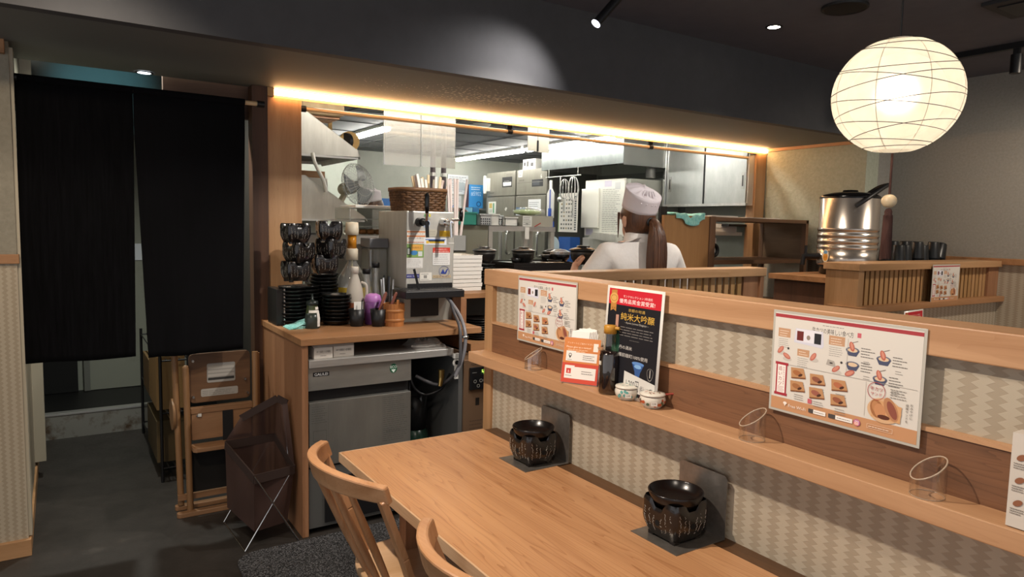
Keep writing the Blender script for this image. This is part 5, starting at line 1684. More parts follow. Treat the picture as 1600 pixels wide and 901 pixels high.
MB().prism(rrect(0.53, 0.828, 0.565, 0.82, 0.025), 'y', 3.785, 3.80).build('seat_board', wood('beech_panel', '#6b4d34', '#553b27', 'X', 0.45, 1.2), hc, bev=0.003)
MB().prism(rrect(0.536, 0.83, 0.375, 0.525, 0.006), 'y', 3.775, 3.793).build('back_board', W_HCX, hc, bev=0.003)
MB().box(0.532, 0.835, 3.77, 3.80, 0.512, 0.545).build('cross_rail', W_HCX, hc, bev=0.004)
MB().prism([(0.53, 3.70), (0.545, 3.685), (0.80, 3.685), (0.82, 3.70), (0.82, 3.78), (0.53, 3.78)], 'z', 0.335, 0.357).build('footrest', W_HCX, hc, bev=0.003)
MB().box(0.535, 0.83, 3.79, 3.80, 0.10, 0.335).build('dark_strap_panel', mat('dark_canvas', '#141210', 0.9), hc)
MB().box(0.685, 0.735, 3.768, 3.777, 0.33, 0.515).build('strap', mat('strap_black', '#121112', 0.8), hc)
MB().box(0.47, 0.84, 3.80, 3.815, 0.06, 0.09).build('lower_rail', W_HCX, hc)
for y in (3.735, 3.84):
    MB().prism(rrect(0.455 if y < 3.8 else 0.46, 0.88, y - 0.02, y + 0.02, 0.018), 'z', 0.0, 0.024).build('runner', W_HCX, hc, bev=0.003)
MB().cyl((0.456, 3.87, 0.50), (0.468, 3.87, 0.50), 0.08, n=28).build('side_disc', W_HC, hc)
P = Print((0.53, 3.7845, 0.565), (1, 0, 0), (0, 0, 1))
P.poly([(a - 0.53, b - 0.565) for a, b in rrect(0.615, 0.752, 0.665, 0.765, 0.008)], '#8e8a84')
for i in range(4):
    P.rect(0.09, 0.112 + i * 0.019, 0.217, 0.125 + i * 0.019, ('#2b2927', '#a9a49c', '#a9a49c', '#a9a49c')[i])
P.poly([(a - 0.53, b - 0.565) for a, b in rrect(0.585, 0.765, 0.595, 0.635, 0.008)], '#99948c')
P.lines(0.062, 0.228, 0.055, 3, 0.009, 0.003, '#7d7872')
P.build('labels', hc)
for x, z in ((0.548, 0.785), (0.548, 0.60), (0.812, 0.595), (0.565, 0.502), (0.80, 0.67)):
    MB().cyl((x, 3.768, z), (x, 3.788, z), 0.006, n=10).build('bolt', STEEL, hc)
MB().box(0.567, 0.583, 3.765, 3.776, 0.498, 0.512).build('plastic_clip', WHITE, hc)

lb = thing('mesh_basket', 'brown mesh basket on folding wire legs before the high chair', 'basket', (0.81, 3.4, 0))
A, B_, Cc, D = Vector((0.645, 3.50, 0.43)), Vector((0.705, 3.17, 0.355)), Vector((0.905, 3.24, 0.345)), Vector((0.885, 3.52, 0.43))
a_, b_, c_, d_ = Vector((0.65, 3.50, 0.10)), Vector((0.715, 3.22, 0.07)), Vector((0.875, 3.26, 0.07)), Vector((0.87, 3.5, 0.10))
mesh_m = bpy.data.materials.new('brown_mesh')
mesh_m.use_nodes = True
nt = mesh_m.node_tree
b = nt.nodes['Principled BSDF']
b.inputs['Base Color'].default_value = lin('#45302a')
b.inputs['Roughness'].default_value = 0.6
b.inputs['Alpha'].default_value = 0.86
m = MB()


def quadgrid(p0, p1, p2, p3, amp, seed, nu=12, nv=8):
    r2 = random.Random(seed)
    ph = r2.uniform(0, 6)
    nn = (p1 - p0).cross(p3 - p0).normalized()

    def f(u, v):
        q = (p0 * (1 - u) + p1 * u) * (1 - v) + (p3 * (1 - u) + p2 * u) * v
        return q + nn * amp * math.sin(PI * u) * math.sin(PI * v) * math.sin(5 * u + 3 * v + ph)
    return f


for q, s in (((A, B_, b_, a_), 1), ((B_, Cc, c_, b_), 2), ((Cc, D, d_, c_), 3), ((D, A, a_, d_), 4), ((a_, b_, c_, d_), 5)):
    m.grid(quadgrid(*q, 0.014, s), 12, 9)
m.build('mesh_bag', mesh_m, lb)
E1, E2, E3 = Vector((0.72, 3.50, 0.545)), Vector((0.868, 3.40, 0.65)), Vector((0.905, 3.36, 0.63))
m = MB()
m.grid(quadgrid(A, D, E2, E1, 0.012, 8), 10, 8).grid(quadgrid(D, Cc, E3, E2, 0.012, 9), 10, 8)
m.build('mesh_flap', mesh_m, lb)
hem = mat('hem_brown', '#33241f', 0.8)
m = MB()
for p, q in ((A, B_), (B_, Cc), (Cc, D), (D, A)):
    m.bar(p + Vector((0, 0, -0.018)), q + Vector((0, 0, -0.018)), 0.006, 0.042, (0, 0, 1))
m.build('hem', hem, lb)
MB().bar(E1 - Vector((0, 0, 0.01)), E2 - Vector((0, 0, 0.01)), 0.006, 0.035, (0, 0, 1)).bar(E2 - Vector((0, 0, 0.01)), E3 - Vector((0, 0, 0.01)), 0.006, 0.035, (0, 0, 1)).build('flap_hem', hem, lb)
for p, q in ((B_, (0.905, 3.17, 0.004)), (Cc, (0.665, 3.185, 0.004)), (A, (0.90, 3.56, 0.004)), (D, (0.645, 3.56, 0.004))):
    MB().cyl(p, q, 0.0038, n=8).build('wire_leg', CHROME, lb)
MB().cyl((0.665, 3.185, 0.004), (0.645, 3.56, 0.004), 0.0032, n=8).cyl((0.905, 3.17, 0.004), (0.90, 3.56, 0.004), 0.0032, n=8).build('floor_wire', CHROME, lb)
MB().cyl((0.90, 3.33, 0.36), (0.892, 3.38, 0.61), 0.003, n=8).build('flap_wire', CHROME, lb)
Q = Print(B_ + (Cc - B_) * 0.5 + Vector((-0.02, -0.0085, -0.025)), (Cc - B_).normalized(), (0, 0, 1))
Q.rect(0, 0, 0.05, 0.014, '#191413').lines(0.006, 0.044, 0.005, 1, 0.004, 0.003, '#6a5a52', 0.1)
Q.build('tag', lb)

rk = thing('wire_rack', 'black wire rack along the dark corridor wall', 'rack', (0.53, 4.85, 0))
for x, y in ((0.455, 4.3), (0.455, 5.38), (0.60, 4.3), (0.60, 5.38)):
    MB().cyl((x, y, 0), (x, y, 0.74), 0.009, n=10).build('post', BLACK, rk)
for z in (0.08, 0.40, 0.70):
    q = MB()
    for x in (0.455, 0.49, 0.525, 0.56, 0.60):
        q.cyl((x, 4.3, z), (x, 5.38, z), 0.004, n=6)
    q.cyl((0.455, 4.3, z), (0.60, 4.3, z), 0.005, n=6).cyl((0.455, 5.38, z), (0.60, 5.38, z), 0.005, n=6)
    q.build('wire_shelf', BLACK, rk)
for (y0, y1, z0, z1, c, l) in ((4.36, 4.72, 0.406, 0.715, '#94764a', 'tan cardboard box on the middle shelf nearest the noren gap'),
                               (4.75, 5.1, 0.406, 0.63, '#6b5434', 'tan cardboard box behind on the middle rack shelf'),
                               (4.4, 4.9, 0.086, 0.33, '#57492f', 'dull yellow carton on the bottom shelf of the rack')):
    t = thing('cardboard_box', l, 'box', (0.52, (y0 + y1) / 2, z0))
    MB().box(0.44, 0.59, y0, y1, z0, z1).build('carton', mat('card_' + c[1:], c, 0.75), t)
    MB().box(0.5135, 0.5165, y0 - 0.001, y1 + 0.001, z1 - 0.004, z1 + 0.001).build('tape', mat('tape', '#c9b083', 0.4), t)

mt = MB()
pts = []
for cx, cy, a in ((1.45, 3.06, 0), (0.71, 3.06, PI / 2), (0.69, 1.6, PI), (1.45, 1.6, 1.5 * PI)):
    pts += [(cx + 0.1 * math.cos(a + PI / 2 * i / 6), cy + 0.1 * math.sin(a + PI / 2 * i / 6)) for i in range(7)]
mt.prism(pts, 'z', 0.0, 0.008)
tag(mt.build('floor_mat', noisy('carpet_mat', '#151516', '#77777a', 170, 0.95, bump=0.8, lo=0.45, hi=0.68, detail=2), at=(1.05, 2.4, 0)), 'speckled black carpet mat under the table end', 'mat')

# ------------------------------------------------------------------ white trays, black trays and lidded bowls on the raised shelf
TW = thing('white_tray', 'white plastic tray topmost of the stack beside the beer dispenser', 'tray', (0, 0, 0), 'white trays stacked beside the dispenser')
MB().prism([(-0.1, 0.0), (0.1, 0.0), (0.108, 0.021), (0.104, 0.021), (0.097, 0.004), (-0.097, 0.004), (-0.104, 0.021), (-0.108, 0.021)], 'y', -0.13, 0.13).box(-0.104, 0.104, -0.132, -0.128, 0.0, 0.021).box(-0.104, 0.104, 0.128, 0.132, 0.0, 0.021).build('tray', mat('tray_white', '#d8d4cc', 0.45), TW)
place(TW, (2.005, 3.69, 1.1155 + 8 * 0.0235))
for i in range(8):
    dup(TW, (2.005 + random.uniform(-0.004, 0.004), 3.69 + random.uniform(-0.004, 0.004), 1.1155 + i * 0.0235), 0, 'white plastic tray ' + ORD[i] + ' in the stack beside the dispenser')
TB = thing('black_tray', 'black lacquer tray lowest in the wide stack on the raised shelf', 'tray', (0, 0, 0), 'black trays under the lidded bowls')
MB().box(-0.235, 0.235, -0.17, 0.17, 0.0, 0.006).box(-0.24, 0.24, -0.175, -0.168, 0.0, 0.0145).box(-0.24, 0.24, 0.168, 0.175, 0.0, 0.0145).box(-0.24, -0.233, -0.17, 0.17, 0.0, 0.0145).box(0.233, 0.24, -0.17, 0.17, 0.0, 0.0145).build('tray', mat('tray_lacquer', '#191412', 0.35), TB)
place(TB, (2.505, 3.62, 1.1155))
for i in range(1, 11):
    dup(TB, (2.505 + random.uniform(-0.003, 0.003), 3.62 + random.uniform(-0.003, 0.003), 1.1155 + i * 0.0152), 0, 'black lacquer tray ' + nth(i, 11) + ' in the wide stack on the raised shelf')
ZT = 1.1155 + 10 * 0.0152 + 0.0065

LBm = mat('bowl_black', '#1b1a19', 0.3)


def lidded(label):
    t = thing('lidded_bowl', label, 'bowl', (0, 0, 0), 'black lidded bowls at the pass')
    MB().lathe([(0, 0), (0.042, 0), (0.046, 0.006), (0.064, 0.03), (0.068, 0.055), (0.069, 0.074), (0.066, 0.074), (0.06, 0.04), (0.0, 0.035)], n=30).build('bowl', LBm, t)
    for z, r in ((0.058, 0.0688), (0.064, 0.0690)):
        MB().lathe([(r, z), (r + 0.0006, z + 0.001), (r, z + 0.002)], n=30).build('line', mat('bowl_line', '#5d5850', 0.4), t)
    MB().lathe([(0.076, 0.073), (0.077, 0.076), (0.07, 0.082), (0.045, 0.089), (0.035, 0.090), (0.036, 0.098), (0.033, 0.100), (0.0, 0.099)], n=30).build('lid', LBm, t)
    return t


LB1 = place(lidded('black lidded bowl on the near corner of the black tray stack'), (2.405, 3.56, ZT))
dup(LB1, (2.168, 3.63, 1.275), 0, 'black lidded bowl on the round bowl pile beside the white trays', scale=0.98)
dup(LB1, (2.79, 3.80, 1.27), 0, 'black lidded bowl behind the trays beside the wrapped bowl', scale=0.8)
LBH = dup(LB1, (2.345, 2.90, 1.305), 0, 'black lidded bowl held by the cook with the ponytail')
s_ = thing('steel_lid_stand', 'stand of round black dishes under the lidded bowl by the white trays', 'dishes', (2.168, 3.63, 1.1155))
for i in range(9):
    MB().lathe([(0, 0), (0.05, 0), (0.066, 0.012), (0.067, 0.0145), (0.05, 0.006), (0, 0.005)], (2.168, 3.63, 1.1155 + i * 0.0172), 26).build('dish', LACQ, s_)
rnd = random.Random(12)
for (x, y, r, h, l) in ((2.325, 3.52, 0.034, 0.035, 'small black cup before the lidded bowl on the trays'), (2.64, 3.55, 0.05, 0.02, 'shallow black dish on the tray stack'), (2.69, 3.70, 0.05, 0.045, 'open black bowl at the far end of the tray stack'), (2.55, 3.72, 0.045, 0.03, 'low black dish in the middle of the tray stack')):
    t = thing('black_dish', l, 'dish', (x, y, ZT))
    MB().lathe([(0, 0), (r * 0.6, 0), (r, h), (r * 0.94, h), (r * 0.55, 0.004), (0, 0.004)], (x, y, ZT), 24).build('dish', LACQ, t)
wp = thing('wrapped_bowl', 'black bowl covered with cling film beside the lidded bowls', 'bowl', (2.74, 3.6, ZT))
MB().lathe([(0, 0), (0.04, 0), (0.062, 0.03), (0.065, 0.065), (0.06, 0.065), (0, 0.05)], (2.735, 3.62, 1.2755), 26).build('bowl', LACQ, wp)
MB().lathe([(0.067, 0.05), (0.066, 0.068), (0.03, 0.082), (0, 0.086)], (2.735, 3.62, 1.2755), 14, sm=False).build('film', clear('cling_film', glossy=0.35, cloud=0.2), wp)
cb = thing('chopping_board', 'pale board lying across the black tray stack', 'board', (2.6, 3.47, ZT))
MB().box(2.47, 2.66, 3.455, 3.51, ZT, ZT + 0.008).build('board', mat('board_pale', '#b3a68f', 0.6), cb)
pl = []
for i in range(9):
    t = thing('black_plate', 'black plate ' + nth(i, 9) + ' on the low shelf beside the partition end', 'plate', (2.02, 3.42, 0.8455 + i * 0.0135), 'black plates on the low shelf')
    MB().lathe([(0, 0), (0.055, 0), (0.092, 0.012), (0.092, 0.015), (0.055, 0.005), (0, 0.004)], (2.04, 3.46, 0.8455 + i * 0.0135), 30).build('plate', LACQ, t)

# ------------------------------------------------------------------ kitchen: lights, hoods, cabinet
TUBE = mat('tube_glow', '#f4fbff', 0.5, emit=29, ecol='#fffaf0')


def tube_light(label, x, y0, y1):
    t = thing('tube_light', label, 'light', (x, (y0 + y1) / 2, 2.36))
    MB().box(x - 0.045, x + 0.045, y0, y1, 2.335, 2.36).build('housing', WHITE, t)
    MB().cyl((x, y0 + 0.02, 2.318), (x, y1 - 0.02, 2.318), 0.021).build('tube', TUBE, t)


tube_light('long white fluorescent tube beside the steel hood at the fridges', 4.25, 6.32, 7.85)
tube_light('long white fluorescent tube running along the hood front', 4.25, 4.85, 6.27)
tube_light('white fluorescent tube above the hanging clear panels', 2.42, 5.7, 7.3)
t = thing('tube_light', 'added fluorescent fill tube hidden behind the fascia of the kitchen opening', 'light', (3.1, 4.1, 2.36))  # unseen tube added to brighten kitchen faces turned to the dining side
MB().box(1.3, 4.9, 4.07, 4.15, 2.335, 2.36).build('housing', WHITE, t)
MB().cyl((1.32, 4.11, 2.315), (4.88, 4.11, 2.315), 0.02).build('tube', mat('fill_tube_glow', '#fffaf0', 0.5, emit=21, ecol='#fffaf0'), t)

hd = thing('exhaust_hood', 'large stainless steel exhaust hood along the kitchen wall', 'hood', (4.8, 5.6, 2.1))
MB().box(4.45, 4.456, 4.95, 6.27, 2.112, 2.36).build('front_panel', noisy('hood_steel', '#646a69', '#7c8281', 5, 0.5, 0.85, (1, 1, 0.6)), hd)
MB().box(4.456, 5.3, 4.95, 4.956, 2.10, 2.36).build('end_panel', mat('dull_dark_steel', '#7a7b78', 0.4, 0.8), hd)
MB().box(4.456, 5.3, 6.264, 6.27, 2.112, 2.36).build('end_panel', STEELM, hd)
MB().box(4.456, 5.3, 4.956, 6.264, 2.22, 2.226).build('inner_panel', mat('hood_inside', '#55554f', 0.5, 0.6), hd)
for y in (5.2, 5.55, 5.9):
    MB().box(4.7, 5.1, y - 0.13, y + 0.13, 2.19, 2.22).build('filter', mat('hood_filter', '#45453f', 0.5, 0.7), hd)
MB().cyl((4.9, 5.05, 2.1), (4.9, 5.05, 2.0), 0.05).build('duct', mat('duct', '#6a6a66', 0.5, 0.6), hd)

struct(MB().box(5.285, 5.3, 4.95, 6.3, 0.14, 2.1), 'trim_16', mat('splash_steel', '#7d7f7b', 0.4, 0.3))
cbn = thing('wall_cabinet', 'stainless wall cabinet with two sliding doors above the shelf unit', 'cabinet', (5.15, 4.45, 1.725))
MB().box(5.015, 5.30, 3.97, 4.95, 1.725, 2.36).build('body', STEELM, cbn)
for i, (y0, y1, x) in enumerate(((3.985, 4.47, 5.0), (4.43, 4.93, 5.008))):
    dpart = MB().box(x, x + 0.008, y0, y1, 1.742, 2.35).build('door', noisy('door_steel', '#a9acaa', '#b6b9b7', 12, 0.34, 0.75, (1, 1, 0.5)), cbn)
    hy = 4.015 if i == 0 else 4.885
    MB().box(x - 0.003, x, hy - 0.018, hy + 0.018, 1.865, 2.01).box(x - 0.005, x - 0.003, hy - 0.008, hy + 0.008, 1.885, 1.99).build('handle', mat('handle_steel', '#a8a8a4', 0.3, 0.9), dpart)
    MB().box(x - 0.0055, x - 0.005, hy - 0.006, hy + 0.006, 1.89, 1.985).build('handle_slot', BLACK, dpart)
MB().box(4.992, 5.02, 3.97, 4.95, 1.722, 1.745).build('bottom_rail', STEELH, cbn)
MB().box(4.985, 5.02, 4.935, 4.96, 1.722, 2.36).build('end_trim', CHROME, cbn)
MB().box(4.995, 5.005, 4.445, 4.46, 1.745, 2.36).build('door_gap', BLACK, cbn)


def side_hood(label, z0, z1, zt, xe):
    t = thing('side_hood', label, 'hood', (1.3, 4.6, z0))
    m = MB()
    poly = [(1.07, z0), (xe + 0.02, z0 + 0.012), (xe, z1), (1.30, zt), (1.07, zt)]
    m.prism(poly, 'y', 4.38, 4.385).build('end_panel', STEELM, t)
    MB().prism(poly, 'y', 5.175, 5.18).build('end_panel', STEELM, t)
    q = MB()
    q.add([(1.30, 4.38, zt), (1.30, 5.18, zt), (xe, 5.18, z1), (xe, 4.38, z1)], [(0, 1, 2, 3)]).add([(xe, 4.38, z1), (xe, 5.18, z1), (xe + 0.02, 5.18, z0), (xe + 0.02, 4.38, z0)], [(0, 1, 2, 3)])
    q.build('sloping_panel', STEELM, t, solid=0.004)
    MB().box(1.075, xe - 0.02, 4.40, 5.16, z0 + 0.03, z0 + 0.04).build('inner_panel', mat('hood_inside', '#55554f', 0.5, 0.6), t)
    MB().box(1.08, xe, 4.375, 4.40, z0 - 0.006, z0 + 0.006).build('lip', STEELH, t)


side_hood('upper sloping stainless hood beside the wooden post', 1.915, 1.965, 2.19, 1.645)
side_hood('lower sloping stainless hood beside the wooden post', 1.513, 1.54, 1.79, 1.69)
MBp = thing('metal_pipe', 'bent grey pipe between the two sloping hoods', 'pipe', (1.36, 4.36, 1.75))
MB().tube(bez([(1.345, 4.37, 1.93), (1.36, 4.36, 1.86), (1.41, 4.36, 1.76), (1.425, 4.36, 1.69)], 12), 0.012, 8).build('pipe', STEELM, MBp)
t = thing('steel_stand', 'steel stand carrying the white steel box behind the sloping hoods', 'stand', (1.57, 5.36, 0.14))
MB().box(1.42, 1.74, 5.21, 5.51, 1.39, 1.42).build('top', STEELH, t)
for x, y in ((1.44, 5.23), (1.72, 5.23), (1.44, 5.49), (1.72, 5.49)):
    MB().cyl((x, y, 0.14), (x, y, 1.39), 0.014).build('leg', STEEL, t)
sbx = thing('steel_box', 'white steel box with a wooden lid behind the lower sloping hood', 'box', (1.6, 5.35, 1.42))
MB().box(1.42, 1.72, 5.22, 5.5, 1.4205, 1.83).build('box', mat('box_white', '#c9c6bd', 0.4), sbx)
MB().box(1.42, 1.70, 5.22, 5.5, 1.83, 1.88).build('lid', W_MID, sbx)
pb = thing('paper_bundle', 'brown paper bundle on top of the upper hood', 'bundle', (1.45, 4.7, 2.2))
MB().box(1.32, 1.62, 4.55, 4.9, 2.20, 2.30).build('paper', noisy('kraft', '#b29a78', '#9d8462', 9, 0.8), pb, bev=0.02)
for i in range(5):
    MB().box(1.34, 1.60, 4.6 + 0.05 * i, 4.63 + 0.05 * i, 2.185, 2.2).build('slat', W_MIDZ, pb)
pd = thing('straw_paddle', 'round straw paddle with handle hanging beside the upper hood', 'paddle', (1.74, 4.9, 2.1))
MB().cyl((1.768, 4.88, 2.08), (1.775, 4.90, 2.08), 0.072, n=24).box(1.62, 1.645, 4.89, 4.905, 2.05, 2.3).build('paddle', mat('straw', '#b5925c', 0.7), pd)
MB().cyl((1.735, 4.88, 2.08), (1.762, 4.89, 2.08), 0.058, n=20).build('backing', BLACK, pd)

# fan
fn = thing('wall_fan', 'grey caged wall fan tilted beside the sloping hoods', 'fan', (1.83, 5.1, 1.77))
fc = Vector((1.925, 5.12, 1.79))
fa = Vector((0.45, -0.86, 0.22)).normalized()
fu, fw, _ = basis(fa)
q = MB()
for k in range(36):
    a = 2 * PI * k / 36
    d = fu * math.cos(a) + fw * math.sin(a)
    pts = [fc + fa * (0.06 * math.cos(t)) + d * (0.165 * math.sin(t)) for t in [0.18 + (PI - 0.4) * i / 10 for i in range(11)]]
    q.tube(pts, 0.0016, 4)
for r, h in ((0.165, 0.0), (0.15, 0.027), (0.1, 0.048), (0.15, -0.027), (0.1, -0.048), (0.045, 0.059)):
    q.tube([fc + fa * h + (fu * math.cos(2 * PI * i / 40) + fw * math.sin(2 * PI * i / 40)) * r for i in range(40)], 0.0028 if r > 0.16 else 0.0018, 5, closed=True)
q.build('cage', mat('fan_grey', '#bdbdb8', 0.4), fn, kind='stuff')
for k in range(3):
    a = 2 * PI * k / 3
    q = MB()

    def bl(u, v, a=a):
        aa = a + (u - 0.5) * 1.25
        r = 0.03 + 0.115 * v
        return fc + (fu * math.cos(aa) + fw * math.sin(aa)) * r + fa * (0.018 * (u - 0.5) * 2)
    q.grid(bl, 8, 5)
    q.build('blade', mat('fan_blade', '#8a8d90', 0.35, trans=0.3), fn, solid=0.002)
MB().cyl(fc - fa * 0.02, fc + fa * 0.03, 0.032, 0.028).build('hub', mat('fan_hub', '#a9a9a5', 0.4), fn)
MB().cyl(fc - fa * 0.06, fc - fa * 0.15, 0.055, 0.048, 20).ball(fc - fa * 0.15, 0.048).build('motor', mat('fan_motor', '#b3a88f', 0.45), fn)
MB().bar(fc - fa * 0.13 - Vector((0, 0, 0.03)), (1.75, 5.15, 1.58), 0.035, 0.03).box(1.70, 1.80, 5.1, 5.2, 1.555, 1.585).build('bracket', mat('fan_motor', '#b3a88f', 0.45), fn)

# clear hanging panels
hp_m = clear('frosted_panel', '#f1efe9', 0.05, 0.25, cloud=0.26)
for i, (x0, x1, z0, l) in enumerate(((1.792, 2.052, 1.883, 'frosted hanging panel nearer the wooden post'), (2.06, 2.317, 1.888, 'frosted hanging panel second from the wooden post'))):
    t = thing('sneeze_guard', l, 'panel', ((x0 + x1) / 2, 4.3, z0))
    MB().box(x0, x1, 4.3, 4.306, z0, 2.28).build('sheet', hp_m, t)
    MB().box(x0 - 0.003, x0 + 0.002, 4.298, 4.308, z0, 2.28).build('edge', mat('panel_edge', '#d5d5d0', 0.2, 0.6), t)
    MB().box(x0, x1, 4.298, 4.308, 2.28, 2.36).build('hanger', STEEL, t)
t = thing('hanging_card', 'folded beige card hanging in the middle of the kitchen opening', 'card', (3.02, 4.3, 2.05))
MB().box(2.922, 3.01, 4.3, 4.303, 2.058, 2.36).box(3.014, 3.116, 4.3, 4.303, 2.055, 2.36).build('card', mat('card_beige', '#aaa79a', 0.6), t)
MB().box(3.004, 3.02, 4.297, 4.300, 2.06, 2.14).build('clip', BLACK, t)
for i, x in enumerate((2.2, 2.36, 2.52, 2.95, 3.1)):
    t = thing('hook', 'small pale hook under the opening fascia', 'hook', (x, 4.5, 2.36), 'pale ceiling hooks in the kitchen')
    MB().box(x - 0.02, x + 0.02, 4.5, 4.52, 2.342, 2.36).build('hook', WHITE, t)
sk = thing('smoke_detector', 'round white detector on the kitchen ceiling', 'detector', (3.05, 5.2, 2.36))
MB().lathe([(0, -0.03), (0.05, -0.028), (0.075, -0.012), (0.085, 0.0)], (3.05, 5.2, 2.359), 26).build('body', mat('detector', '#b5b6b3', 0.5), sk)
for x in (2.745, 2.85):
    t = thing('ceiling_pipe', 'dark pipe hanging down behind the clear panels', 'pipe', (x, 5.5, 1.7), 'twin dark ceiling pipes')
    MB().cyl((x, 5.5, 1.62), (x, 5.5, 2.36), 0.024).build('pipe', mat('pipe_plum', '#5d5155', 0.4), t)
    MB().cyl((x, 5.5, 1.92), (x, 5.5, 1.95), 0.03).build('collar', STEEL, t)

# ------------------------------------------------------------------ fridges
for k, (y0, y1, l) in enumerate(((6.29, 6.905, 'tall stainless kitchen fridge next to the hanging whisks'), (6.925, 7.58, 'tall stainless kitchen fridge in the far corner'))):
    t = thing('upright_fridge', l, 'fridge', (4.9, (y0 + y1) / 2, 0.14))
    ym = (y0 + y1) / 2
    MB().box(4.56, 5.25, y0, y1, 0.2, 2.155).build('cabinet', mat('fridge_side', '#7e7d76', 0.4, 0.6), t)
    MB().box(4.545, 4.562, y0 + 0.004, y1 - 0.004, 1.868, 2.155).build('machine_panel', noisy('fridge_steel', '#98968c', '#a3a197', 10, 0.36, 0.7, (1, 1, 0.3)), t)
    for z0, z1 in ((1.06, 1.852), (0.24, 1.045)):
        dpart = MB().box(4.535, 4.56, y0 + 0.006, y1 - 0.006, z0, z1).build('door', MATS['fridge_steel'], t, bev=0.003)
        MB().tube(bez([(4.535, y0 + 0.09, z1 - 0.42), (4.49, y0 + 0.09, z1 - 0.44), (4.49, y0 + 0.09, z1 - 0.66), (4.535, y0 + 0.09, z1 - 0.68)], 12), 0.016, 8).build('handle', CHROME, dpart)
    P = Print((4.5445, y1, 1.868), (0, -1, 0), (0, 0, 1))
    if k == 0:
        P.rect(0.04, 0.205, 0.12, 0.285, '#d5d5d0').rect(0.055, 0.22, 0.105, 0.27, '#6f706d').rect(0.068, 0.232, 0.092, 0.258, '#d5d5d0')
        P.rect(0.32, 0.085, 0.54, 0.165, '#26272a').rect(0.34, 0.1, 0.47, 0.15, '#41464b').rect(0.02, 0.135, 0.55, 0.141, '#6d6b64')
        P.txt(0.05, 0.155, 0.03, 'GALILEI', '#3d3c3a', 'l', 0.11)
        P.poly([(0.49, 0.20), (0.51, 0.23), (0.505, 0.20), (0.52, 0.19), (0.5, 0.17)], '#dcdcd6')
        P.frame(0.06, 0.03, 0.2, 0.09, 0.002, '#7b796f')
    else:
        P.rect(0.36, 0.1, 0.58, 0.22, '#2a2a2c').rect(0.38, 0.115, 0.56, 0.16, '#c7cac9').lines(0.40, 0.55, 0.17, 2, 0.02, 0.006, '#8b8d8c')
        P.txt(0.06, 0.03, 0.03, 'GALILEI', '#4a4843', 'l', 0.11)
        P.lines(0.45, 0.6, 0.25, 3, 0.015, 0.006, '#77756c')
    P.build('panel_print', t)
    P = Print((4.5345, y1, 1.06), (0, -1, 0), (0, 0, 1))
    if k == 0:
        P.rect(0.27, 0.62, 0.52, 0.75, '#d9dbdd').lines(0.29, 0.5, 0.71, 4, 0.022, 0.007, '#8d9298')
        P.rect(0.02, 0.52, 0.21, 0.66, '#d3d9e2').rect(0.02, 0.60, 0.21, 0.66, '#4b80b4').lines(0.035, 0.2, 0.58, 3, 0.02, 0.01, '#52585f')
    else:
        P.rect(0.06, 0.58, 0.24, 0.74, '#d9dcd6').rect(0.17, 0.60, 0.20, 0.72, '#5a9a72').rect(0.08, 0.66, 0.15, 0.72, '#c9b26a').lines(0.08, 0.16, 0.63, 2, 0.02, 0.008, '#7d8280')
        P.poly([(0.44, 0.64), (0.47, 0.67), (0.50, 0.655), (0.47, 0.62)], '#e4e4de')
    P.build('door_notices', t)
wt = thing('wall_phone', 'white handset holder on the side of the far fridge', 'phone', (4.54, 7.52, 2.0))
MB().box(4.50, 4.544, 7.50, 7.60, 1.93, 2.09).box(4.48, 4.50, 7.52, 7.56, 1.90, 2.12).build('body', WHITE, wt)
t = thing('steel_cabinet', 'low steel cabinet under the hanging wall chart', 'cabinet', (4.8, 6.0, 0.14))
MB().box(4.49, 5.2, 5.70, 6.27, 0.14, 1.13).build('cabinet', MATS['machine_steel'] if 'machine_steel' in MATS else STEELM, t)
t = thing('wall_shelf', 'thin steel wall shelf under the blue binder', 'shelf', (4.45, 7.9, 1.7))
MB().box(4.25, 4.7, 7.76, 8.0, 1.70, 1.72).build('board', STEELH, t)
fb = thing('notice_box', 'small white box with black marks above the fridges', 'box', (4.7, 6.72, 2.165))
MB().box(4.60, 4.72, 6.60, 6.86, 2.156, 2.28).build('box', WHITE, fb)
P = Print((4.5995, 6.86, 2.156), (0, -1, 0), (0, 0, 1))
P.rect(0.02, 0.05, 0.06, 0.09, '#333').rect(0.08, 0.04, 0.12, 0.10, '#333') if False else P.rect(0.02, 0.05, 0.06, 0.09, '#333333').rect(0.08, 0.04, 0.12, 0.10, '#333333').rect(0.16, 0.04, 0.22, 0.08, '#333333')
P.build('print', fb)

# ------------------------------------------------------------------ utensils hanging from the hood
ur = thing('utensil_rail', 'steel rail for utensils at the end of the exhaust hood', 'rail', (4.44, 5.9, 2.02))
MB().cyl((4.43, 5.55, 2.03), (4.43, 6.15, 2.03), 0.006).build('rail', STEEL, ur)
MB().cyl((4.43, 5.6, 2.03), (4.43, 5.6, 2.112), 0.004).cyl((4.43, 6.1, 2.03), (4.43, 6.1, 2.112), 0.004).build('hanger', STEEL, ur)


def whisk(label, y, z, h, w):
    t = thing('whisk', label, 'whisk', (4.42, y, z))
    MB().cyl((4.415, y, z), (4.415, y, z + h * 0.4), 0.012, 0.009).build('handle', STEEL, t)
    q = MB()
    for k in range(5):
        a = PI * k / 5
        pts = [(4.415 + w * math.sin(2 * PI * i / 24) * math.cos(a), y + w * math.sin(2 * PI * i / 24) * math.sin(a), z + h * 0.4 + h * 0.3 * (1 - math.cos(2 * PI * i / 24))) for i in range(25)]
        q.tube(pts, 0.003, 4)
    q.build('wires', STEEL, t, kind='stuff')


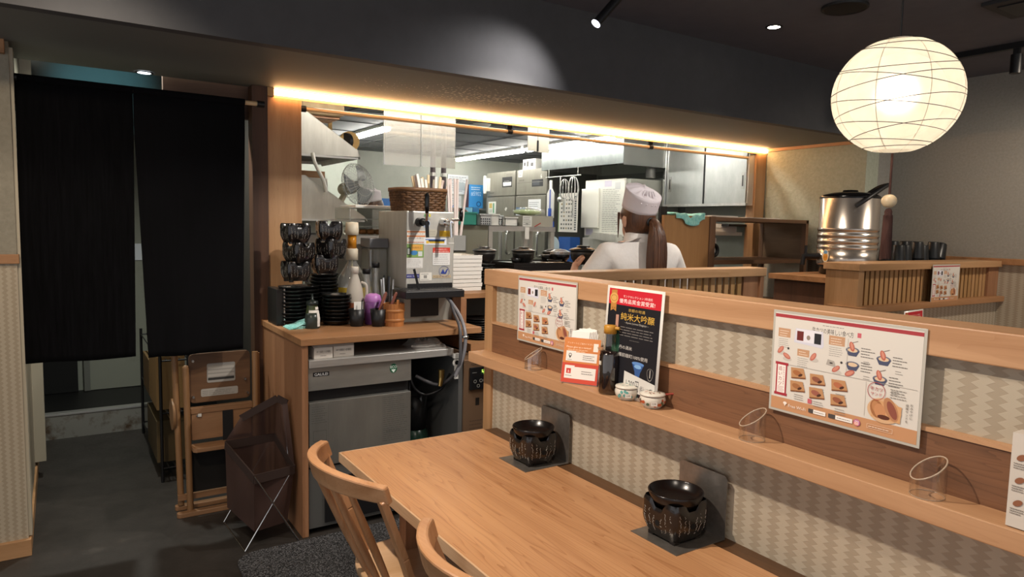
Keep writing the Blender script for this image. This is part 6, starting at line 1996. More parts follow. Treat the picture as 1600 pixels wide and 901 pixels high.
whisk('large steel whisk hanging nearest the white machine', 5.65, 1.60, 0.42, 0.055)
whisk('smaller steel whisk hanging over the wall chart', 5.80, 1.66, 0.34, 0.05)
ld = thing('ladle', 'long steel ladle hanging beside the whisks', 'ladle', (4.42, 5.87, 1.80))
MB().cyl((4.42, 5.88, 1.80), (4.42, 5.88, 2.03), 0.007).ball((4.42, 5.88, 1.79), 0.03).build('ladle', STEEL, ld)
cbd = thing('cutting_board', 'white cutting board hanging beside the fridge', 'board', (4.44, 6.07, 1.55))
MB().prism([(6.02, 1.60), (6.14, 1.60), (6.14, 1.86), (6.10, 1.91), (6.10, 2.0), (6.06, 2.0), (6.06, 1.91), (6.02, 1.86)], 'x', 4.44, 4.452).build('board', mat('board_white', '#dcdcd6', 0.5), cbd)
bs = thing('blue_spatula', 'blue rubber spatula hanging before the white board', 'spatula', (4.42, 6.06, 1.5))
MB().box(4.42, 4.432, 6.045, 6.085, 1.53, 1.70).cyl((4.426, 6.065, 1.70), (4.426, 6.065, 1.9), 0.006).build('spatula', mat('blue_plastic', '#2f51b0', 0.4), bs)
MB().box(4.418, 4.434, 5.99, 6.05, 1.47, 1.56).build('blue_scoop', mat('blue_plastic', '#2f51b0', 0.4), bs)
ch = thing('wall_chart', 'white laminated chart of dishes hanging under the whisks', 'chart', (4.46, 5.8, 1.45))
MB().box(4.458, 4.462, 5.625, 5.95, 1.452, 1.855).build('sheet', PAPER, ch)
P = Print((4.4575, 5.95, 1.452), (0, -1, 0), (0, 0, 1))
for i in range(5):
    for j in range(8):
        if random.random() < 0.85:
            P.rect(0.045 + i * 0.042, 0.03 + j * 0.042, 0.07 + i * 0.042, 0.048 + j * 0.042, random.choice(('#6d706b', '#8d8f86', '#a99a7a', '#5d625f')))
for j in range(15):
    P.rect(0.275, 0.02 + 0.024 * j, 0.305, 0.036 + 0.024 * j, '#6a6f72')
P.rect(0.0, 0.0, 0.012, 0.40, '#7f9f6a')
P.build('print', ch)
bc_ = thing('blue_carton', 'blue carton behind the kitchen trolley under the chart', 'carton', (4.5, 6.0, 1.1))
MB().box(4.47, 4.6, 5.75, 5.95, 1.13, 1.40).build('carton', mat('carton_blue', '#2b5aa6', 0.5), bc_)
MB().cyl((4.455, 6.02, 1.3), (4.46, 6.02, 1.3), 0.10, n=28).build('round_lid', mat('lid_pale', '#b9c9d3', 0.3), bc_)

# white machine under the hood
wm = thing('kitchen_machine', 'white fronted kitchen machine behind the cook with the ponytail', 'machine', (4.9, 5.3, 0.14))
MB().box(4.60, 5.25, 5.0, 5.68, 0.14, 1.98).build('body', mat('machine_steel', '#a9aba2', 0.4, 0.4), wm)
MB().box(4.58, 4.605, 5.06, 5.66, 1.42, 1.985).build('white_cover', mat('cover_white', '#d2d2c9', 0.45), wm, bev=0.006)
MB().box(4.555, 4.58, 5.42, 5.69, 1.50, 1.90).build('control_box', mat('cover_cream', '#d9d8cf', 0.45), wm, bev=0.006)
MB().box(4.57, 4.605, 5.02, 5.67, 0.85, 1.40).build('lower_door', STEELM, wm, bev=0.004)
MB().prism([(5.05, 1.36), (5.5, 1.40), (5.42, 1.46), (5.08, 1.44)], 'x', 4.5, 4.6).build('steel_ledge', STEELM, wm)
P = Print((4.5795, 5.42, 1.42), (0, -1, 0), (0, 0, 1))
P.lines(0.04, 0.30, 0.46, 24, 0.018, 0.006, '#8f918c', 0.3)
P.rect(0.06, 0.49, 0.17, 0.55, '#b9b4c4').rect(0.22, 0.46, 0.30, 0.53, '#b5b7b6')
P.build('print', wm)
P = Print((4.5795, 5.66, 1.42), (0, -1, 0), (0, 0, 1))
P.rect(0.03, 0.01, 0.14, 0.07, '#aaa6b8')
P.build('sticker', wm)

# notices on the far wall
for (x0, x1, z0, z1, c, l) in ((4.20, 4.50, 1.90, 2.145, '#d5d9da', 'white notice pinned on the far kitchen wall'), (4.20, 4.40, 1.56, 1.88, '#c4c6c6', 'grey white sheet lower on the far kitchen wall')):
    t = thing('notice', l, 'notice', ((x0 + x1) / 2, 7.98, z0))
    MB().box(x0, x1, 7.985, 7.995, z0, z1).build('sheet', mat('notice_' + c[1:], c, 0.6), t)
    P = Print((x0, 7.984, z0), (1, 0, 0), (0, 0, 1))
    w, h = x1 - x0, z1 - z0
    P.lines(w * 0.08, w * 0.9, h * 0.86, 9, h * 0.09, 0.009, '#8b9094').rect(w * 0.55, h * 0.2, w * 0.85, h * 0.6, '#aab3b8').poly([(w * 0.3, h * 0.5), (w * 0.45, h * 0.65), (w * 0.4, h * 0.45)], '#3f74b5')
    P.build('print', t)
t = thing('blue_binder', 'blue binder standing upright beyond the wrapped straws', 'binder', (4.5, 7.85, 1.7))
MB().box(4.41, 4.62, 7.80, 7.86, 1.72, 2.02).build('cover', mat('binder_blue', '#3d8fd0', 0.4), t)
MB().box(4.395, 4.41, 7.80, 7.86, 1.72, 2.02).build('spine', mat('binder_plum', '#4a3644', 0.5), t)
P = Print((4.42, 7.7995, 1.72), (1, 0, 0), (0, 0, 1))
P.txt(0.02, 0.16, 0.075, '#5902', '#cfe2f2', 'l', 0.15).lines(0.02, 0.17, 0.26, 2, 0.025, 0.01, '#d7e6f2').ring(0.135, 0.055, 0.035, 0.012, '#1e4f86', 16)
P.build('print', t)

# kitchen work table with boxes and a shelf of containers
wk = thing('work_table', 'stainless kitchen work table with an upper shelf', 'table', (3.0, 4.85, 0.14))
MB().box(2.42, 3.45, 4.55, 5.15, 1.0, 1.04).build('top', STEELH, wk)
for x in (2.46, 3.41):
    for y in (4.6, 5.1):
        MB().cyl((x, y, 0.14), (x, y, 1.0), 0.02).build('leg', STEEL, wk)
MB().box(2.78, 3.42, 4.60, 4.95, 1.462, 1.50).build('upper_shelf', STEELH, wk)
for x, y in ((2.80, 4.62), (3.13, 4.62), (3.395, 4.62), (2.80, 4.93), (3.395, 4.93)):
    MB().box(x - 0.018, x + 0.018, y - 0.018, y + 0.018, 1.04, 1.462).build('upright', STEELM, wk)
bx = thing('storage_box', 'large beige carton behind the white trays', 'box', (2.62, 4.75, 1.04))
MB().box(2.46, 2.775, 4.6, 4.95, 1.04, 1.50).build('carton', mat('carton_beige', '#8d8c7c', 0.55), bx)
P = Print((2.46, 4.5995, 1.04), (1, 0, 0), (0, 0, 1))
P.rect(0.03, 0.28, 0.09, 0.42, '#7b7c6f').lines(0.035, 0.085, 0.39, 5, 0.022, 0.006, '#9a9b8e').vtxt(0.24, 0.32, 0.05, '冷凍食品', '#77766a')
P.build('print', bx)


def basket(label, x0, x1, y0, y1, z0, z1, m_, holes=False):
    t = thing('plastic_basket', label, 'basket', ((x0 + x1) / 2, y0, z0))
    q = MB()
    tp = 0.012
    for (ax0, ax1, ay0, ay1) in ((x0, x1, y0, y0 + 0.004), (x0, x1, y1 - 0.004, y1), (x0, x0 + 0.004, y0, y1), (x1 - 0.004, x1, y0, y1)):
        q.box(ax0, ax1, ay0, ay1, z0, z1)
    q.box(x0, x1, y0, y1, z0, z0 + 0.004)
    q.build('body', m_, t)
    MB().box(x0 - 0.006, x1 + 0.006, y0 - 0.006, y0 + 0.006, z1 - 0.01, z1).box(x0 - 0.006, x1 + 0.006, y1 - 0.006, y1 + 0.006, z1 - 0.01, z1).box(x0 - 0.006, x0 + 0.006, y0, y1, z1 - 0.01, z1).box(x1 - 0.006, x1 + 0.006, y0, y1, z1 - 0.01, z1).build('rim', m_, t)
    if holes:
        h = MB()
        n = int((x1 - x0) / 0.018)
        for i in range(n):
            for j in range(int((z1 - z0 - 0.02) / 0.018)):
                x, z = x0 + 0.006 + i * 0.018, z0 + 0.008 + j * 0.018
                h.box(x, x + 0.010, y0 - 0.0015, y0 - 0.0005, z, z + 0.011)
        h.build('holes', mat('hole_grey', '#3d4146', 0.7), t, kind='stuff')
    return t


basket('teal plastic basket on top of the beige carton', 2.50, 2.66, 4.58, 4.8, 1.501, 1.60, mat('teal_plastic', '#3f9c8a', 0.4, trans=0.15))
basket('grey white perforated basket between the teal basket and the containers', 2.69, 2.79, 4.58, 4.8, 1.501, 1.59, mat('pale_plastic', '#b9bcbc', 0.5), True)
basket('white square container at the start of the trolley shelf', 2.80, 2.885, 4.62, 4.8, 1.501, 1.592, WHITE, False)
basket('white perforated container behind the square one', 2.89, 2.93, 4.64, 4.8, 1.501, 1.585, mat('pale_plastic', '#b9bcbc', 0.5), True)
basket('white tapered container on the trolley shelf', 2.935, 3.05, 4.61, 4.8, 1.501, 1.572, WHITE)
cx_ = thing('cardboard_box', 'grey brown open carton with a label on the trolley shelf', 'box', (3.22, 4.7, 1.5))
MB().box(3.10, 3.40, 4.61, 4.85, 1.501, 1.588).build('carton', mat('grey_card', '#9b978a', 0.7), cx_)
P = Print((3.10, 4.6095, 1.501), (1, 0, 0), (0, 0, 1))
P.rect(0.0, 0.0, 0.09, 0.082, '#d2d2cc').lines(0.008, 0.08, 0.068, 5, 0.014, 0.006, '#8b8c88').rect(0.03, 0.01, 0.055, 0.03, '#9a9b96')
P.build('label', cx_)
gbg = thing('produce_bag', 'clear bag with green leaves on the open carton', 'bag', (3.22, 4.72, 1.59))
MB().ball((3.22, 4.72, 1.615), 0.13, 0.08, 0.026, 16, 8).build('leaves', noisy('greens', '#9dba6a', '#c3d39a', 14, 0.6), gbg)
MB().ball((3.23, 4.715, 1.622), 0.155, 0.085, 0.036, 14, 8).build('film', clear('cling_film2', glossy=0.2, cloud=0.18), gbg)
for (x0, x1, z0, z1, c, l) in ((2.70, 2.76, 1.605, 1.64, '#7fc0dc', 'light blue packet above the perforated basket'), (2.765, 2.82, 1.605, 1.645, '#3f83b8', 'blue packet above the white square container')):
    t = thing('packet', l, 'packet', ((x0 + x1) / 2, 4.9, z0))
    MB().box(x0, x1, 4.82, 4.90, 1.501, z1).build('packet', mat('packet_' + c[1:], c, 0.4), t)
t = thing('dark_bag', 'dark brown bag of food standing in the teal basket', 'bag', (2.58, 4.7, 1.505))
MB().ball((2.58, 4.69, 1.585), 0.07, 0.06, 0.045, 12, 8).build('bag', noisy('dark_bag', '#2b1a16', '#51342a', 16, 0.5), t)
t = thing('order_slip', 'white order slip hanging from the trolley shelf with a red clip', 'slip', (3.15, 4.59, 1.46))
MB().box(3.11, 3.15, 4.585, 4.588, 1.40, 1.495).build('slip', PAPER, t)
MB().bar((3.20, 4.585, 1.50), (3.26, 4.585, 1.53), 0.008, 0.004, (0, 1, 0)).build('red_clip', mat('clip_red', '#9c3a30', 0.4), t)
# equipment behind the dispenser
eq = thing('steel_counter', 'stainless kitchen counter behind the beer dispenser', 'counter', (2.0, 5.2, 0.14))
MB().box(1.3, 2.4, 4.45, 5.1, 1.36, 1.42).build('top', STEELH, eq)
MB().box(1.3, 2.4, 4.45, 5.1, 0.24, 0.28).build('shelf', STEELH, eq)
for x in (1.33, 2.37):
    for y in (4.48, 5.07):
        MB().cyl((x, y, 0.14), (x, y, 1.36), 0.02).build('leg', STEEL, eq)
MB().box(1.3, 2.4, 5.06, 5.1, 0.28, 1.36).build('back', STEELM, eq)
for (x0, x1, z1, c, l) in ((1.83, 2.05, 1.62, '#8f8f88', 'grey steel container behind the dispenser'), (2.1, 2.3, 1.56, '#7d7e79', 'grey tub beside the dispenser taps')):
    t = thing('steel_container', l, 'container', ((x0 + x1) / 2, 4.7, 1.42))
    MB().box(x0, x1, 4.6, 4.9, 1.4205, z1).build('container', mat('tub_' + c[1:], c, 0.4, 0.5), t, bev=0.006)
t = thing('blue_file', 'blue file lying behind the wicker basket', 'file', (2.3, 6.3, 1.5))
MB().box(2.45, 2.75, 6.3, 6.5, 1.5, 1.74).build('file', mat('file_blue', '#3d6fb0', 0.5), t)
t = thing('storage_shelf', 'steel storage shelf below the far wall', 'shelf', (3.0, 6.6, 0.14))
MB().box(2.3, 4.0, 6.3, 6.9, 1.44, 1.48).build('board', STEELH, t)
for x in (2.33, 3.97):
    for y in (6.33, 6.87):
        MB().cyl((x, y, 0.14), (x, y, 1.44), 0.02).build('leg', STEEL, t)

# ------------------------------------------------------------------ wooden shelf unit at the end of the pass
W_UNITX = wood('unit_wood_x', '#7f5f46', '#5f4532', 'X', 0.5, 1.2)
W_UNITZ = wood('unit_wood_z', '#7a5a42', '#5d4330', 'Z', 0.5, 1.2)
su = thing('shelf_unit', 'dark wooden shelf unit with pale end panel between kitchen and booths', 'shelf', (4.3, 3.6, 0))
MB().box(3.495, 3.95, 3.45, 3.475, 0.0, 1.60).build('end_panel', wood('panel_wood', '#aa8054', '#8f663e', 'Z', 0.45, 0.7, 0.4), su)
MB().box(3.95, 4.01, 3.44, 3.80, 0.0, 1.602).build('post', W_UNITZ, su, bev=0.002)
MB().box(4.01, 5.14, 3.45, 3.90, 1.572, 1.60).build('top_board', W_UNITX, su, bev=0.002)
MB().box(4.01, 5.12, 3.45, 3.90, 1.252, 1.283).build('shelf_board', W_UNITX, su, bev=0.002)
MB().box(4.01, 5.12, 3.45, 3.90, 0.90, 0.94).build('shelf_board', W_UNITX, su, bev=0.002)
MB().box(5.105, 5.14, 3.45, 3.49, 0.0, 1.60).build('end_post', W_UNITZ, su, bev=0.002)
MB().box(5.105, 5.14, 3.86, 3.90, 0.0, 1.60).build('end_post', W_UNITZ, su, bev=0.002)
MB().box(5.112, 5.135, 3.49, 3.86, 1.27, 1.60).build('end_board', wood('back_brown', '#84694f', '#6b543d', 'Y', 0.6, 1.0), su)
t = thing('turquoise_cloth', 'pale turquoise cloth draped over the pale end of the shelf unit', 'cloth', (3.75, 3.45, 1.6))
m = MB()


def drape(u, v):
    x = 3.60 + 0.30 * u
    if v < 0.55:
        return (x, 3.56 - 0.115 * v / 0.55, 1.606 + 0.012 * math.sin(9 * u) + 0.01 * math.sin(20 * u + 2 * v))
    k = (v - 0.55) / 0.45
    return (x + 0.02 * math.sin(12 * u), 3.445 - 0.004 - 0.006 * math.sin(16 * u) ** 2, 1.604 + 0.012 * math.sin(9 * u) * (1 - k) - k * (0.02 + 0.055 * math.exp(-((u - 0.55) / 0.3) ** 2)))


m.grid(drape, 30, 14)
m.build('cloth', TEAL, t, solid=0.003)
for (x0, x1, y0, z, h, l) in ((4.05, 4.35, 3.5, 1.6005, 0.012, 'white papers lying on the shelf unit top near the cloth'), (4.45, 4.9, 3.52, 1.6005, 0.008, 'loose white sheets at the far end of the shelf unit top')):
    t = thing('paper_sheets', l, 'papers', ((x0 + x1) / 2, y0, z))
    for i in range(3):
        MB().obox(((x0 + x1) / 2, y0 + 0.12, z + h * (i + 0.5) / 3), x1 - x0, 0.2, h / 3, Matrix.Rotation(0.05 * (i - 1), 3, 'Z')).build('sheet', PAPER, t)
t = thing('kitchen_shelf', 'white shelf board with boxes seen through the shelf unit', 'shelf', (4.6, 4.1, 1.47))
MB().box(4.2, 5.08, 4.06, 4.4, 1.46, 1.49).build('board', WHITE, t)
MB().box(4.6, 5.05, 4.1, 4.35, 1.49, 1.56).box(4.65, 5.0, 4.09, 4.3, 1.49, 1.53).build('carton', PAPER, t)
t = thing('tape_dispenser', 'black round tape dispenser on the middle board of the shelf unit', 'tape', (4.3, 3.7, 1.283))
MB().tube([(4.32 + 0.045 * math.cos(2 * PI * i / 24), 3.72, 1.344 + 0.045 * math.sin(2 * PI * i / 24)) for i in range(24)], 0.0155, 8, closed=True).build('roll', BLACK, t)
t = thing('pinned_slip', 'white slip pinned in the opening of the shelf unit', 'slip', (4.47, 3.8, 1.35))
MB().box(4.38, 4.465, 3.82, 3.823, 1.30, 1.44).build('slip', PAPER, t)
t = thing('back_counter', 'stainless kitchen counter under the sliding door cabinet', 'counter', (5.0, 4.5, 0.14))
MB().box(4.75, 5.28, 4.1, 4.92, 0.98, 1.02).build('top', STEELH, t)
MB().box(4.8, 5.28, 4.12, 4.9, 0.14, 0.98).build('cabinet', mat('kitchen_grey', '#6e706b', 0.5, 0.3), t)
t = thing('wall_shelf', 'thin wall shelf with painted dark reflections under the sliding door cabinet', 'shelf', (5.1, 4.5, 1.56))
MB().box(4.85, 5.30, 4.02, 4.92, 1.54, 1.56).build('board', mat('steel_dark_reflection', '#3a3b3c', 0.3, 0.7), t)  # dark colour stands in for reflections on a stainless top
t = thing('black_canister', 'black round canister on the wall shelf under the cabinet', 'canister', (4.85, 4.5, 1.56))
MB().lathe([(0, 0), (0.09, 0), (0.09, 0.06), (0.06, 0.08), (0, 0.085)], (4.95, 4.5, 1.5605), 24).build('canister', BLACKG, t)
t = thing('card_reader', 'small black device peeking above the pale shelf end', 'device', (3.53, 3.5, 1.55))
MB().box(3.50, 3.56, 3.49, 3.515, 0.9, 1.66).build('device', BLACK, t)

# ------------------------------------------------------------------ tea urn and cups on the far counter
uc = thing('drinks_counter', 'brown wooden counter behind the far slatted partition', 'counter', (4.7, 2.7, 0))
MB().box(3.98, 5.58, 2.46, 2.95, 1.19, 1.225).build('top', W_MID, uc, bev=0.002)
MB().box(4.02, 5.58, 2.48, 2.93, 0.0, 1.19).build('cabinet', W_DARKZ, uc)
un = thing('tea_urn', 'large ribbed stainless tea urn with black lid on the drinks counter', 'urn', (4.43, 2.68, 1.225))
bc = (4.43, 2.68, 1.225)
prof = [(0, 0.06), (0.172, 0.06), (0.18, 0.065), (0.185, 0.075), (0.185, 0.17)]
for k in range(4):
    z = 0.17 + k * 0.04
    prof += [(0.185, z), (0.1885, z + 0.003), (0.1885, z + 0.02), (0.185, z + 0.023)]
prof += [(0.185, 0.50), (0.18, 0.515)]
MB().lathe(prof, bc, 48).build('body', mat('urn_steel', '#c9c0b6', 0.24, 0.9), un)
MB().lathe([(0, 0.0), (0.15, 0.0), (0.165, 0.01), (0.165, 0.05), (0.178, 0.06), (0, 0.06)], bc, 32).build('base', BLACKG, un)
MB().lathe([(0.186, 0.505), (0.188, 0.515), (0.17, 0.53), (0.11, 0.545), (0.05, 0.55), (0.045, 0.562), (0, 0.565)], bc, 40).build('lid', BLACKG, un)
MB().tube(bez([(4.27, 2.54, 1.225 + 0.45), (4.35, 2.50, 1.225 + 0.51), (4.52, 2.50, 1.225 + 0.585), (4.61, 2.53, 1.225 + 0.60), (4.62, 2.60, 1.225 + 0.585), (4.60, 2.68, 1.225 + 0.53)], 30), 0.014, 8).build('handle', BLACK, un)
MB().cyl((4.275, 2.78, 1.225 + 0.12), (4.19, 2.835, 1.225 + 0.12), 0.022, 0.018).cyl((4.20, 2.83, 1.225 + 0.12), (4.20, 2.83, 1.225 + 0.19), 0.01).cyl((4.19, 2.835, 1.225 + 0.13), (4.185, 2.84, 1.225 + 0.06), 0.015).build('tap', BLACK, un)
Q = Print((4.2455, 2.732, 1.225 + 0.075), Vector((-0.17, -0.985, 0)).normalized(), (0, 0, 1))
Q.ell(0.02, 0.05, 0.026, 0.042, '#e2dccb').ell(0.02, 0.042, 0.02, 0.026, '#d99a3f').ell(0.02, 0.075, 0.016, 0.012, '#6d9fc9').txt(0.02, 0.036, 0.018, 'HOT', '#b5622a', 'c', 0.026)
Q.build('hot_sticker', un)


t = thing('cup_stand', 'low dark stand under the upturned cups beside the urn', 'stand', (5.1, 2.6, 1.225))
MB().box(4.72, 5.5, 2.465, 2.75, 1.2255, 1.305).build('stand', mat('stand_dark', '#2a2522', 0.5), t)
CB = thing('upturned_cup', 'black plastic cup standing upside down beside the urn', 'cup', (0, 0, 0), 'upturned black cups beside the urn')
MB().lathe([(0.044, 0.0), (0.048, 0.0), (0.047, 0.012), (0.036, 0.118), (0.033, 0.124), (0.0, 0.124)], n=22).build('cup', mat('cup_dark', '#1e2022', 0.35), CB)
cl = [(4.80, 2.53), (4.92, 2.55), (5.04, 2.53), (5.15, 2.55), (5.26, 2.53), (4.87, 2.66), (5.0, 2.68), (5.12, 2.66), (5.24, 2.68)]
place(CB, (*cl[0], 1.3055))
NTH = ('first', 'second', 'third', 'fourth', 'fifth')
CB['label'] = 'black upturned cup first from the urn in the front row'
for i, (x, y) in enumerate(cl[1:], 1):
    dup(CB, (x, y, 1.3055), i * 0.5, 'black upturned cup ' + (NTH[i] + ' from the urn in the front row' if i < 5 else NTH[i - 5] + ' from the urn in the back row'))
for i, (x, y) in enumerate(cl):
    if i in (2, 4, 6, 7, 8):
        dup(CB, (x, y, 1.3055 + 0.025), 0.3, 'black cup stacked over the ' + (NTH[i] + ' upturned cup of the front row' if i < 5 else NTH[i - 5] + ' upturned cup of the back row'))
tc_ = dup(CB, (5.38, 2.55, 1.3055), 0, 'black cup leaning at the far end of the upturned cups', 'leaning cup')
tc_.rotation_euler = (0, 0.35, 0.0)
tc_.location = (5.40, 2.56, 1.323)

# ------------------------------------------------------------------ people
import bmesh
SKIN = noisy('skin', '#c99a80', '#d2a58b', 18, 0.5)
HAIR = noisy('brown_hair', '#3b2519', '#67432c', 9, 0.42, stretch=(14, 14, 0.6), lo=0.3, hi=0.72)
COAT = noisy('white_uniform', '#dcd7d1', '#e6e2dd', 7, 0.8, bump=0.5)
CAPC = noisy('white_cap', '#d5ccd0', '#dcd4d6', 6, 0.8)


def skin_mesh(name, verts, edges, mats, parent, roots=(0,), sub=2):
    """Connected joints with a radius each, grown into one skin."""
    bm = bmesh.new()
    lay = bm.verts.layers.skin.verify()
    vs = []
    for i, (co, r) in enumerate(verts):
        v = bm.verts.new(co)
        v[lay].radius = r if isinstance(r, tuple) else (r, r)
        v[lay].use_root = i in roots
        vs.append(v)
    for a, b in edges:
        bm.edges.new((vs[a], vs[b]))
    me = bpy.data.meshes.new(name)
    bm.to_mesh(me)
    bm.free()
    me.materials.append(mats)
    o = bpy.data.objects.new(name, me)
    COL.objects.link(o)
    o.parent = parent
    q = o.modifiers.new('skin', 'SKIN')
    q.use_smooth_shade = True
    q = o.modifiers.new('sub', 'SUBSURF')
    q.levels = sub
    q.render_levels = sub
    return o


def hand(verts, edges, wrist, palm_dir, across, curl_dir, w_index, flip=1):
    """Palm and five bent fingers, rooted at the wrist joint."""
    W = Vector(wrist)
    d, a, c = Vector(palm_dir).normalized(), Vector(across).normalized(), Vector(curl_dir).normalized()
    base = len(verts)
    verts.append((W + d * 0.035, (0.026, 0.016)))
    edges.append((w_index, base))
    verts.append((W + d * 0.075, (0.030, 0.014)))
    edges.append((base, base + 1))
    roots = []
    for k, (off, ln_) in enumerate(((-0.026, 0.062), (-0.009, 0.07), (0.009, 0.066), (0.026, 0.052))):
        r = len(verts)
        p0 = W + d * 0.072 + a * off
        p1 = p0 + d * ln_ * 0.42 + c * 0.006
        p2 = p1 + d * ln_ * 0.26 + c * ln_ * 0.22
        p3 = p2 + d * ln_ * 0.08 + c * ln_ * 0.30
        verts += [(p0, 0.0088), (p1, 0.0085), (p2, 0.008), (p3, 0.0068)]
        edges += [(r, r + 1), (r + 1, r + 2), (r + 2, r + 3)]
        roots.append(r)
    r = len(verts)
    p0 = W + d * 0.03 - a * 0.022 * flip
    p1 = p0 + d * 0.028 - a * 0.022 * flip + c * 0.006
    p2 = p1 + d * 0.028 - a * 0.004 * flip + c * 0.012
    verts += [(p0, 0.0105), (p1, 0.0098), (p2, 0.0078)]
    edges += [(r, r + 1), (r + 1, r + 2)]
    roots.append(r)
    return roots


def cook(label, loc, yaw, arms, ponytail=True, scale=1.0, nod=0.0):
    """Standing figure facing +y; feet at the origin."""
    t = thing('person', label, 'person', (0, 0, 0))
    hd_ = lambda y, z: (0.0, y * math.cos(nod) + (z - 1.42) * math.sin(nod), 1.445 + (z - 1.42) * math.cos(nod) - y * math.sin(nod))
    DZ = 0.055
    V = [((0, 0, 0.90), (0.145, 0.105)), ((0, 0.0, 1.05), (0.125, 0.09)), ((0, 0.0, 1.20), (0.145, 0.10)), ((0, -0.005, 1.38), (0.12, 0.085)),
         ((0, -0.008, 1.43), (0.055, 0.05)), ((0, 0.002, 1.455), (0.047, 0.05)), (hd_(0.012, 1.475), (0.060, 0.072)), (hd_(0.014, 1.53), (0.073, 0.09)),
         (hd_(0.006, 1.585), (0.070, 0.086)), (hd_(0.002, 1.615), (0.045, 0.055)), (hd_(0.070, 1.447), (0.026, 0.022)), (hd_(0.103, 1.508), (0.009, 0.012))]
    E = [(0, 1), (1, 2), (2, 3), (3, 4), (4, 5), (5, 6), (6, 7), (7, 8), (8, 9), (6, 10), (7, 11)]
    for s in (-1, 1):
        b = len(V)
        V += [((s * 0.085, 0, 0.84), (0.085, 0.09)), ((s * 0.095, 0.012, 0.47), 0.055), ((s * 0.10, -0.01, 0.27), 0.05), ((s * 0.10, -0.012, 0.085), 0.035), ((s * 0.105, 0.05, 0.035), (0.036, 0.03)), ((s * 0.11, 0.15, 0.025), (0.038, 0.022))]
        E += [(0, b), (b, b + 1), (b + 1, b + 2), (b + 2, b + 3), (b + 3, b + 4), (b + 4, b + 5)]
    roots = [0]
    for s, (sh, el, wr, pd_, ac, cu) in arms.items():
        b = len(V)
        V += [(sh, 0.05), (el, 0.037), ((Vector(el) + Vector(wr)) / 2, 0.034), (wr, (0.026, 0.02))]
        E += [(3, b), (b, b + 1), (b + 1, b + 2), (b + 2, b + 3)]
        roots += hand(V, E, wr, pd_, ac, cu, b + 3, 1 if s == 'l' else -1)
    skin_mesh('body', V, E, SKIN, t, roots)
    # uniform jacket
    J = [((0, 0, 0.88), (0.165, 0.12)), ((0, 0.0, 1.05), (0.155, 0.115)), ((0, -0.005, 1.20), (0.165, 0.12)), ((0, -0.012, 1.365), (0.155, 0.105)), ((0, -0.012, 1.428), (0.09, 0.068)), ((0, -0.008, 1.452), (0.066, 0.06))]
    JE = [(0, 1), (1, 2), (2, 3), (3, 4), (4, 5)]
    for s, (sh, el, wr, *_r) in arms.items():
        sh, el, wr = Vector(sh), Vector(el), Vector(wr)
        b = len(J)
        J += [(sh, (0.075, 0.07)), (sh.lerp(el, 0.5), 0.074), (el, 0.072), (el.lerp(wr, 0.45), 0.064), (el.lerp(wr, 0.58), 0.06)]
        JE += [(3, b), (b, b + 1), (b + 1, b + 2), (b + 2, b + 3), (b + 3, b + 4)]
    skin_mesh('jacket', J, JE, COAT, t)
    MB().lathe([(0.074, 1.425), (0.069, 1.455), (0.062, 1.492), (0.06, 1.492), (0.064, 1.455), (0.066, 1.42)], (0, -0.004, 0), 28, sy=1.02).build('collar', COAT, t)
    T = [((0, 0, 0.92), (0.155, 0.115)), ((0, 0, 0.86), (0.15, 0.11))]
    TE = [(0, 1)]
    for s in (-1, 1):
        b = len(T)
        T += [((s * 0.09, 0, 0.80), (0.098, 0.1)), ((s * 0.098, 0.012, 0.47), 0.075), ((s * 0.10, -0.01, 0.10), 0.065)]
        TE += [(1, b), (b, b + 1), (b + 1, b + 2)]
    skin_mesh('trousers', T, TE, mat('black_trousers', '#1d1d20', 0.8), t)
    for s in (-1, 1):
        MB().ball((s * 0.107, 0.085, 0.042), 0.05, 0.13, 0.042, 16, 10).build('shoe', mat('shoe', '#18181a', 0.5), t)
    RH = Matrix.Rotation(-nod, 4, 'X')
    piv = Vector((0, 0, 1.42))

    def H(p):
        return piv + RH.to_3x3() @ (Vector(p) - piv) + Vector((0, 0, 0.025))
    # face
    for s in (-1, 1):
        MB().ball(H((s * 0.031, 0.096, 1.528)), 0.0115, 0.008, 0.008).build('eye', mat('eye_white', '#e6e2dc', 0.3), t)
        MB().ball(H((s * 0.031, 0.1025, 1.528)), 0.0052, 0.003, 0.0052).build('iris', mat('iris', '#241610', 0.3), t)
        MB().tube([H((s * (0.018 + 0.009 * i), 0.102 - 0.004 * i, 1.548 + 0.003 * (i == 1))) for i in range(4)], 0.0022, 5).build('eyebrow', HAIR, t)
        ear = MB()
        ear.grid(lambda u, v: H((s * (0.0745 + 0.007 * math.sin(PI * v)), 0.004 + 0.019 * math.cos(2 * PI * u) * math.sin(PI * v) - 0.004 * (v - 0.5), 1.513 + 0.031 * math.cos(PI * v) + 0.019 * 0.2 * math.sin(2 * PI * u) * math.sin(PI * v))), 14, 9, 0, True)
        ear.ball(H((s * 0.076, 0.006, 1.515)), 0.007, 0.018, 0.029, 12, 8)
        ear.build('ear', SKIN, t)
    MB().tube([H((-0.022 + 0.011 * i, 0.091 - 0.004 * abs(i - 2), 1.468 + 0.0015 * (i in (0, 4)))) for i in range(5)], 0.0042, 6).build('lips', mat('lips', '#b0685d', 0.4), t)

    # hair under the cap: shell over the skull that leaves the face free
    def hairf(u, v):
        a = 2 * PI * u                                   # a=PI/2 is the face side
        low = 1.455 if math.sin(a) < 0.15 else 1.455 + 0.09 * min(1, (math.sin(a) - 0.15) / 0.3)
        ph = v * PI / 2
        z = 1.628 - (1.628 - low) * v
        k = math.sqrt(max(0.0, 1 - ((z - 1.535) / 0.098) ** 2)) if z > 1.535 else 1.0 - 0.28 * ((1.535 - z) / 0.09) ** 2
        return H((0.0775 * k * math.cos(a), 0.002 + 0.094 * k * math.sin(a), z))
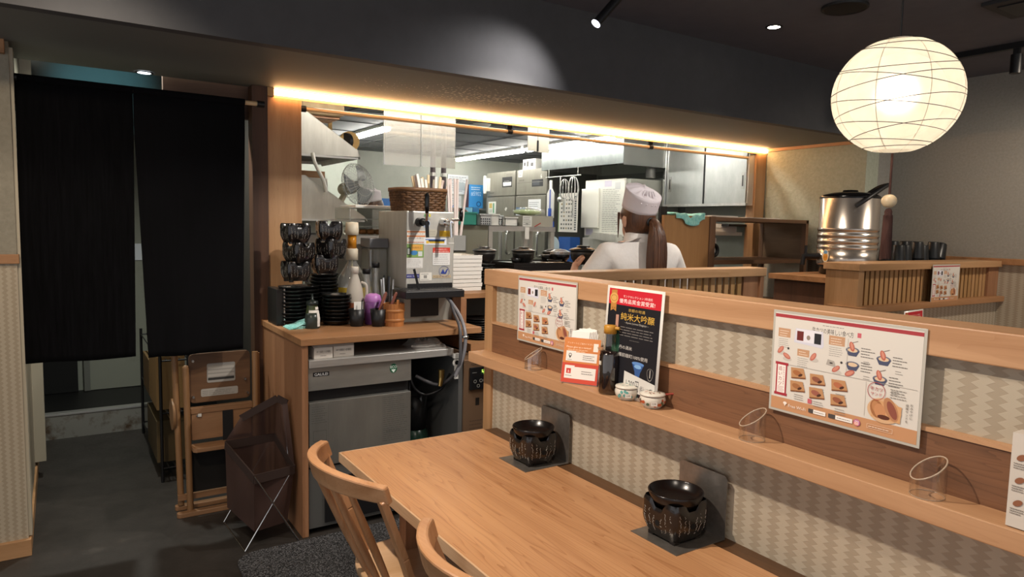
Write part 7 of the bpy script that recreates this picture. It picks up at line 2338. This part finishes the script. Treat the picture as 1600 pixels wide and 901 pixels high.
    MB().grid(hairf, 40, 14, 0, True).build('hair', HAIR, t, solid=0.006)
    for s in (-1, 1):
        MB().tube([H((s * (0.078 - 0.003 * i), 0.055 + 0.004 * i, 1.555 - 0.025 * i)) for i in range(6)], [0.006, 0.006, 0.005, 0.004, 0.003, 0.001], 6).build('hair_strand', HAIR, t)
    if ponytail:
        m = MB()
        rnd = random.Random(2)
        n = 30
        core = [(-0.086, 1.535, 0.015), (-0.112, 1.53, 0.022), (-0.13, 1.49, 0.034), (-0.137, 1.43, 0.043), (-0.138, 1.36, 0.046), (-0.138, 1.29, 0.043), (-0.138, 1.235, 0.033), (-0.136, 1.18, 0.020), (-0.135, 1.155, 0.006)]
        path = bez([(0.012, y, z) for y, z, r in core], 32)
        rr = bez([(r, 0, 0) for y, z, r in core], 32)
        m.tube(path, [q.x for q in rr], 20)
        for k in range(56):
            a = rnd.uniform(0, 2 * PI)
            m.tube([Vector((p.x + q.x * 1.02 * math.cos(a), p.y + q.x * 1.0 * math.sin(a), p.z)) for p, q in list(zip(path, rr))[2:-1:2]], 0.0032, 4)
        m.build('ponytail', HAIR, t)
        MB().tube([Vector((0.004 + 0.0185 * math.cos(2 * PI * i / 16), -0.097 + 0.004, 1.533 + 0.0185 * math.sin(2 * PI * i / 16))) for i in range(16)], 0.006, 6, closed=True).build('hair_tie', BLACK, t)
    # cook's cap: tilted band with a soft gathered crown
    tl_ = Matrix.Rotation(-0.36 - nod * 0.0, 3, 'X')
    cc = Vector((0, -0.004, 1.572))

    def K(p):
        return H(cc + Matrix.Rotation(0.36, 3, 'X') @ Vector(p))

    def band(u, v):
        a = 2 * PI * u
        fr = math.sin(a)
        k = 1.0 + 0.05 * v
        return K((0.0795 * k * math.cos(a), 0.0945 * k * fr, -0.004 + (0.093 + 0.012 * fr) * v))

    def crown(u, v):
        a = 2 * PI * u
        fr = math.sin(a)
        r = 1.05 * (1 - v)
        pl = 0.006 * math.sin(9 * a) * math.sin(PI * v) + 0.004 * math.sin(23 * a) * v * (1 - v) * 2
        return K((0.0795 * r * math.cos(a), 0.0945 * r * fr, 0.089 + 0.012 * fr * (1 - v) + 0.022 * math.sin(PI / 2 * v) * (0.6 + 0.4 * fr) + pl))
    MB().grid(band, 40, 6, 0, True).build('cap_band', CAPC, t, solid=0.003)
    MB().grid(crown, 54, 12, 0, True).build('cap_crown', CAPC, t)
    m = MB()
    for a in (-2.3, -2.0, -1.7, -1.4, -1.1):
        m.tube([K((0.085 * math.cos(a) * (1 - 0.10 * i), 0.100 * math.sin(a) * (1 - 0.10 * i), 0.05 + 0.011 * i)) for i in range(6)], 0.0035, 5)
    m.build('cap_gathers', CAPC, t, kind='stuff')
    t.location = loc
    t.rotation_euler = (0, 0, yaw)
    t.scale = (scale,) * 3
    return t


A1 = {'l': ((-0.18, -0.01, 1.378), (-0.29, 0.08, 1.15), (-0.195, 0.27, 1.27), (0.45, 0.45, 0.55), (-0.2, 0.75, -0.6), (0.85, 0.1, -0.35)),
      'r': ((0.185, -0.01, 1.378), (0.325, 0.03, 1.15), (0.13, 0.285, 1.20), (-0.35, 0.6, 0.4), (0.3, 0.6, -0.6), (-0.8, 0.0, -0.4))}
cook('person in white cap and uniform with a long brown ponytail, seen from behind', (2.385, 2.53, 0), -0.10, A1)
A2 = {'l': ((-0.172, -0.01, 1.378), (-0.24, 0.10, 1.08), (-0.10, 0.30, 1.10), (0.2, 0.9, 0.1), (-0.9, 0.2, 0), (0.1, 0.1, -0.9)),
      'r': ((0.172, -0.01, 1.378), (0.24, 0.10, 1.08), (0.10, 0.30, 1.10), (-0.2, 0.9, 0.1), (0.9, 0.2, 0), (-0.1, 0.1, -0.9))}
cook('person in white cap bending over work behind the caged fan', (2.30, 5.62, 0.14), PI / 2, A2, False, 0.98, 0.55)
